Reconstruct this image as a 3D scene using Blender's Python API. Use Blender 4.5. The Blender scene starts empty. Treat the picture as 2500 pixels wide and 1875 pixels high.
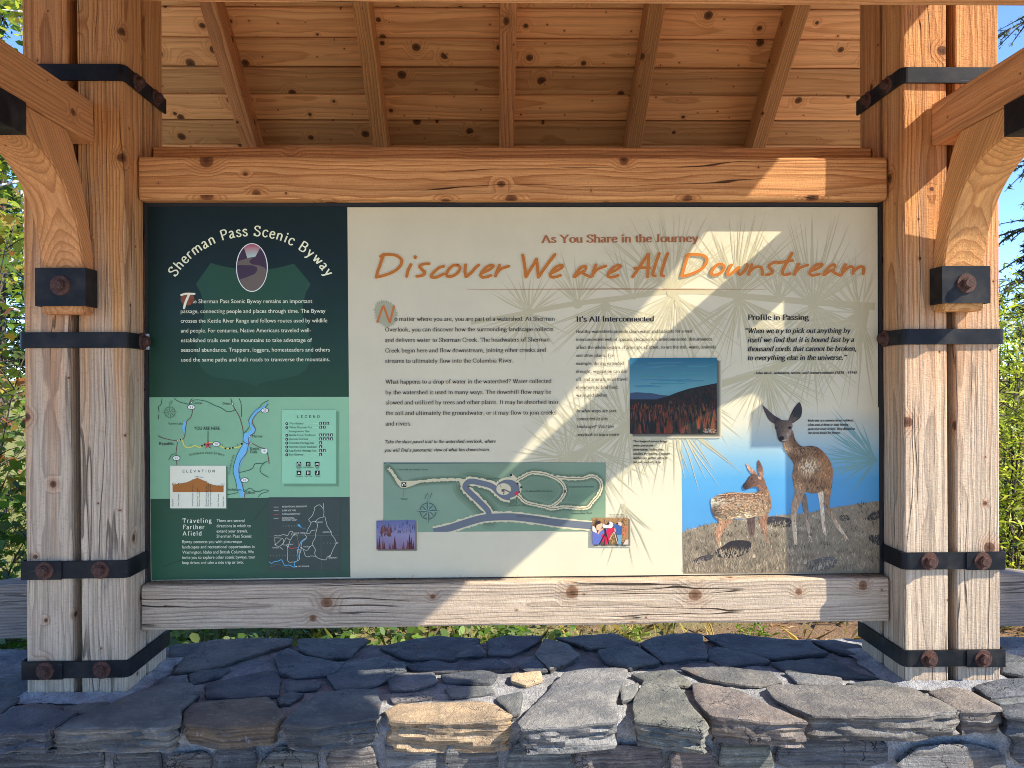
import bpy, bmesh, math, random
from mathutils import Vector, Matrix, noise as mnoise
from mathutils.geometry import tessellate_polygon

SC = bpy.context.scene
COL = SC.collection
R = math.radians

# ------------------------------------------------------------------ camera
cam_data = bpy.data.cameras.new('camera')
cam = bpy.data.objects.new('camera', cam_data)
COL.objects.link(cam)
cam_data.sensor_fit = 'HORIZONTAL'
cam_data.sensor_width = 36.0
cam_data.lens = 28.8
cam_data.clip_start = 0.05
cam_data.clip_end = 2000.0
right = Vector((0.99972144, -0.02303802, -0.00512838))
fwd = Vector((0.02301617, 0.99972593, -0.00428112))
up = Vector((0.0052256, 0.00416189, 0.99997769))
cam.matrix_world = Matrix(((right.x, up.x, -fwd.x, -0.08135658),
                           (right.y, up.y, -fwd.y, -2.73932864),
                           (right.z, up.z, -fwd.z, 1.61847872),
                           (0, 0, 0, 1)))
SC.camera = cam

# ------------------------------------------------------------------ sky, sun, exposure
TO_SUN = Vector((2.44, -1.0, 2.12)).normalized()
ELEV = math.asin(TO_SUN.z)
AZ = math.atan2(TO_SUN.x, TO_SUN.y)          # clockwise from +Y
world = bpy.data.worlds.new('World')
SC.world = world
world.use_nodes = True
wn = world.node_tree
wn.nodes.clear()
w_out = wn.nodes.new('ShaderNodeOutputWorld')
w_bg = wn.nodes.new('ShaderNodeBackground')
w_sky = wn.nodes.new('ShaderNodeTexSky')
w_sky.sky_type = 'NISHITA'
w_sky.sun_disc = False
w_sky.sun_elevation = ELEV
w_sky.sun_rotation = AZ
w_sky.altitude = 1500
w_sky.air_density = 0.6
w_sky.dust_density = 0.05
w_sky.ozone_density = 6.0
w_bg.inputs['Strength'].default_value = 0.15
wn.links.new(w_sky.outputs[0], w_bg.inputs['Color'])
wn.links.new(w_bg.outputs[0], w_out.inputs['Surface'])

sun_data = bpy.data.lights.new('sun', 'SUN')
sun_data.energy = 3.3
sun_data.angle = R(0.5)
sun_data.color = (1.0, 0.93, 0.82)
sun = bpy.data.objects.new('sun', sun_data)
COL.objects.link(sun)
sun.rotation_euler = (-TO_SUN).to_track_quat('-Z', 'Y').to_euler()
sun.location = (12, -5, 10)

SC.view_settings.view_transform = 'Standard'
SC.view_settings.look = 'None'
SC.view_settings.gamma = 1.0
SC.view_settings.exposure = 1.68
SC.render.engine = 'CYCLES'
SC.cycles.max_bounces = 8
SC.cycles.diffuse_bounces = 5
SC.cycles.transparent_max_bounces = 8
SC.cycles.use_denoising = True
SC.cycles.denoiser = 'OPENIMAGEDENOISE'
SC.cycles.denoising_input_passes = 'RGB_ALBEDO_NORMAL'
SC.cycles.denoising_prefilter = 'NONE'
SC.cycles.filter_width = 0.95

# ------------------------------------------------------------------ helpers
def lin(c):
    return tuple((v / 12.92 if v <= 0.04045 else ((v + 0.055) / 1.055) ** 2.4) for v in c)

def tag(o, label=None, cat=None, group=None, kind=None):
    if label: o['label'] = label
    if cat: o['category'] = cat
    if group: o['group'] = group
    if kind: o['kind'] = kind
    return o

def empty(name, loc):
    o = bpy.data.objects.new(name, None)
    COL.objects.link(o)
    o.location = loc
    o.empty_display_size = 0.1
    return o

def origin(o):
    """World position of an object whose chain holds only translations."""
    v = Vector((0, 0, 0))
    while o is not None:
        v = v + o.location if o.type == 'EMPTY' else v
        o = o.parent
    return v

def link(o, parent=None):
    COL.objects.link(o)
    if parent is not None:
        o.parent = parent
        o.matrix_parent_inverse = ABS(parent).inverted()
    return o

ABSM = {}
def ABS(o):
    if o.name in ABSM: return ABSM[o.name]
    return Matrix.Translation(o.location) if o.type == 'EMPTY' else o.matrix_basis.copy()

def mesh(name, verts, faces, mat, parent=None, smooth=False, cols=None, matrix=None, fcols=None):
    me = bpy.data.meshes.new(name)
    me.from_pydata([tuple(v) for v in verts], [], faces)
    me.update()
    if cols is not None:
        at = me.color_attributes.new('Col', 'FLOAT_COLOR', 'POINT')
        flat = []
        for c in cols: flat += [c[0], c[1], c[2], c[3] if len(c) > 3 else 1.0]
        at.data.foreach_set('color', flat)
    if mat: me.materials.append(mat)
    if smooth: me.polygons.foreach_set('use_smooth', [True] * len(me.polygons))
    o = bpy.data.objects.new(name, me)
    if matrix is not None: o.matrix_basis = matrix
    link(o, parent)
    ABSM[o.name] = matrix.copy() if matrix is not None else Matrix.Identity(4)
    return o

def from_bm(name, bm, mat, parent=None, smooth=False, matrix=None):
    me = bpy.data.meshes.new(name)
    bm.normal_update()
    bm.to_mesh(me)
    bm.free()
    if mat: me.materials.append(mat)
    if smooth: me.polygons.foreach_set('use_smooth', [True] * len(me.polygons))
    o = bpy.data.objects.new(name, me)
    if matrix is not None: o.matrix_basis = matrix
    link(o, parent)
    ABSM[o.name] = matrix.copy() if matrix is not None else Matrix.Identity(4)
    return o

def frame(p0, p1, upv):
    """Local X from p0 to p1, local Z near upv, origin p0."""
    p0, p1 = Vector(p0), Vector(p1)
    x = (p1 - p0).normalized()
    z = Vector(upv)
    z = (z - x * z.dot(x)).normalized()
    y = z.cross(x)
    return Matrix(((x.x, y.x, z.x, p0.x), (x.y, y.y, z.y, p0.y), (x.z, y.z, z.z, p0.z), (0, 0, 0, 1)))

def timber(name, p0, p1, w, h, upv, mat, parent, seed=0, bev=0.006, wob=0.0016, cuts=None):
    """A sawn timber: w across local Y, h across local Z, arrises eased, faces very slightly out of true."""
    L = (Vector(p1) - Vector(p0)).length
    n = cuts or max(2, int(L / 0.09))
    b = bev
    prof = [(-w/2 + b, -h/2), (w/2 - b, -h/2), (w/2 - b*.3, -h/2 + b*.3), (w/2, -h/2 + b), (w/2, h/2 - b), (w/2 - b*.3, h/2 - b*.3),
            (w/2 - b, h/2), (-w/2 + b, h/2), (-w/2 + b*.3, h/2 - b*.3), (-w/2, h/2 - b), (-w/2, -h/2 + b), (-w/2 + b*.3, -h/2 + b*.3)]
    vs, fs = [], []
    xs = [0.0, b * .7] + [L * i / n for i in range(1, n)] + [L - b * .7, L]
    K = len(prof)
    for i, x in enumerate(xs):
        k = 1.0 if 0 < i < len(xs) - 1 else 1 - 2 * b / max(w, h)
        for (py, pz) in prof:
            d = wob * mnoise.noise(Vector((x * 5 + seed * 7.3, py * 9 + seed, pz * 9)))
            e = wob * mnoise.noise(Vector((x * 5 + seed * 3.1 + 40, py * 9, pz * 9 + seed)))
            vs.append((x, py * k + d, pz * k + e))
    for i in range(len(xs) - 1):
        for j in range(K):
            a = i * K + j; c = i * K + (j + 1) % K
            fs.append((a, a + K, c + K, c))
    fs.append(tuple(range(K)))
    fs.append(tuple(range((len(xs) - 1) * K + K - 1, (len(xs) - 1) * K - 1, -1)))
    me_o = mesh(name, vs, fs, mat, parent, False, None, frame(p0, p1, upv))
    bm = bmesh.new(); bm.from_mesh(me_o.data); bmesh.ops.recalc_face_normals(bm, faces=bm.faces); bm.to_mesh(me_o.data); bm.free()
    return me_o

def prism(name, poly, axis, a0, a1, mat, parent, bev=0.004):
    """Polygon in a coordinate plane extruded along axis ('X' polygon is (y,z))."""
    bm = bmesh.new()
    def P(u, v, a): return (a, u, v) if axis == 'X' else ((u, a, v) if axis == 'Y' else (u, v, a))
    A = [bm.verts.new(P(u, v, a0)) for u, v in poly]
    B = [bm.verts.new(P(u, v, a1)) for u, v in poly]
    bm.faces.new(A); bm.faces.new(B[::-1])
    n = len(poly)
    for i in range(n):
        bm.faces.new((A[i], B[i], B[(i + 1) % n], A[(i + 1) % n]))
    bmesh.ops.recalc_face_normals(bm, faces=bm.faces)
    if bev:
        es = [e for e in bm.edges if e.calc_face_angle(0) > 0.6]
        bmesh.ops.bevel(bm, geom=es, offset=bev, segments=2, affect='EDGES', clamp_overlap=True)
    return from_bm(name, bm, mat, parent)

# ------------------------------------------------------------------ materials
class NT:
    """Small shorthand for building node trees."""
    def __init__(s, name):
        s.m = bpy.data.materials.new(name); s.m.use_nodes = True
        s.t = s.m.node_tree; s.t.nodes.clear()
        s.out = s.n('ShaderNodeOutputMaterial')
    def n(s, typ, **kw):
        nd = s.t.nodes.new(typ)
        for k, v in kw.items(): setattr(nd, k, v)
        return nd
    def put(s, sock, v):
        if v is None: return
        if hasattr(v, 'is_output'): s.t.links.new(v, sock)
        else:
            if isinstance(v, (tuple, list)) and len(v) == 3 and sock.type == 'RGBA': v = (*v, 1)
            sock.default_value = v
    def math(s, op, a, b=None, c=None, clamp=False):
        nd = s.n('ShaderNodeMath', operation=op); nd.use_clamp = clamp
        s.put(nd.inputs[0], a); s.put(nd.inputs[1], b)
        if c is not None: s.put(nd.inputs[2], c)
        return nd.outputs[0]
    def vmath(s, op, a, b=None):
        nd = s.n('ShaderNodeVectorMath', operation=op)
        s.put(nd.inputs[0], a); s.put(nd.inputs[1], b)
        return nd.outputs['Value'] if op in ('LENGTH', 'DOT_PRODUCT', 'DISTANCE') else nd.outputs[0]
    def comb(s, x, y, z):
        nd = s.n('ShaderNodeCombineXYZ')
        for i, v in enumerate((x, y, z)): s.put(nd.inputs[i], v)
        return nd.outputs[0]
    def sep(s, v):
        nd = s.n('ShaderNodeSeparateXYZ'); s.put(nd.inputs[0], v); return nd.outputs
    def noise(s, v, scale=5, detail=4, rough=.55, dist=0.0, col=False):
        nd = s.n('ShaderNodeTexNoise'); s.put(nd.inputs['Vector'], v)
        nd.inputs['Scale'].default_value = scale; nd.inputs['Detail'].default_value = detail
        nd.inputs['Roughness'].default_value = rough; nd.inputs['Distortion'].default_value = dist
        return nd.outputs['Color' if col else 'Fac']
    def mix(s, f, a, b, blend='MIX'):
        nd = s.n('ShaderNodeMix', data_type='RGBA', blend_type=blend)
        s.put(nd.inputs['Factor'], f); s.put(nd.inputs['A'], a) if False else None
        s.put([i for i in nd.inputs if i.name == 'A' and i.type == 'RGBA'][0], a)
        s.put([i for i in nd.inputs if i.name == 'B' and i.type == 'RGBA'][0], b)
        s.put([i for i in nd.inputs if i.name == 'Factor' and i.type == 'VALUE'][0], f)
        return [o for o in nd.outputs if o.type == 'RGBA'][0]
    def rng(s, v, a, b, c=0.0, d=1.0, smooth=True):
        nd = s.n('ShaderNodeMapRange'); nd.interpolation_type = 'SMOOTHSTEP' if smooth else 'LINEAR'
        s.put(nd.inputs[0], v)
        for i, q in enumerate((a, b, c, d)): s.put(nd.inputs[1 + i], q)
        return nd.outputs[0]
    def bump(s, h, strength=.5, dist=.01, normal=None):
        nd = s.n('ShaderNodeBump'); nd.inputs['Strength'].default_value = strength
        nd.inputs['Distance'].default_value = dist; s.put(nd.inputs['Height'], h)
        if normal is not None: s.put(nd.inputs['Normal'], normal)
        return nd.outputs[0]
    def bsdf(s, color, rough=.6, spec=.3, normal=None, metal=0.0):
        nd = s.n('ShaderNodeBsdfPrincipled')
        s.put(nd.inputs['Base Color'], color); s.put(nd.inputs['Roughness'], rough)
        s.put(nd.inputs['Specular IOR Level'], spec); s.put(nd.inputs['Metallic'], metal)
        if normal is not None: s.put(nd.inputs['Normal'], normal)
        s.t.links.new(nd.outputs[0], s.out.inputs['Surface'])
        return nd

def wood(name, light, dark, knot, weather=None, pith=0.16, ring=95.0, knots=(5.0, 5.0, 5.0), knot_r=.10, knot_n=.55,
         crack=0.5, bump=.6, glow=.0, board=False, rough=.78):
    """Softwood: growth rings round a pith line, knots that bend the rings, fibre, drying checks; greys where weathered."""
    T = NT(name)
    tc = T.n('ShaderNodeTexCoord'); oi = T.n('ShaderNodeObjectInfo')
    rnd = oi.outputs['Random']
    wn_ = T.n('ShaderNodeTexWhiteNoise', noise_dimensions='1D'); T.put(wn_.inputs['W'], rnd)
    rx, ry, rz = T.sep(wn_.outputs['Color'])
    P = T.vmath('ADD', tc.outputs['Object'], T.comb(T.math('MULTIPLY', rnd, 91.0), 0.0, 0.0))
    x, y, z = T.sep(P)
    # slow wander of the grain
    wv = T.noise(T.comb(T.math('MULTIPLY', x, 1.3), T.math('MULTIPLY', y, 5.0), T.math('MULTIPLY', z, 5.0)), 1.0, 3, .5, 0.0, True)
    wv = T.vmath('SUBTRACT', wv, (.5, .5, .5))
    wxx, wyy, wzz = T.sep(wv)
    # knots
    kx, ky, kz = knots
    if board:
        kp = T.comb(T.math('MULTIPLY', x, kx), T.math('ADD', T.math('MULTIPLY', y, ky), T.math('MULTIPLY', ry, 9.0)), T.math('MULTIPLY', rz, 9.0))
    else:   # limbs leave the pith radially: place knots by length and by angle round the heart
        th = T.math('ARCTAN2', T.math('SUBTRACT', z, y), T.math('ADD', z, y))
        kp = T.comb(T.math('MULTIPLY', x, kx), T.math('MULTIPLY', th, .085 * ky), T.math('MULTIPLY', rz, 9.0))
    vo = T.n('ShaderNodeTexVoronoi', feature='F1', voronoi_dimensions='2D'); T.put(vo.inputs['Vector'], kp); vo.inputs['Scale'].default_value = 1.0
    vo.inputs['Randomness'].default_value = 1.0
    kd = vo.outputs['Distance']
    kc = T.sep(vo.outputs['Color'])[0]
    kr = T.math('MULTIPLY', T.math('POWER', T.rng(kc, 1.0 - knot_n, 1.0, .35, 1.0, False), 1.8), knot_r)      # each knot its own size, many cells none
    kr = T.math('MAXIMUM', kr, .012)
    near = T.rng(T.math('DIVIDE', kd, kr), 3.4, 0.7, 0.0, 1.0)
    inside = T.rng(T.math('DIVIDE', kd, kr), 1.12, .86, 0.0, 1.0)
    core = T.rng(T.math('DIVIDE', kd, kr), .75, .1, 0.0, 1.0)
    py = T.math('ADD', y, T.math('MULTIPLY', T.math('SUBTRACT', ry, .5), pith))
    pz = T.math('ADD', z, T.math('ADD', T.math('MULTIPLY', T.math('SUBTRACT', rz, .5), pith), .1 if board else 0.0))
    py = T.math('ADD', py, T.math('MULTIPLY', wyy, .055)); pz = T.math('ADD', pz, T.math('MULTIPLY', wzz, .055))
    rad = T.vmath('LENGTH', T.comb(0.0, py, pz))
    rad = T.math('ADD', rad, T.math('MULTIPLY', T.math('MULTIPLY', near, kr), .22))
    fine = T.noise(T.comb(T.math('MULTIPLY', x, 5.0), T.math('MULTIPLY', y, 330.0), T.math('MULTIPLY', z, 330.0)), 1.0, 4, .7)
    saw = T.noise(T.comb(T.math('MULTIPLY', x, 210.0), T.math('MULTIPLY', y, 90.0), T.math('MULTIPLY', z, 90.0)), 1.0, 3, .6)
    streak = T.noise(T.comb(T.math('MULTIPLY', x, .7), T.math('MULTIPLY', y, 38.0), T.math('MULTIPLY', z, 38.0)), 1.0, 5, .65)
    ph = T.math('FRACT', T.math('ADD', T.math('MULTIPLY', rad, ring), T.math('MULTIPLY', fine, .35)))
    late = T.math('POWER', ph, 2.6)
    late = T.math('MULTIPLY', late, T.rng(ph, 1.0, .93, 0.0, 1.0))
    c = T.mix(late, light, dark)
    c = T.mix(T.rng(fine, .38, .72, 0.0, .6), c, dark)
    c = T.mix(T.rng(saw, .52, .74, 0.0, .4 if not board else .15), c, dark)
    c = T.mix(T.rng(streak, .42, .78, 0.0, .65), c, tuple(v * .5 for v in light))
    c = T.mix(T.rng(streak, .45, .22, 0.0, .5), c, tuple(min(.9, v * 1.35) for v in light))
    # board to board variation
    tone = T.rng(rx, 0.0, 1.0, .70 if board else .82, 1.22 if board else 1.16, False)
    c = T.mix(1.0, c, T.comb(tone, T.math('MULTIPLY', tone, T.rng(rz, 0.0, 1.0, .94, 1.05, False)), tone), 'MULTIPLY')
    if weather:
        grey, z0, z1, amt = weather
        gp = T.n('ShaderNodeNewGeometry')
        wz = T.sep(gp.outputs['Position'])[2]
        wob = T.noise(T.comb(T.math('MULTIPLY', x, .55), T.math('MULTIPLY', y, 26.0), T.math('MULTIPLY', z, 26.0)), 1.0, 5, .65)
        wz = T.math('ADD', wz, T.math('MULTIPLY', T.math('SUBTRACT', wob, .5), 2.0))
        f = T.math('MULTIPLY', T.rng(wz, z1, z0, 0.0, 1.0), amt)
        g = T.mix(late, grey, tuple(v * .55 for v in grey))
        g = T.mix(T.rng(fine, .38, .72, 0.0, .75), g, tuple(v * .42 for v in grey))
        g = T.mix(T.rng(saw, .5, .72, 0.0, .45), g, tuple(v * .5 for v in grey))
        g = T.mix(T.rng(streak, .45, .2, 0.0, .6), g, tuple(min(.9, v * 1.45) for v in grey))
        blot = T.noise(T.comb(T.math('MULTIPLY', x, 3.0), T.math('MULTIPLY', y, 16.0), T.math('MULTIPLY', z, 16.0)), 1.0, 5, .65)
        g = T.mix(T.rng(blot, .58, .76, 0.0, .75), g, (.1, .098, .096))
        c = T.mix(f, c, g)
    c = T.mix(T.math('MULTIPLY', near, .35), c, dark)
    c = T.mix(T.math('MULTIPLY', inside, .8), c, knot)
    c = T.mix(T.math('MULTIPLY', core, .55), c, tuple(v * .3 for v in knot))
    # checks: a few long narrow cracks along the grain
    cn = T.noise(T.comb(T.math('MULTIPLY', x, .55), T.math('MULTIPLY', py, 17.0), T.math('MULTIPLY', pz, 17.0)), 1.0, 2, .4)
    cm = T.noise(T.comb(T.math('MULTIPLY', x, 1.7), T.math('MULTIPLY', y, 4.0), T.math('MULTIPLY', z, 4.0)), 1.0, 1, .5)
    cd = T.math('ABSOLUTE', T.math('SUBTRACT', cn, .5))
    cr = T.math('MULTIPLY', T.rng(cd, .011, .003, 0.0, 1.0), T.rng(cm, .47, .56, 0.0, crack))
    c = T.mix(cr, c, (.018, .012, .009))
    h = T.math('ADD', T.math('MULTIPLY', late, .45), T.math('MULTIPLY', fine, .8))
    h = T.math('ADD', h, T.math('MULTIPLY', streak, .5))
    h = T.math('ADD', h, T.math('MULTIPLY', saw, .0 if board else .55))
    h = T.math('SUBTRACT', h, T.math('MULTIPLY', cr, 4.0))
    nrm = T.bump(h, bump, .004)
    T.bsdf(c, rough, .18, nrm)
    return T.m

GREY = (.65, .51, .355)
M = {}
M['post'] = wood('post_wood', (.74, .36, .128), (.35, .118, .033), (.09, .03, .012), (GREY, 1.2, 2.3, .93), bump=1.0, crack=.6)
M['beam'] = wood('beam_wood', (.80, .40, .155), (.38, .125, .036), (.13, .042, .016), None, bump=.7, knot_r=.115, knot_n=.6, crack=.9)
M['sill'] = wood('sill_wood', (.53, .36, .22), (.34, .19, .095), (.2, .085, .035), ((.66, .53, .375), 4.0, 5.0, .75), bump=1.0, knot_r=.115, knot_n=.6, crack=.9)
M['brace'] = wood('brace_wood', (.68, .325, .12), (.38, .14, .043), (.13, .042, .016), None, bump=.6, crack=.0, knot_n=.3)
M['rafter'] = wood('rafter_wood', (.72, .345, .13), (.33, .12, .038), (.085, .03, .012), None, bump=.7, crack=.1, knot_n=.4)
M['board'] = wood('roof_board_wood', (.88, .465, .19), (.57, .24, .08), (.04, .015, .009), None, pith=.1, ring=80.0,
                  knots=(8.0, 8.0, .01), knot_r=.17, knot_n=.42, crack=.0, bump=.22, board=True, rough=.6)
M['greywood'] = wood('grey_wood', (.40, .32, .24), (.20, .16, .12), (.1, .08, .06), ((.36, .30, .245), 4.0, 5.0, .9), bump=.9)

def steel():
    T = NT('black_painted_steel'); tc = T.n('ShaderNodeTexCoord')
    n1 = T.noise(tc.outputs['Object'], 24, 5, .6); n2 = T.noise(tc.outputs['Object'], 160, 3, .6)
    c = T.mix(T.rng(n1, .4, .75), (.0045, .0055, .007), (.011, .012, .014))
    c = T.mix(T.rng(n2, .70, .78, 0, .5), c, (.14, .11, .09))
    x, y, z = T.sep(tc.outputs['Object'])
    sc = T.noise(T.comb(T.math('MULTIPLY', x, 9.0), T.math('MULTIPLY', y, 9.0), T.math('MULTIPLY', z, 260.0)), 1.0, 4, .7)
    c = T.mix(T.math('MULTIPLY', T.rng(sc, .63, .7, 0, .5), T.rng(n1, .5, .62)), c, (.13, .125, .12))
    dust = T.rng(T.noise(tc.outputs['Object'], 7, 4, .6), .45, .75, 0, .14)
    c = T.mix(dust, c, (.19, .165, .13))
    T.bsdf(c, T.rng(n1, .3, .7, .45, .65), .22, T.bump(n2, .12, .002))
    return T.m
M['steel'] = steel()

def rust():
    T = NT('rusty_bolt_steel'); tc = T.n('ShaderNodeTexCoord')
    n1 = T.noise(tc.outputs['Object'], 70, 5, .7); n2 = T.noise(tc.outputs['Object'], 300, 3, .6)
    c = T.mix(T.rng(n1, .35, .7), (.05, .024, .018), (.12, .052, .034))
    c = T.mix(T.rng(n2, .6, .8, 0, .6), c, (.3, .2, .15))
    T.bsdf(c, .75, .3, T.bump(n2, .5, .002)); return T.m
M['rust'] = rust()

def plain(name, c, rough=.5, spec=.4, metal=0.0, var=.15, scale=20):
    T = NT(name); tc = T.n('ShaderNodeTexCoord'); n = T.noise(tc.outputs['Object'], scale, 4, .6)
    cc = T.mix(T.rng(n, .3, .7), tuple(v * (1 - var) for v in c), tuple(min(1, v * (1 + var)) for v in c))
    T.bsdf(cc, rough, spec, None, metal); return T.m
M['blackframe'] = plain('black_frame', (.012, .012, .013), .55)
M['tab'] = plain('bare_metal', (.72, .72, .74), .4, .5, .3)
M['roofing'] = plain('roofing', (.09, .085, .08), .9)

def stone():
    T = NT('wall_stone'); tc = T.n('ShaderNodeTexCoord'); oi = T.n('ShaderNodeObjectInfo')
    at = T.n('ShaderNodeAttribute', attribute_name='Col')
    off = T.vmath('ADD', tc.outputs['Object'], T.comb(T.math('MULTIPLY', oi.outputs['Random'], 53.0), 0.0, 0.0))
    x, y, z = T.sep(off)
    n1 = T.noise(off, 9, 6, .62); n2 = T.noise(off, 60, 5, .65); n3 = T.noise(off, 260, 3, .6)
    lay = T.noise(T.comb(T.math('MULTIPLY', x, 3.0), T.math('MULTIPLY', y, 3.0), T.math('MULTIPLY', T.math('ADD', z, T.math('MULTIPLY', n1, .02)), 95.0)), 1.0, 5, .65)
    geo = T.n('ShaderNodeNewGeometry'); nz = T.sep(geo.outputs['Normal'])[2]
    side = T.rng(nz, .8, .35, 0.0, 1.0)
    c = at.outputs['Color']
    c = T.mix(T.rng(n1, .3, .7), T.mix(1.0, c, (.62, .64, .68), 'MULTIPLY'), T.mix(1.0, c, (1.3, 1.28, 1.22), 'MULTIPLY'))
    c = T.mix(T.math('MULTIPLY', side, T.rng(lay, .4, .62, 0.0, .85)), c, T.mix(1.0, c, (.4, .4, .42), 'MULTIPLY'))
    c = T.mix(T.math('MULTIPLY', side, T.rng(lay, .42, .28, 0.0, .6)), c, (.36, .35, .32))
    c = T.mix(T.rng(n2, .54, .7, 0.0, .6), c, T.mix(1.0, c, (1.8, 1.8, 1.75), 'MULTIPLY'))
    rustm = T.math('MULTIPLY', T.rng(T.noise(off, 5, 4, .6), .6, .74, 0.0, 1.0), T.rng(T.sep(oi.outputs['Color'])[0], 0, 1, .35, .35))
    c = T.mix(rustm, c, (.26, .13, .055))
    c = T.mix(T.rng(n3, .66, .76, 0.0, .5), c, (.46, .46, .44))
    ve = T.n('ShaderNodeTexVoronoi', feature='DISTANCE_TO_EDGE'); ve.inputs['Scale'].default_value = 7.0
    T.put(ve.inputs['Vector'], T.vmath('ADD', off, T.vmath('MULTIPLY', T.noise(off, 11, 4, .6, 0, True), (.16, .16, .16))))
    crk = T.math('MULTIPLY', T.rng(ve.outputs['Distance'], .012, .002), T.rng(T.noise(off, 4, 3, .5), .50, .62))
    c = T.mix(crk, c, (.014, .015, .018))
    sc = T.noise(T.vmath('MULTIPLY', off, (1.0, 2.2, 1.0)), 26, 6, .75)
    c = T.mix(T.rng(sc, .60, .70, 0.0, .55), c, (.40, .40, .385))
    c = T.mix(T.rng(sc, .40, .30, 0.0, .6), c, T.mix(1.0, c, (.4, .41, .45), 'MULTIPLY'))
    h = T.math('ADD', T.math('MULTIPLY', n2, 1.0), T.math('MULTIPLY', n3, .35))
    h = T.math('SUBTRACT', h, T.math('MULTIPLY', crk, 2.5))
    h = T.math('ADD', h, T.math('MULTIPLY', T.math('MULTIPLY', side, lay), 2.0))
    T.bsdf(c, .72, .35, T.bump(h, 1.0, .009)); return T.m
M['stone'] = stone()

def mortar():
    T = NT('wall_mortar'); tc = T.n('ShaderNodeTexCoord'); o = tc.outputs['Object']
    n1 = T.noise(o, 14, 6, .65); n2 = T.noise(o, 130, 4, .65)
    c = T.mix(T.rng(n1, .35, .7), (.30, .30, .305), (.56, .555, .54))
    c = T.mix(T.rng(n2, .5, .72, 0, .65), c, (.15, .148, .145))
    n3 = T.noise(o, 420, 2, .6)
    c = T.mix(T.rng(n3, .55, .7, 0, .5), c, (.12, .115, .11))
    T.bsdf(c, .95, .1, T.bump(T.math('ADD', n1, T.math('ADD', T.math('MULTIPLY', n2, .7), T.math('MULTIPLY', n3, .3))), 1.0, .016)); return T.m
M['mortar'] = mortar()

def ink():
    T = NT('printed_ink'); at = T.n('ShaderNodeAttribute', attribute_name='Col')
    tc = T.n('ShaderNodeTexCoord'); n = T.noise(tc.outputs['Object'], 4.5, 6, .65)
    k = T.rng(n, .3, .7, .95, 1.03)      # faint smears and dust on the face
    T.bsdf(T.mix(1.0, at.outputs['Color'], T.comb(k, k, k), 'MULTIPLY'), T.rng(n, .3, .7, .3, .46), .2); return T.m
M['ink'] = ink()

def inkfur(name, sx, sy, lo, hi, amt):
    """Printed photograph texture: fine mottling over the part's own print colours."""
    T = NT(name); at = T.n('ShaderNodeAttribute', attribute_name='Col'); tc = T.n('ShaderNodeTexCoord')
    x, y, z = T.sep(tc.outputs['Object'])
    n = T.noise(T.comb(T.math('MULTIPLY', x, sx), 0.0, T.math('MULTIPLY', z, sy)), 1.0, 5, .7)
    k = T.rng(n, .3, .7, lo, hi)
    c = T.mix(amt, at.outputs['Color'], T.mix(1.0, at.outputs['Color'], T.comb(k, k, k), 'MULTIPLY'))
    T.bsdf(c, .32, .3); return T.m
M['fur'] = inkfur('printed_fur', 160, 90, .45, 1.7, 1.0)
M['photo'] = inkfur('printed_photo', 130, 220, .6, 1.4, 1.0)
M['clouds'] = inkfur('printed_sky', 9, 90, .8, 1.3, 1.0)

def leafmat(name, transl=.45):
    T = NT(name); at = T.n('ShaderNodeAttribute', attribute_name='Col')
    b = T.bsdf(at.outputs['Color'], .5, .35)
    tr = T.n('ShaderNodeBsdfTranslucent')
    T.put(tr.inputs['Color'], T.mix(1.0, at.outputs['Color'], (1.5, 1.6, .8), 'MULTIPLY'))
    ms = T.n('ShaderNodeMixShader'); ms.inputs[0].default_value = transl
    T.t.links.new(b.outputs[0], ms.inputs[1]); T.t.links.new(tr.outputs[0], ms.inputs[2])
    T.t.links.new(ms.outputs[0], T.out.inputs['Surface']); return T.m
M['leaf'] = leafmat('leaf')

def bark(name, a, b, sz=30):
    T = NT(name); tc = T.n('ShaderNodeTexCoord'); x, y, z = T.sep(tc.outputs['Object'])
    n = T.noise(T.comb(T.math('MULTIPLY', x, sz), T.math('MULTIPLY', y, sz), T.math('MULTIPLY', z, sz * .25)), 1.0, 5, .65)
    T.bsdf(T.mix(T.rng(n, .35, .65), a, b), .9, .1, T.bump(n, .8, .02)); return T.m
M['bark'] = bark('grey_brown_bark', (.05, .038, .03), (.16, .13, .105))
M['birch'] = bark('birch_bark', (.12, .11, .1), (.62, .6, .56), 14)

def groundmat():
    T = NT('forest_floor'); tc = T.n('ShaderNodeTexCoord'); o = tc.outputs['Object']
    x, y, z = T.sep(o)
    n1 = T.noise(o, .35, 5, .6); n2 = T.noise(o, 7, 6, .7); n3 = T.noise(o, 60, 4, .7)
    grass = T.mix(n2, (.15, .17, .05), (.36, .34, .13))
    duff = T.mix(n2, (.15, .085, .045), (.36, .22, .13))
    duff = T.mix(T.rng(n3, .55, .75, 0, .7), duff, (.45, .34, .24))
    c = T.mix(T.rng(T.math('ADD', n1, T.math('MULTIPLY', T.math('ADD', x, T.math('MULTIPLY', y, -.25)), -.05)), .43, .6), duff, grass)
    gravel = T.mix(n3, (.50, .455, .385), (.66, .61, .53))
    c = T.mix(T.rng(y, .35, -.1, 0.0, 1.0), c, gravel)        # trodden gravel on the visitors' side
    T.bsdf(c, .95, .1, T.bump(T.math('ADD', n2, n3), .9, .03)); return T.m
M['ground'] = groundmat()

# ================================================================== KIOSK
kiosk = empty('timber_kiosk', (0, 0.015, 0.62))
tag(kiosk, 'timber framed kiosk with board roof, clustered posts and black iron straps', 'kiosk')
K = kiosk
sd = 0
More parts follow.
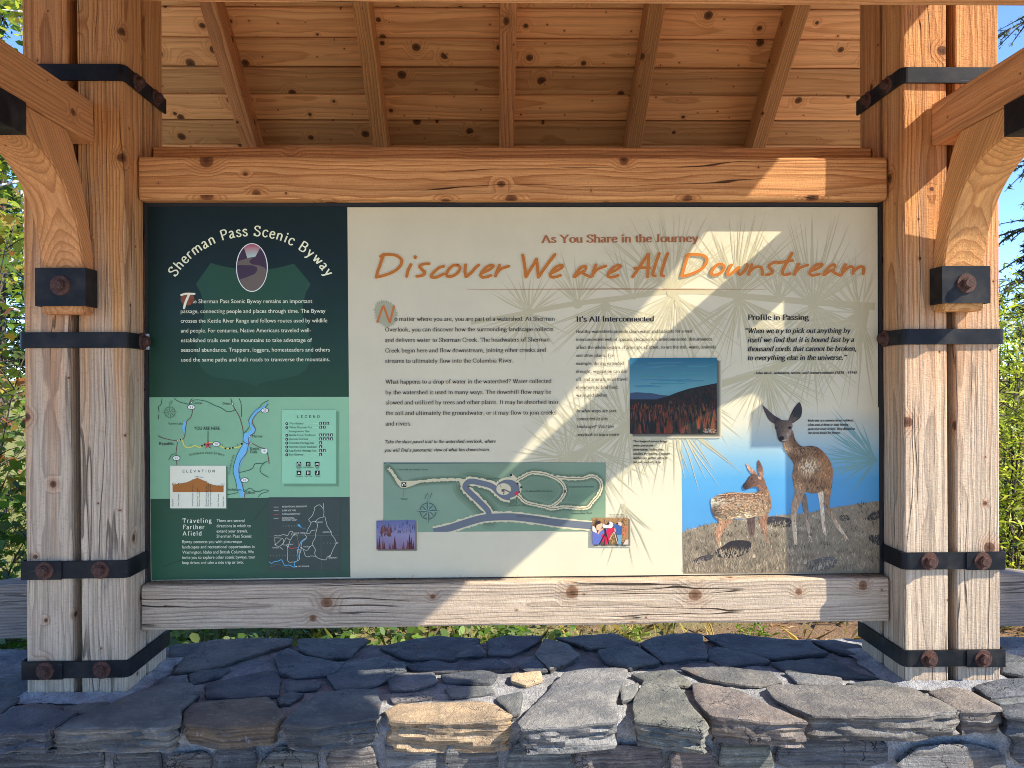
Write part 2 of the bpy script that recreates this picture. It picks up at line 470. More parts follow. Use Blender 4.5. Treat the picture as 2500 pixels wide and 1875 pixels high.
# eight post timbers in two clusters of four; the roof carries down on them
for sx in (-1, 1):
    for xin in (1.3075, 1.477):
        for yy in (-0.0685, 0.0995):
            sd += 1
            x = sx * xin
            z_top = 3.42
            # the foot sits on the wall; alternate timbers run the other way up so that their grain differs
            timber('post', (x, yy, 0.600), (x, yy, z_top), 0.142, 0.143, (0, 1 if yy < 0 else -1, 0), M['post'], K, sd, bev=.005)
# horizontal beams that hold the sign
timber('header_beam', (-1.232, 0.005, 2.283), (1.232, 0.005, 2.283), 0.11, 0.140, (0, 0, 1), M['beam'], K, 21, bev=.009)
timber('sill_beam', (-1.232, 0.010, 0.884), (1.232, 0.010, 0.884), 0.12, 0.145, (0, 0, 1), M['sill'], K, 22, bev=.007, wob=.003)
timber('rear_beam', (-1.232, 0.118, 2.335), (1.232, 0.118, 2.335), 0.10, 0.165, (0, 0, 1), M['rafter'], K, 23)
# cross beams that cantilever to the purlins, fore and aft
for sx in (-1, 1):
    timber('cross_beam', (sx * 1.392, -0.142, 2.430), (sx * 1.392, -1.06, 2.430), 0.132, 0.130, (0, 0, 1), M['brace'], K, 30 + sx, bev=.006)
    timber('cross_beam', (sx * 1.392, 0.173, 2.430), (sx * 1.392, 1.30, 2.430), 0.132, 0.130, (0, 0, 1), M['brace'], K, 33 + sx, bev=.006)
for yy, sgn in ((-0.99, 1), (1.23, 1)):
    timber('purlin', (-1.95, yy, 2.525), (1.95, yy, 2.525), 0.14, 0.145, (0, 0, 1), M['beam'] if yy < 0 else M['greywood'], K, int(40 + yy * 3), bev=.007)

def arc(p, q, c, n):
    return [((1-t)**2*p[0] + 2*t*(1-t)*c[0] + t*t*q[0], (1-t)**2*p[1] + 2*t*(1-t)*c[1] + t*t*q[1]) for t in [i / n for i in range(n + 1)]]

def brace(sx, back):
    """Curved knee brace between post and cross beam, in the (y, z) plane; long axis made local X for the grain."""
    inner = [(-.205, 1.83), (-.207, 1.965)] + arc((-.21, 1.99), (-.53, 2.286), (-.262, 2.255), 14) + [(-.65, 2.288)]
    outer = [(-.65, 2.3635), (-.30, 2.3635), (-.262, 2.33), (-.225, 2.26), (-.185, 2.16), (-.1435, 2.02), (-.1435, 1.83)]
    poly = [(y, z) for y, z in inner + outer]
    if back: poly = [(0.03 - y, z) for y, z in poly]
    # local frame turned 45 degrees so that grain runs along the knee
    x0 = sx * 1.394 - .064; x1 = sx * 1.394 + .064
    s = 1 if back else -1
    ax = Vector((0, s * .60, .80)); ax.normalize()
    ay = Vector((1, 0, 0)); az = ax.cross(ay)
    org = Vector((sx * 1.394, poly[0][0], poly[0][1]))
    Mx = Matrix(((ax.x, ay.x, az.x, org.x), (ax.y, ay.y, az.y, org.y), (ax.z, ay.z, az.z, org.z), (0, 0, 0, 1)))
    inv = Mx.inverted()
    bm = bmesh.new()
    A = [bm.verts.new(inv @ Vector((x0, y, z))) for y, z in poly]
    B = [bm.verts.new(inv @ Vector((x1, y, z))) for y, z in poly]
    bm.faces.new(A); bm.faces.new(B[::-1])
    for i in range(len(poly)):
        bm.faces.new((A[i], B[i], B[(i + 1) % len(poly)], A[(i + 1) % len(poly)]))
    bmesh.ops.recalc_face_normals(bm, faces=bm.faces)
    es = [e for e in bm.edges if e.calc_face_angle(0) > .9]
    bmesh.ops.bevel(bm, geom=es, offset=.004, segments=2, affect='EDGES', clamp_overlap=True)
    bmesh.ops.triangulate(bm, faces=[f for f in bm.faces if len(f.verts) > 4])
    return from_bm('brace', bm, M['brace'], K, False, Mx)

for sx in (-1, 1):
    for back in (False, True):
        brace(sx, back)

def bolt(parent, pos, axis, r=.0285, sz=1.0, turn=.2):
    """Washer and hexagon head, axis pointing outwards."""
    bm = bmesh.new()
    def disc(r0, a0, a1, n, bev, ph=0.0):
        A = [bm.verts.new((r0 * math.cos(ph + 2*math.pi*i/n), r0 * math.sin(ph + 2*math.pi*i/n), a0)) for i in range(n)]
        B = [bm.verts.new((r0 * bev * math.cos(ph + 2*math.pi*i/n), r0 * bev * math.sin(ph + 2*math.pi*i/n), a1)) for i in range(n)]
        bm.faces.new(B)
        for i in range(n): bm.faces.new((A[i], A[(i+1) % n], B[(i+1) % n], B[i]))
    disc(r, 0, .0045, 24, .95)
    disc(r * .62, .0040, .0185 * sz, 6, 1.0, turn)
    disc(r * .50, .0180 * sz, .0225 * sz, 20, .86)
    ax = Vector(axis).normalized()
    Mx = Matrix.Translation(Vector(pos)) @ ax.to_track_quat('Z', 'Y').to_matrix().to_4x4()
    return from_bm('bolt', bm, M['rust'], parent, False, Mx)

def strap(sx, z, h, x_in, y_in, ring, bolts_front=(), bolts_in=(), lap=False, out_bolt=False, over=.007):
    """Flat iron strap bent round a post cluster with rounded corners; runs from the inner side round the front to the outer side."""
    xo, yf, yb, xi = 1.5485 + .004, -.1405 - .004, .171 + .004, 1.236 - .004
    th = .006; rr = .016
    path = []
    def corner(cx, cy, a0, a1):
        return [(cx + rr * math.cos(a0 + (a1 - a0) * i / 5), cy + rr * math.sin(a0 + (a1 - a0) * i / 5)) for i in range(6)]
    if ring:
        path += [(xi, yb)]
    else:
        path += [(xi, y_in)]
    path += corner(xi + rr, yf + rr, math.pi, 1.5 * math.pi)
    path += corner(xo + over - rr, yf + rr, 1.5 * math.pi, 2 * math.pi)
    path += [(xo + over, yb)]
    pts = [(sx * a, b) for a, b in path]
    n = len(pts)
    vs = []
    for i, (a, b) in enumerate(pts):
        p = Vector((a, b)); q0 = Vector(pts[max(0, i-1)]); q1 = Vector(pts[min(n-1, i+1)])
        d = (q1 - q0).normalized(); nn = Vector((d.y, -d.x)) * (1 if sx > 0 else -1)
        o = p + nn * th
        for (q, zz) in ((p, z - h/2), (o, z - h/2 + .0012), (o, z + h/2 - .0012), (p, z + h/2)):
            vs.append((q.x, q.y, zz))
    fs = []
    for i in range(n - 1):
        for j in range(4):
            a, c = i*4 + j, i*4 + (j+1) % 4
            fs.append((a, a+4, c+4, c))
    fs += [(0, 1, 2, 3), tuple((n-1)*4 + k for k in (3, 2, 1, 0))]
    s = mesh('strap', vs, fs, M['steel'], K)
    bm = bmesh.new(); bm.from_mesh(s.data); bmesh.ops.recalc_face_normals(bm, faces=bm.faces); bm.to_mesh(s.data); bm.free()
    if lap:   # the outer half of the strap laps over the inner half
        x0, x1 = 1.43, 1.5485 + over
        lp = prism('lap_plate', [(sx * x0, z - h/2 - .001), (sx * x1, z - h/2 - .001), (sx * x1, z + h/2 + .001), (sx * x0, z + h/2 + .001)], 'Y',
                   yf - th - .0045, yf - th - .0005, M['steel'], s, .001)
    for bx in bolts_front:
        yy = yf - th - (.0045 if (lap and bx > 1.42) else 0)
        bolt(s, (sx * bx, yy, z), (0, -1, 0), turn=bx * 9)
    for (yy) in bolts_in:
        bolt(s, (sx * (xi - th), yy, z), (-sx, 0, 0), turn=yy * 20)
    if out_bolt:
        bolt(s, (sx * (xo + over + th), -.085, z), (sx, 0, 0))
    return s

for sx in (-1, 1):
    strap(sx, 2.588, .052, 0, 0, True, (), (-.062, .085), over=.003)
    strap(sx, 1.752, .050, 0, -.006, False, (), (-.035,), out_bolt=True, over=.006)
    strap(sx, 1.033, .056, 0, -.006, False, (1.312, 1.482), (), lap=True, over=.008)
    strap(sx, .720, .054, 0, 0, True, (1.31, 1.483), (), lap=True, over=.008)

def saddle(sx, kind, back=False):
    """Bent plate that clasps an end of the brace: face plate with two cheeks."""
    w = .070; t = .006
    f = (lambda y: .03 - y) if back else (lambda y: y)
    if kind == 'low':
        z0, z1 = 1.852, 1.968; yf, yb = -.2135, -.146
        boxes = [((-w, f(yf - t), z0), (w, f(yf), z1)), ((-w - t, f(yf - t), z0), (-w, f(yb), z1)), ((w, f(yf - t), z0), (w + t, f(yb), z1))]
        bp, ba = (sx * 1.394, f(yf - t), (z0 + z1) / 2 + .004), (0, 1 if back else -1, 0)
    else:
        y0, y1 = -.65, -.53; zb, zt = 2.283, 2.3635
        boxes = [((-w, f(y0), zb - t), (w, f(y1), zb)), ((-w - t, f(y0), zb - t), (-w, f(y1), zt)), ((w, f(y0), zb - t), (w + t, f(y1), zt))]
        bp, ba = (sx * 1.394, f((y0 + y1) / 2), zb - t), (0, 0, -1)
    bm = bmesh.new()
    for a, b in boxes:
        a = Vector(a); b = Vector(b)
        lo = Vector((min(a.x, b.x), min(a.y, b.y), min(a.z, b.z))); hi = Vector((max(a.x, b.x), max(a.y, b.y), max(a.z, b.z)))
        r = bmesh.ops.create_cube(bm, size=1.0)
        for v in r['verts']:
            v.co = Vector((lo[i] + (v.co[i] + .5) * (hi[i] - lo[i]) for i in range(3))) + Vector((sx * 1.394, 0, 0))
    s = from_bm('saddle_plate', bm, M['steel'], K)
    bolt(s, bp, ba, r=.031, sz=1.0, turn=.5)
    return s
for sx in (-1, 1):
    for back in (False, True):
        saddle(sx, 'low', back); saddle(sx, 'high', back)

# ---- roof: gable of boards on rafters, 9 in 12
RIDGE_Y, RIDGE_Z, SL = 0.015, 3.68, 0.75
CS = 1 / math.sqrt(1 + SL * SL); SN = SL * CS
HALF = 1.83
def on_roof(side, s, n):
    """Point in the (y, z) plane: s metres down the slope from the ridge, n metres below the board underside."""
    return (RIDGE_Y + side * (s * CS - n * SN), RIDGE_Z - s * SN - n * CS)
for side, length in ((1, 2.30), (-1, 2.13)):
    pitch = .1375
    nb = int(length / pitch)
    for i in range(nb):
        s0 = .02 + i * pitch
        y, z = on_roof(side, s0 + pitch / 2, -.012)
        yn, zn = side * SN, CS
        jitter = .0006 * ((i * 7) % 5 - 2)
        o = timber('roof_board', (-HALF, y, z + jitter), (HALF, y, z + jitter), pitch - .006, .024, (0, yn, zn), M['board'], K, 60 + i + side * 20, bev=.007, wob=.0006, cuts=14)
    a = on_roof(side, 0, -.03); b = on_roof(side, length + .06, -.03); c = on_roof(side, length + .06, -.06); d = on_roof(side, -.02, -.06)
    prism('roof_covering', [a, b, c, d], 'X', -HALF - .04, HALF + .04, M['roofing'], K, 0)
    for i, x in enumerate((-1.212, -.604, -.012, .588, 1.180)):
        p = on_roof(side, .02, .058); q = on_roof(side, length - .03, .058)
        timber('rafter', (x, *p), (x, *q), .068, .116, (0, side * SN, CS), M['rafter'], K, 100 + i + side * 9, bev=.004)
    for x in (-HALF - .021, HALF + .021):
        p = on_roof(side, .0, .023); q = on_roof(side, length + .02, .023)
        timber('barge_board', (x, *p), (x, *q), .038, .126, (0, side * SN, CS), M['rafter'], K, 120 + side, bev=.004)
timber('ridge_beam', (-HALF, RIDGE_Y, 3.50), (HALF, RIDGE_Y, 3.50), .09, .18, (0, 0, 1), M['rafter'], K, 131)

# low rails that run out behind the posts on both sides
for sx in (-1, 1):
    p = prism('side_rail', [(sx * 1.56, .905), (sx * 1.80, .905), (sx * 2.62, .80), (sx * 2.62, .712), (sx * 1.56, .712)], 'Y', .20, .33, M['greywood'], K, .005)

# ================================================================== STONE WALL
wall = empty('stone_wall', (0, -0.02, 0.0))
tag(wall, 'low dry looking wall of dark slate slabs in pale mortar under the kiosk posts', 'wall')
STONES = [
    ('d', 0.06, 1, [(-1.657, -0.297), (-1.599, -0.265), (-1.536, -0.302), (-1.531, -0.238), (-1.317, -0.298), (-1.334, -0.396), (-1.336, -0.432), (-1.457, -0.433), (-1.573, -0.429)]),
    ('o', 0.075, 1, [(-1.324, -0.402), (-1.298, -0.327), (-1.241, -0.242), (-1.204, -0.131), (-1.149, -0.058), (-1.069, -0.068), (-1.011, -0.151), (-1.016, -0.238), (-1.024, -0.279), (-0.991, -0.365), (-1.008, -0.402), (-1.165, -0.407)]),
    ('b', 0.07, 1, [(-1.002, -0.274), (-0.996, -0.227), (-0.885, -0.2), (-0.786, -0.191), (-0.725, -0.284), (-0.704, -0.348), (-0.712, -0.381), (-0.855, -0.408), (-0.975, -0.36)]),
    ('d', 0.085, 1, [(-0.687, -0.382), (-0.668, -0.257), (-0.625, -0.171), (-0.545, -0.141), (-0.461, -0.145), (-0.435, -0.247), (-0.426, -0.358), (-0.503, -0.377), (-0.591, -0.396)]),
    ('y', 0.1, 1, [(-0.403, -0.296), (-0.366, -0.249), (-0.126, -0.246), (-0.092, -0.271), (-0.037, -0.36), (-0.078, -0.384), (-0.297, -0.373), (-0.385, -0.359)]),
    ('g', 0.08, 1, [(-0.011, -0.405), (0.154, -0.021), (0.242, 0.01), (0.364, 0.001), (0.309, -0.146), (0.278, -0.26), (0.264, -0.415), (0.145, -0.432), (-0.003, -0.438)]),
    ('o', 0.075, 1, [(0.345, -0.263), (0.4, -0.122), (0.499, -0.112), (0.501, -0.256), (0.517, -0.445), (0.494, -0.471), (0.324, -0.406)]),
    ('r', 0.075, 1, [(0.556, -0.128), (0.676, -0.186), (0.726, -0.277), (0.808, -0.429), (0.703, -0.431), (0.546, -0.392), (0.534, -0.257)]),
    ('o', 0.075, 1, [(0.782, -0.177), (0.817, -0.154), (1.232, -0.18), (1.249, -0.252), (1.272, -0.379), (1.121, -0.413), (0.841, -0.392), (0.778, -0.266)]),
    ('r', 0.075, 1, [(1.267, -0.227), (1.358, -0.198), (1.393, -0.225), (1.408, -0.361), (1.352, -0.382), (1.282, -0.373)]),
    ('d', 0.075, 1, [(1.427, -0.338), (1.522, -0.323), (1.632, -0.345), (1.584, -0.412), (1.463, -0.419), (1.405, -0.395)]),
    ('d', 0.05, 0, [(-1.017, -0.056), (-0.995, -0.015), (-0.856, 0.085), (-0.808, 0.022), (-0.76, -0.16), (-0.854, -0.173), (-0.98, -0.162)]),
    ('d', 0.05, 0, [(-1.106, 0.033), (-1.077, 0.07), (-0.995, 0.098), (-0.999, 0.029), (-1.037, -0.013), (-1.074, -0.04)]),
    ('o', 0.05, 0, [(-1.165, 0.058), (-1.186, 0.177), (-1.183, 0.388), (-1.125, 0.411), (-0.855, 0.41), (-0.849, 0.338), (-0.978, 0.186), (-1.027, 0.115), (-1.097, 0.081)]),
    ('d', 0.05, 0, [(-1.287, 0.337), (-1.187, 0.375), (-1.183, 0.244), (-1.22, 0.178)]),
    ('d', 0.05, 0, [(-0.857, 0.181), (-0.839, 0.274), (-0.776, 0.203), (-0.603, 0.114), (-0.627, 0.015), (-0.738, -0.002), (-0.801, 0.037)]),
    ('d', 0.05, 0, [(-0.826, 0.39), (-0.701, 0.392), (-0.561, 0.379), (-0.603, 0.18), (-0.68, 0.174), (-0.786, 0.246)]),
    ('d', 0.05, 0, [(-0.765, -0.061), (-0.718, -0.046), (-0.649, -0.056), (-0.652, -0.111), (-0.735, -0.121)]),
    ('d', 0.05, 0, [(-0.753, -0.179), (-0.726, -0.137), (-0.683, -0.152), (-0.71, -0.225), (-0.737, -0.23)]),
    ('d', 0.05, 0, [(-1.826, -0.026), (-1.713, -0.002), (-1.659, 0.077), (-1.587, -0.049), (-1.554, -0.194), (-1.542, -0.29), (-1.611, -0.253), (-1.66, -0.286)]),
    ('o', 0.05, 0, [(-1.536, -0.213), (-1.506, -0.19), (-1.398, -0.212), (-1.381, -0.258), (-1.435, -0.259), (-1.489, -0.263)]),
    ('o', 0.05, 0, [(-1.391, -0.222), (-1.263, -0.205), (-1.253, -0.277), (-1.348, -0.283)]),
    ('d', 0.05, 0, [(-1.182, -0.064), (-1.177, -0.001), (-1.114, 0.026), (-1.083, -0.043), (-1.142, -0.063)]),
    ('d', 0.05, 0, [(-0.5, 0.297), (-0.433, 0.355), (-0.305, 0.398), (-0.136, 0.382), (-0.169, 0.284), (-0.233, 0.157), (-0.395, 0.163), (-0.48, 0.261)]),
    ('d', 0.05, 0, [(-0.103, 0.346), (-0.039, 0.387), (0.102, 0.382), (0.065, 0.302), (-0.02, 0.186), (-0.102, 0.186)]),
    ('d', 0.05, 0, [(-0.225, 0.165), (-0.201, 0.206), (-0.14, 0.283), (-0.116, 0.186)]),
    ('o', 0.05, 0, [(0.067, 0.179), (0.11, 0.353), (0.188, 0.294), (0.218, 0.156), (0.156, 0.062), (0.105, 0.021)]),
    ('d', 0.05, 0, [(0.15, 0.374), (0.377, 0.42), (0.448, 0.278), (0.403, 0.239), (0.269, 0.232)]),
    ('d', 0.05, 0, [(0.291, 0.201), (0.44, 0.252), (0.491, 0.089), (0.38, 0.035), (0.307, 0.088)]),
    ('d', 0.05, 0, [(0.463, 0.283), (0.52, 0.331), (0.655, 0.389), (0.71, 0.371), (0.666, 0.123), (0.591, 0.117), (0.506, 0.096)]),
    ('d', 0.05, 0, [(-0.591, 0.106), (-0.496, 0.164), (-0.395, 0.083), (-0.385, 0.021), (-0.483, -0.103), (-0.582, -0.113), (-0.635, 0.001)]),
    ('d', 0.05, 0, [(-0.386, 0.098), (-0.299, 0.146), (-0.23, 0.105), (-0.077, 0.143), (-0.01, 0.045), (-0.238, 0.038), (-0.356, 0.043)]),
    ('g', 0.05, 0, [(-0.431, -0.036), (-0.38, 0.018), (-0.289, 0.015), (-0.273, -0.07), (-0.34, -0.122), (-0.41, -0.12)]),
    ('d', 0.05, 0, [(-0.257, -0.001), (-0.13, 0.027), (-0.077, -0.008), (-0.098, -0.076), (-0.243, -0.06)]),
    ('g', 0.05, 0, [(-0.238, -0.102), (-0.098, -0.104), (-0.088, -0.158), (-0.216, -0.182)]),
    ('y', 0.05, 0, [(-0.022, -0.007), (0.075, 0.019), (0.067, -0.068), (0.019, -0.108), (-0.023, -0.068)]),
    ('g', 0.05, 0, [(-0.402, -0.188), (-0.296, -0.166), (-0.274, -0.193), (-0.388, -0.224)]),
    ('g', 0.05, 0, [(-0.075, -0.198), (0.005, -0.164), (-0.013, -0.316), (-0.029, -0.321)]),
    ('g', 0.05, 0, [(0.322, -0.147), (0.381, -0.111), (0.353, -0.213), (0.308, -0.249)]),
    ('d', 0.05, 0, [(0.005, 0.068), (0.063, 0.146), (0.094, 0.018), (0.029, 0.013)]),
    ('o', 0.05, 0, [(0.55, 0.024), (0.7, 0.038), (0.85, 0.002), (0.846, -0.108), (0.742, -0.135), (0.616, -0.074)]),
    ('g', 0.05, 0, [(0.894, -0.019), (1.053, -0.079), (1.035, -0.132), (0.9, -0.11)]),
    ('d', 0.05, 0, [(1.049, -0.135), (1.175, -0.109), (1.22, -0.163), (1.123, -0.165)]),
    ('d', 0.05, 0, [(0.723, 0.367), (0.815, 0.383), (0.965, 0.338), (1.081, 0.277), (1.099, 0.143), (0.892, 0.122), (0.769, 0.221)]),
    ('d', 0.05, 0, [(0.695, 0.215), (0.737, 0.249), (0.875, 0.123), (0.87, 0.083), (0.705, 0.057), (0.679, 0.122)]),
    ('d', 0.05, 0, [(0.878, 0.074), (1.097, 0.103), (1.13, -0.035), (1.178, -0.092), (1.044, -0.05), (0.905, 0.003)]),
    ('d', 0.05, 0, [(1.111, 0.295), (1.195, 0.31), (1.268, 0.252), (1.212, 0.135), (1.132, 0.207)]),
    ('d', 0.05, 0, [(1.731, 0.132), (1.765, 0.073), (1.905, 0.075), (1.779, -0.103), (1.657, -0.092), (1.609, -0.061)]),
    ('d', 0.05, 0, [(1.438, -0.188), (1.551, -0.14), (1.632, -0.129), (1.75, -0.145), (1.672, -0.255), (1.553, -0.25), (1.437, -0.271)]),
    ('d', 0.05, 0, [(1.424, -0.292), (1.539, -0.271), (1.517, -0.305), (1.433, -0.32)]),
    ('o', 0.05, 0, [(0.375, -0.022), (0.521, 0.017), (0.547, -0.1), (0.546, -0.135), (0.451, -0.117), (0.407, -0.081)]),
]

TONES = {'d': (.108, .112, .114), 'o': (.162, .156, .136), 'g': (.19, .186, .174), 'b': (.18, .138, .096), 'y': (.42, .32, .19), 'r': (.185, .155, .135)}

def slab(name, poly, ztop, th, tone, seed, ragged=.010, edge=.014, parent=None, tilt=(0, 0), grow=0.0):
    """Irregular flagstone: traced outline, worn top arris, ragged layered sides, uneven top."""
    rg = random.Random(seed)
    P = [Vector(p) for p in poly]
    area = sum(P[i].x * P[(i+1) % len(P)].y - P[(i+1) % len(P)].x * P[i].y for i in range(len(P)))
    if area < 0: P.reverse()
    if grow:
        n0 = len(P); G = []
        for i in range(n0):
            a, b, c = P[i-1], P[i], P[(i+1) % n0]
            u = (b - a).normalized(); w = (c - b).normalized()
            nn = Vector((u.y + w.y, -u.x - w.x))
            G.append(b + nn.normalized() * grow if nn.length > .2 else b)
        P = G
    # subdivide the outline and round the corners a little
    pts = []
    n = len(P)
    for i in range(n):
        a, b, c = P[i-1], P[i], P[(i+1) % n]
        k = .12
        p0 = b.lerp(a, min(k, .016 / max((b-a).length, 1e-4))); p1 = b.lerp(c, min(k, .016 / max((c-b).length, 1e-4)))
        pts += [p0, (p0 + p1) * .25 + b * .5, p1]
    out = []
    for i in range(len(pts)):
        a, b = pts[i], pts[(i+1) % len(pts)]
        m = max(1, int((b - a).length / .013))
        for j in range(m): out.append(a.lerp(b, j / m))
    N = len(out)
    cx = sum((p.x for p in out)) / N; cy = sum((p.y for p in out)) / N
    C = Vector((cx, cy))
    nrm = []
    for i in range(N):
        d = (out[(i+1) % N] - out[i-1]).normalized(); nrm.append(Vector((d.y, -d.x)))
    vs, fs = [], []
    def top_z(x, y):
        return .010 * mnoise.noise(Vector((x * 4, y * 4, seed * 1.7))) + .0028 * mnoise.noise(Vector((x * 26, y * 26, seed))) + tilt[0] * (x - cx) + tilt[1] * (y - cy)
    levels = []
    nl = max(4, int(th / .009))
    levels.append((edge * .8, 0.0)); levels.append((edge * .28, -.0018)); levels.append((.0, -.007))
    for i in range(1, nl + 1): levels.append((None, -.007 - (th - .007) * i / nl))
    for li, (ins, dz) in enumerate(levels):
        for i, p in enumerate(out):
            if ins is None:
                lay = mnoise.noise(Vector((p.x * 4.5, p.y * 4.5, dz * 55 + seed + p.x * 4)))
                fine = mnoise.noise(Vector((p.x * 22, p.y * 22, dz * 120 + seed)))
                chip = max(0, mnoise.noise(Vector((p.x * 9, p.y * 9, dz * 18 + seed * 2))) - .12)
                cell = mnoise.cell(Vector((p.x * 13 + p.y * 13 + 3 * lay, dz * 34 + .6 * lay, seed))) - .5
                d = -.003 + ragged * (lay * .5 + fine * .5 + cell * .6) - chip * .03 + (-.5 * (-dz / th) ** 3 * ragged)
                q = p + nrm[i] * d
            else:
                wob = .006 * mnoise.noise(Vector((p.x * 16, p.y * 16, seed)))
                q = p - nrm[i] * (ins + wob * (1 if li else .5))
            vs.append((q.x, q.y, ztop + dz + top_z(q.x, q.y) * (1 if dz > -.012 else .4)))
    for l in range(len(levels) - 1):
        for i in range(N):
            a = l * N + i; b = l * N + (i + 1) % N
            fs.append((a, a + N, b + N, b))
    # fill the top with rings towards the middle
    base = list(range(N))
    for ring in (.82, .6, .36):
        nb = []
        for i in range(N):
            q = C.lerp(Vector(vs[i][:2]), ring)
            nb.append(len(vs)); vs.append((q.x, q.y, ztop + top_z(q.x, q.y) + .001))
        for i in range(N): fs.append((base[i], base[(i+1) % N], nb[(i+1) % N], nb[i]))
        base = nb
    c = len(vs); vs.append((cx, cy, ztop + top_z(cx, cy)))
    for i in range(N): fs.append((base[i], base[(i+1) % N], c))
    k = rg.uniform(.85, 1.15)
    t = [v * k * rg.uniform(.96, 1.04) for v in tone]
    o = mesh(name, vs, fs, M['stone'], parent, True, [t] * len(vs))
    o.data.set_sharp_from_angle(angle=R(30))
    return o

sd = 500
for (tn, th, front, poly) in STONES:
    sd += 1
    ztop = .640 + random.Random(sd).uniform(-.004, .004) + (.004 if front else 0)
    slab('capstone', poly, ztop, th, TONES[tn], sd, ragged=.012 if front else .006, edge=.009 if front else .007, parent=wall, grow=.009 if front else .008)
# caps beyond the frame on both ends
rg = random.Random(77)
for sx in (-1, 1):
    x = 1.98 if sx < 0 else 1.98
    for row, (ya, yb) in enumerate(((-.42, -.18), (-.17, .10), (.11, .41))):
        xx = x + rg.uniform(-.02, .02) + (.12 if sx < 0 and row == 0 else 0)
        while xx < 2.95:
            w = rg.uniform(.25, .45)
            j = lambda: rg.uniform(-.018, .018)
            poly = [(sx * (xx + j()), ya + j()), (sx * (xx + w * .5), ya + j()), (sx * (xx + w + j()), ya + j()), (sx * (xx + w + j()), (ya + yb) / 2), (sx * (xx + w + j()), yb + j()), (sx * (xx + j()), yb + j()), (sx * (xx + j()), (ya + yb) / 2)]
            sd += 1
            slab('capstone', poly, .64 + rg.uniform(-.004, .004), .065, TONES[rg.choice('ddog')], sd, parent=wall)
            xx += w + .03
# face stones below the caps, front and back
for (yface, sgn) in ((-.338, -1), (.36, 1)):
    z = .555
    row = 0
    while z > .02:
        hh = rg.uniform(.085, .13) if row else .105
        x = -2.95 + rg.uniform(-.1, 0)
        while x < 2.95:
            w = rg.choice((rg.uniform(.10, .2), rg.uniform(.2, .42)))
            if not (sgn > 0 and row > 1) and not (row > 2):
                h2 = hh * rg.uniform(.8, 1.18); zc = z - hh / 2 + rg.uniform(-.014, .014)
                pts = []
                nk = rg.randint(6, 9); ph = rg.uniform(0, 1)
                for k in range(nk):
                    a = 2 * math.pi * (k + ph) / nk + rg.uniform(-.25, .25)
                    ca, sa = math.cos(a), math.sin(a)
                    pw = rg.uniform(.42, .75)
                    pts.append((x + w/2 + (w/2) * math.copysign(abs(ca) ** pw, ca) * rg.uniform(.9, 1.02), zc + (h2/2) * math.copysign(abs(sa) ** pw, sa) * rg.uniform(.86, 1.02)))
                sd += 1
                tn = rg.choice('dddogrgo')
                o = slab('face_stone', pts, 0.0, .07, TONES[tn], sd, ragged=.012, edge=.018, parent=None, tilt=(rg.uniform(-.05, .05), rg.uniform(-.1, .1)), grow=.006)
                # stand the slab up: its top becomes the outer face
                dpt = rg.uniform(.004, .035)
                for v in o.data.vertices:
                    px, py, pz = v.co
                    v.co = (px, yface + sgn * (pz + dpt), py)
                if sgn < 0:
                    pass
                else:
                    o.data.flip_normals()
                o.parent = wall; o.matrix_parent_inverse = ABS(wall).inverted()
            x += w + .012
        z -= hh + .012
        row += 1
# mortar core: a lumpy bed just below the stone tops
bm = bmesh.new()
nx, ny = 240, 34
X0, X1, Y0, Y1 = -2.98, 2.98, -.335, .375
grid = {}
for i in range(nx + 1):
    for j in range(ny + 1):
        x = X0 + (X1 - X0) * i / nx; y = Y0 + (Y1 - Y0) * j / ny
        zz = .624 + .006 * mnoise.noise(Vector((x * 14, y * 14, 3))) + .006 * mnoise.noise(Vector((x * 45, y * 45, 9)))
        if j in (0, ny): zz -= .03
        grid[i, j] = bm.verts.new((x, y, zz))
for i in range(nx):
    for j in range(ny):
        bm.faces.new((grid[i, j], grid[i+1, j], grid[i+1, j+1], grid[i, j+1]))
nz = 22
fr = {}
for i in range(nx + 1):
    x = X0 + (X1 - X0) * i / nx
    for k in range(nz + 1):
        zz = .60 * (1 - k / nz) - .02
        if k == 0: fr[i, k] = grid[i, 0]
        else: fr[i, k] = bm.verts.new((x, -.322 + .014 * mnoise.noise(Vector((x * 16, zz * 18, 5))), zz))
    grid[i, 'b'] = bm.verts.new((x, Y1, -.02))
for i in range(nx):
    for k in range(nz):
        bm.faces.new((fr[i, k+1], fr[i+1, k+1], fr[i+1, k], fr[i, k]))
    bm.faces.new((grid[i, ny], grid[i+1, ny], grid[i+1, 'b'], grid[i, 'b']))
bmesh.ops.recalc_face_normals(bm, faces=bm.faces)
from_bm('mortar', bm, M['mortar'], wall, True)
# a collar of smeared mortar round each post foot
for sx in (-1, 1):
    vs, fs = [], []
    n = 72
    for i in range(n):
        a = 2 * math.pi * i / n
        ca, sa = math.cos(a), math.sin(a)
        k = 1 / max(abs(ca), abs(sa))
        for q, (gx, zz) in enumerate(((.146, .662), (.166, .655), (.196 + .03 * mnoise.noise(Vector((ca * 3, sa * 3, sx * 5))), .632))):
            vs.append((sx * 1.392 + ca * k * (gx + .012), .015 + sa * k * (gx + .012), zz + .006 * mnoise.noise(Vector((ca * 9, sa * 9, q + sx * 3))) - (.014 if q < 2 else 0)))
    for i in range(n):
        for q in range(2):
            a, b = i * 3 + q, ((i + 1) % n) * 3 + q
            fs.append((a, b, b + 1, a + 1))
    o = mesh('mortar_collar', vs, fs, M['mortar'], wall, True)

# ================================================================== SIGN
sign = empty('information_sign', (0, 0.02, 0.96))
tag(sign, 'wide printed sign, green map panel beside cream panel with two deer, in a black frame', 'sign')

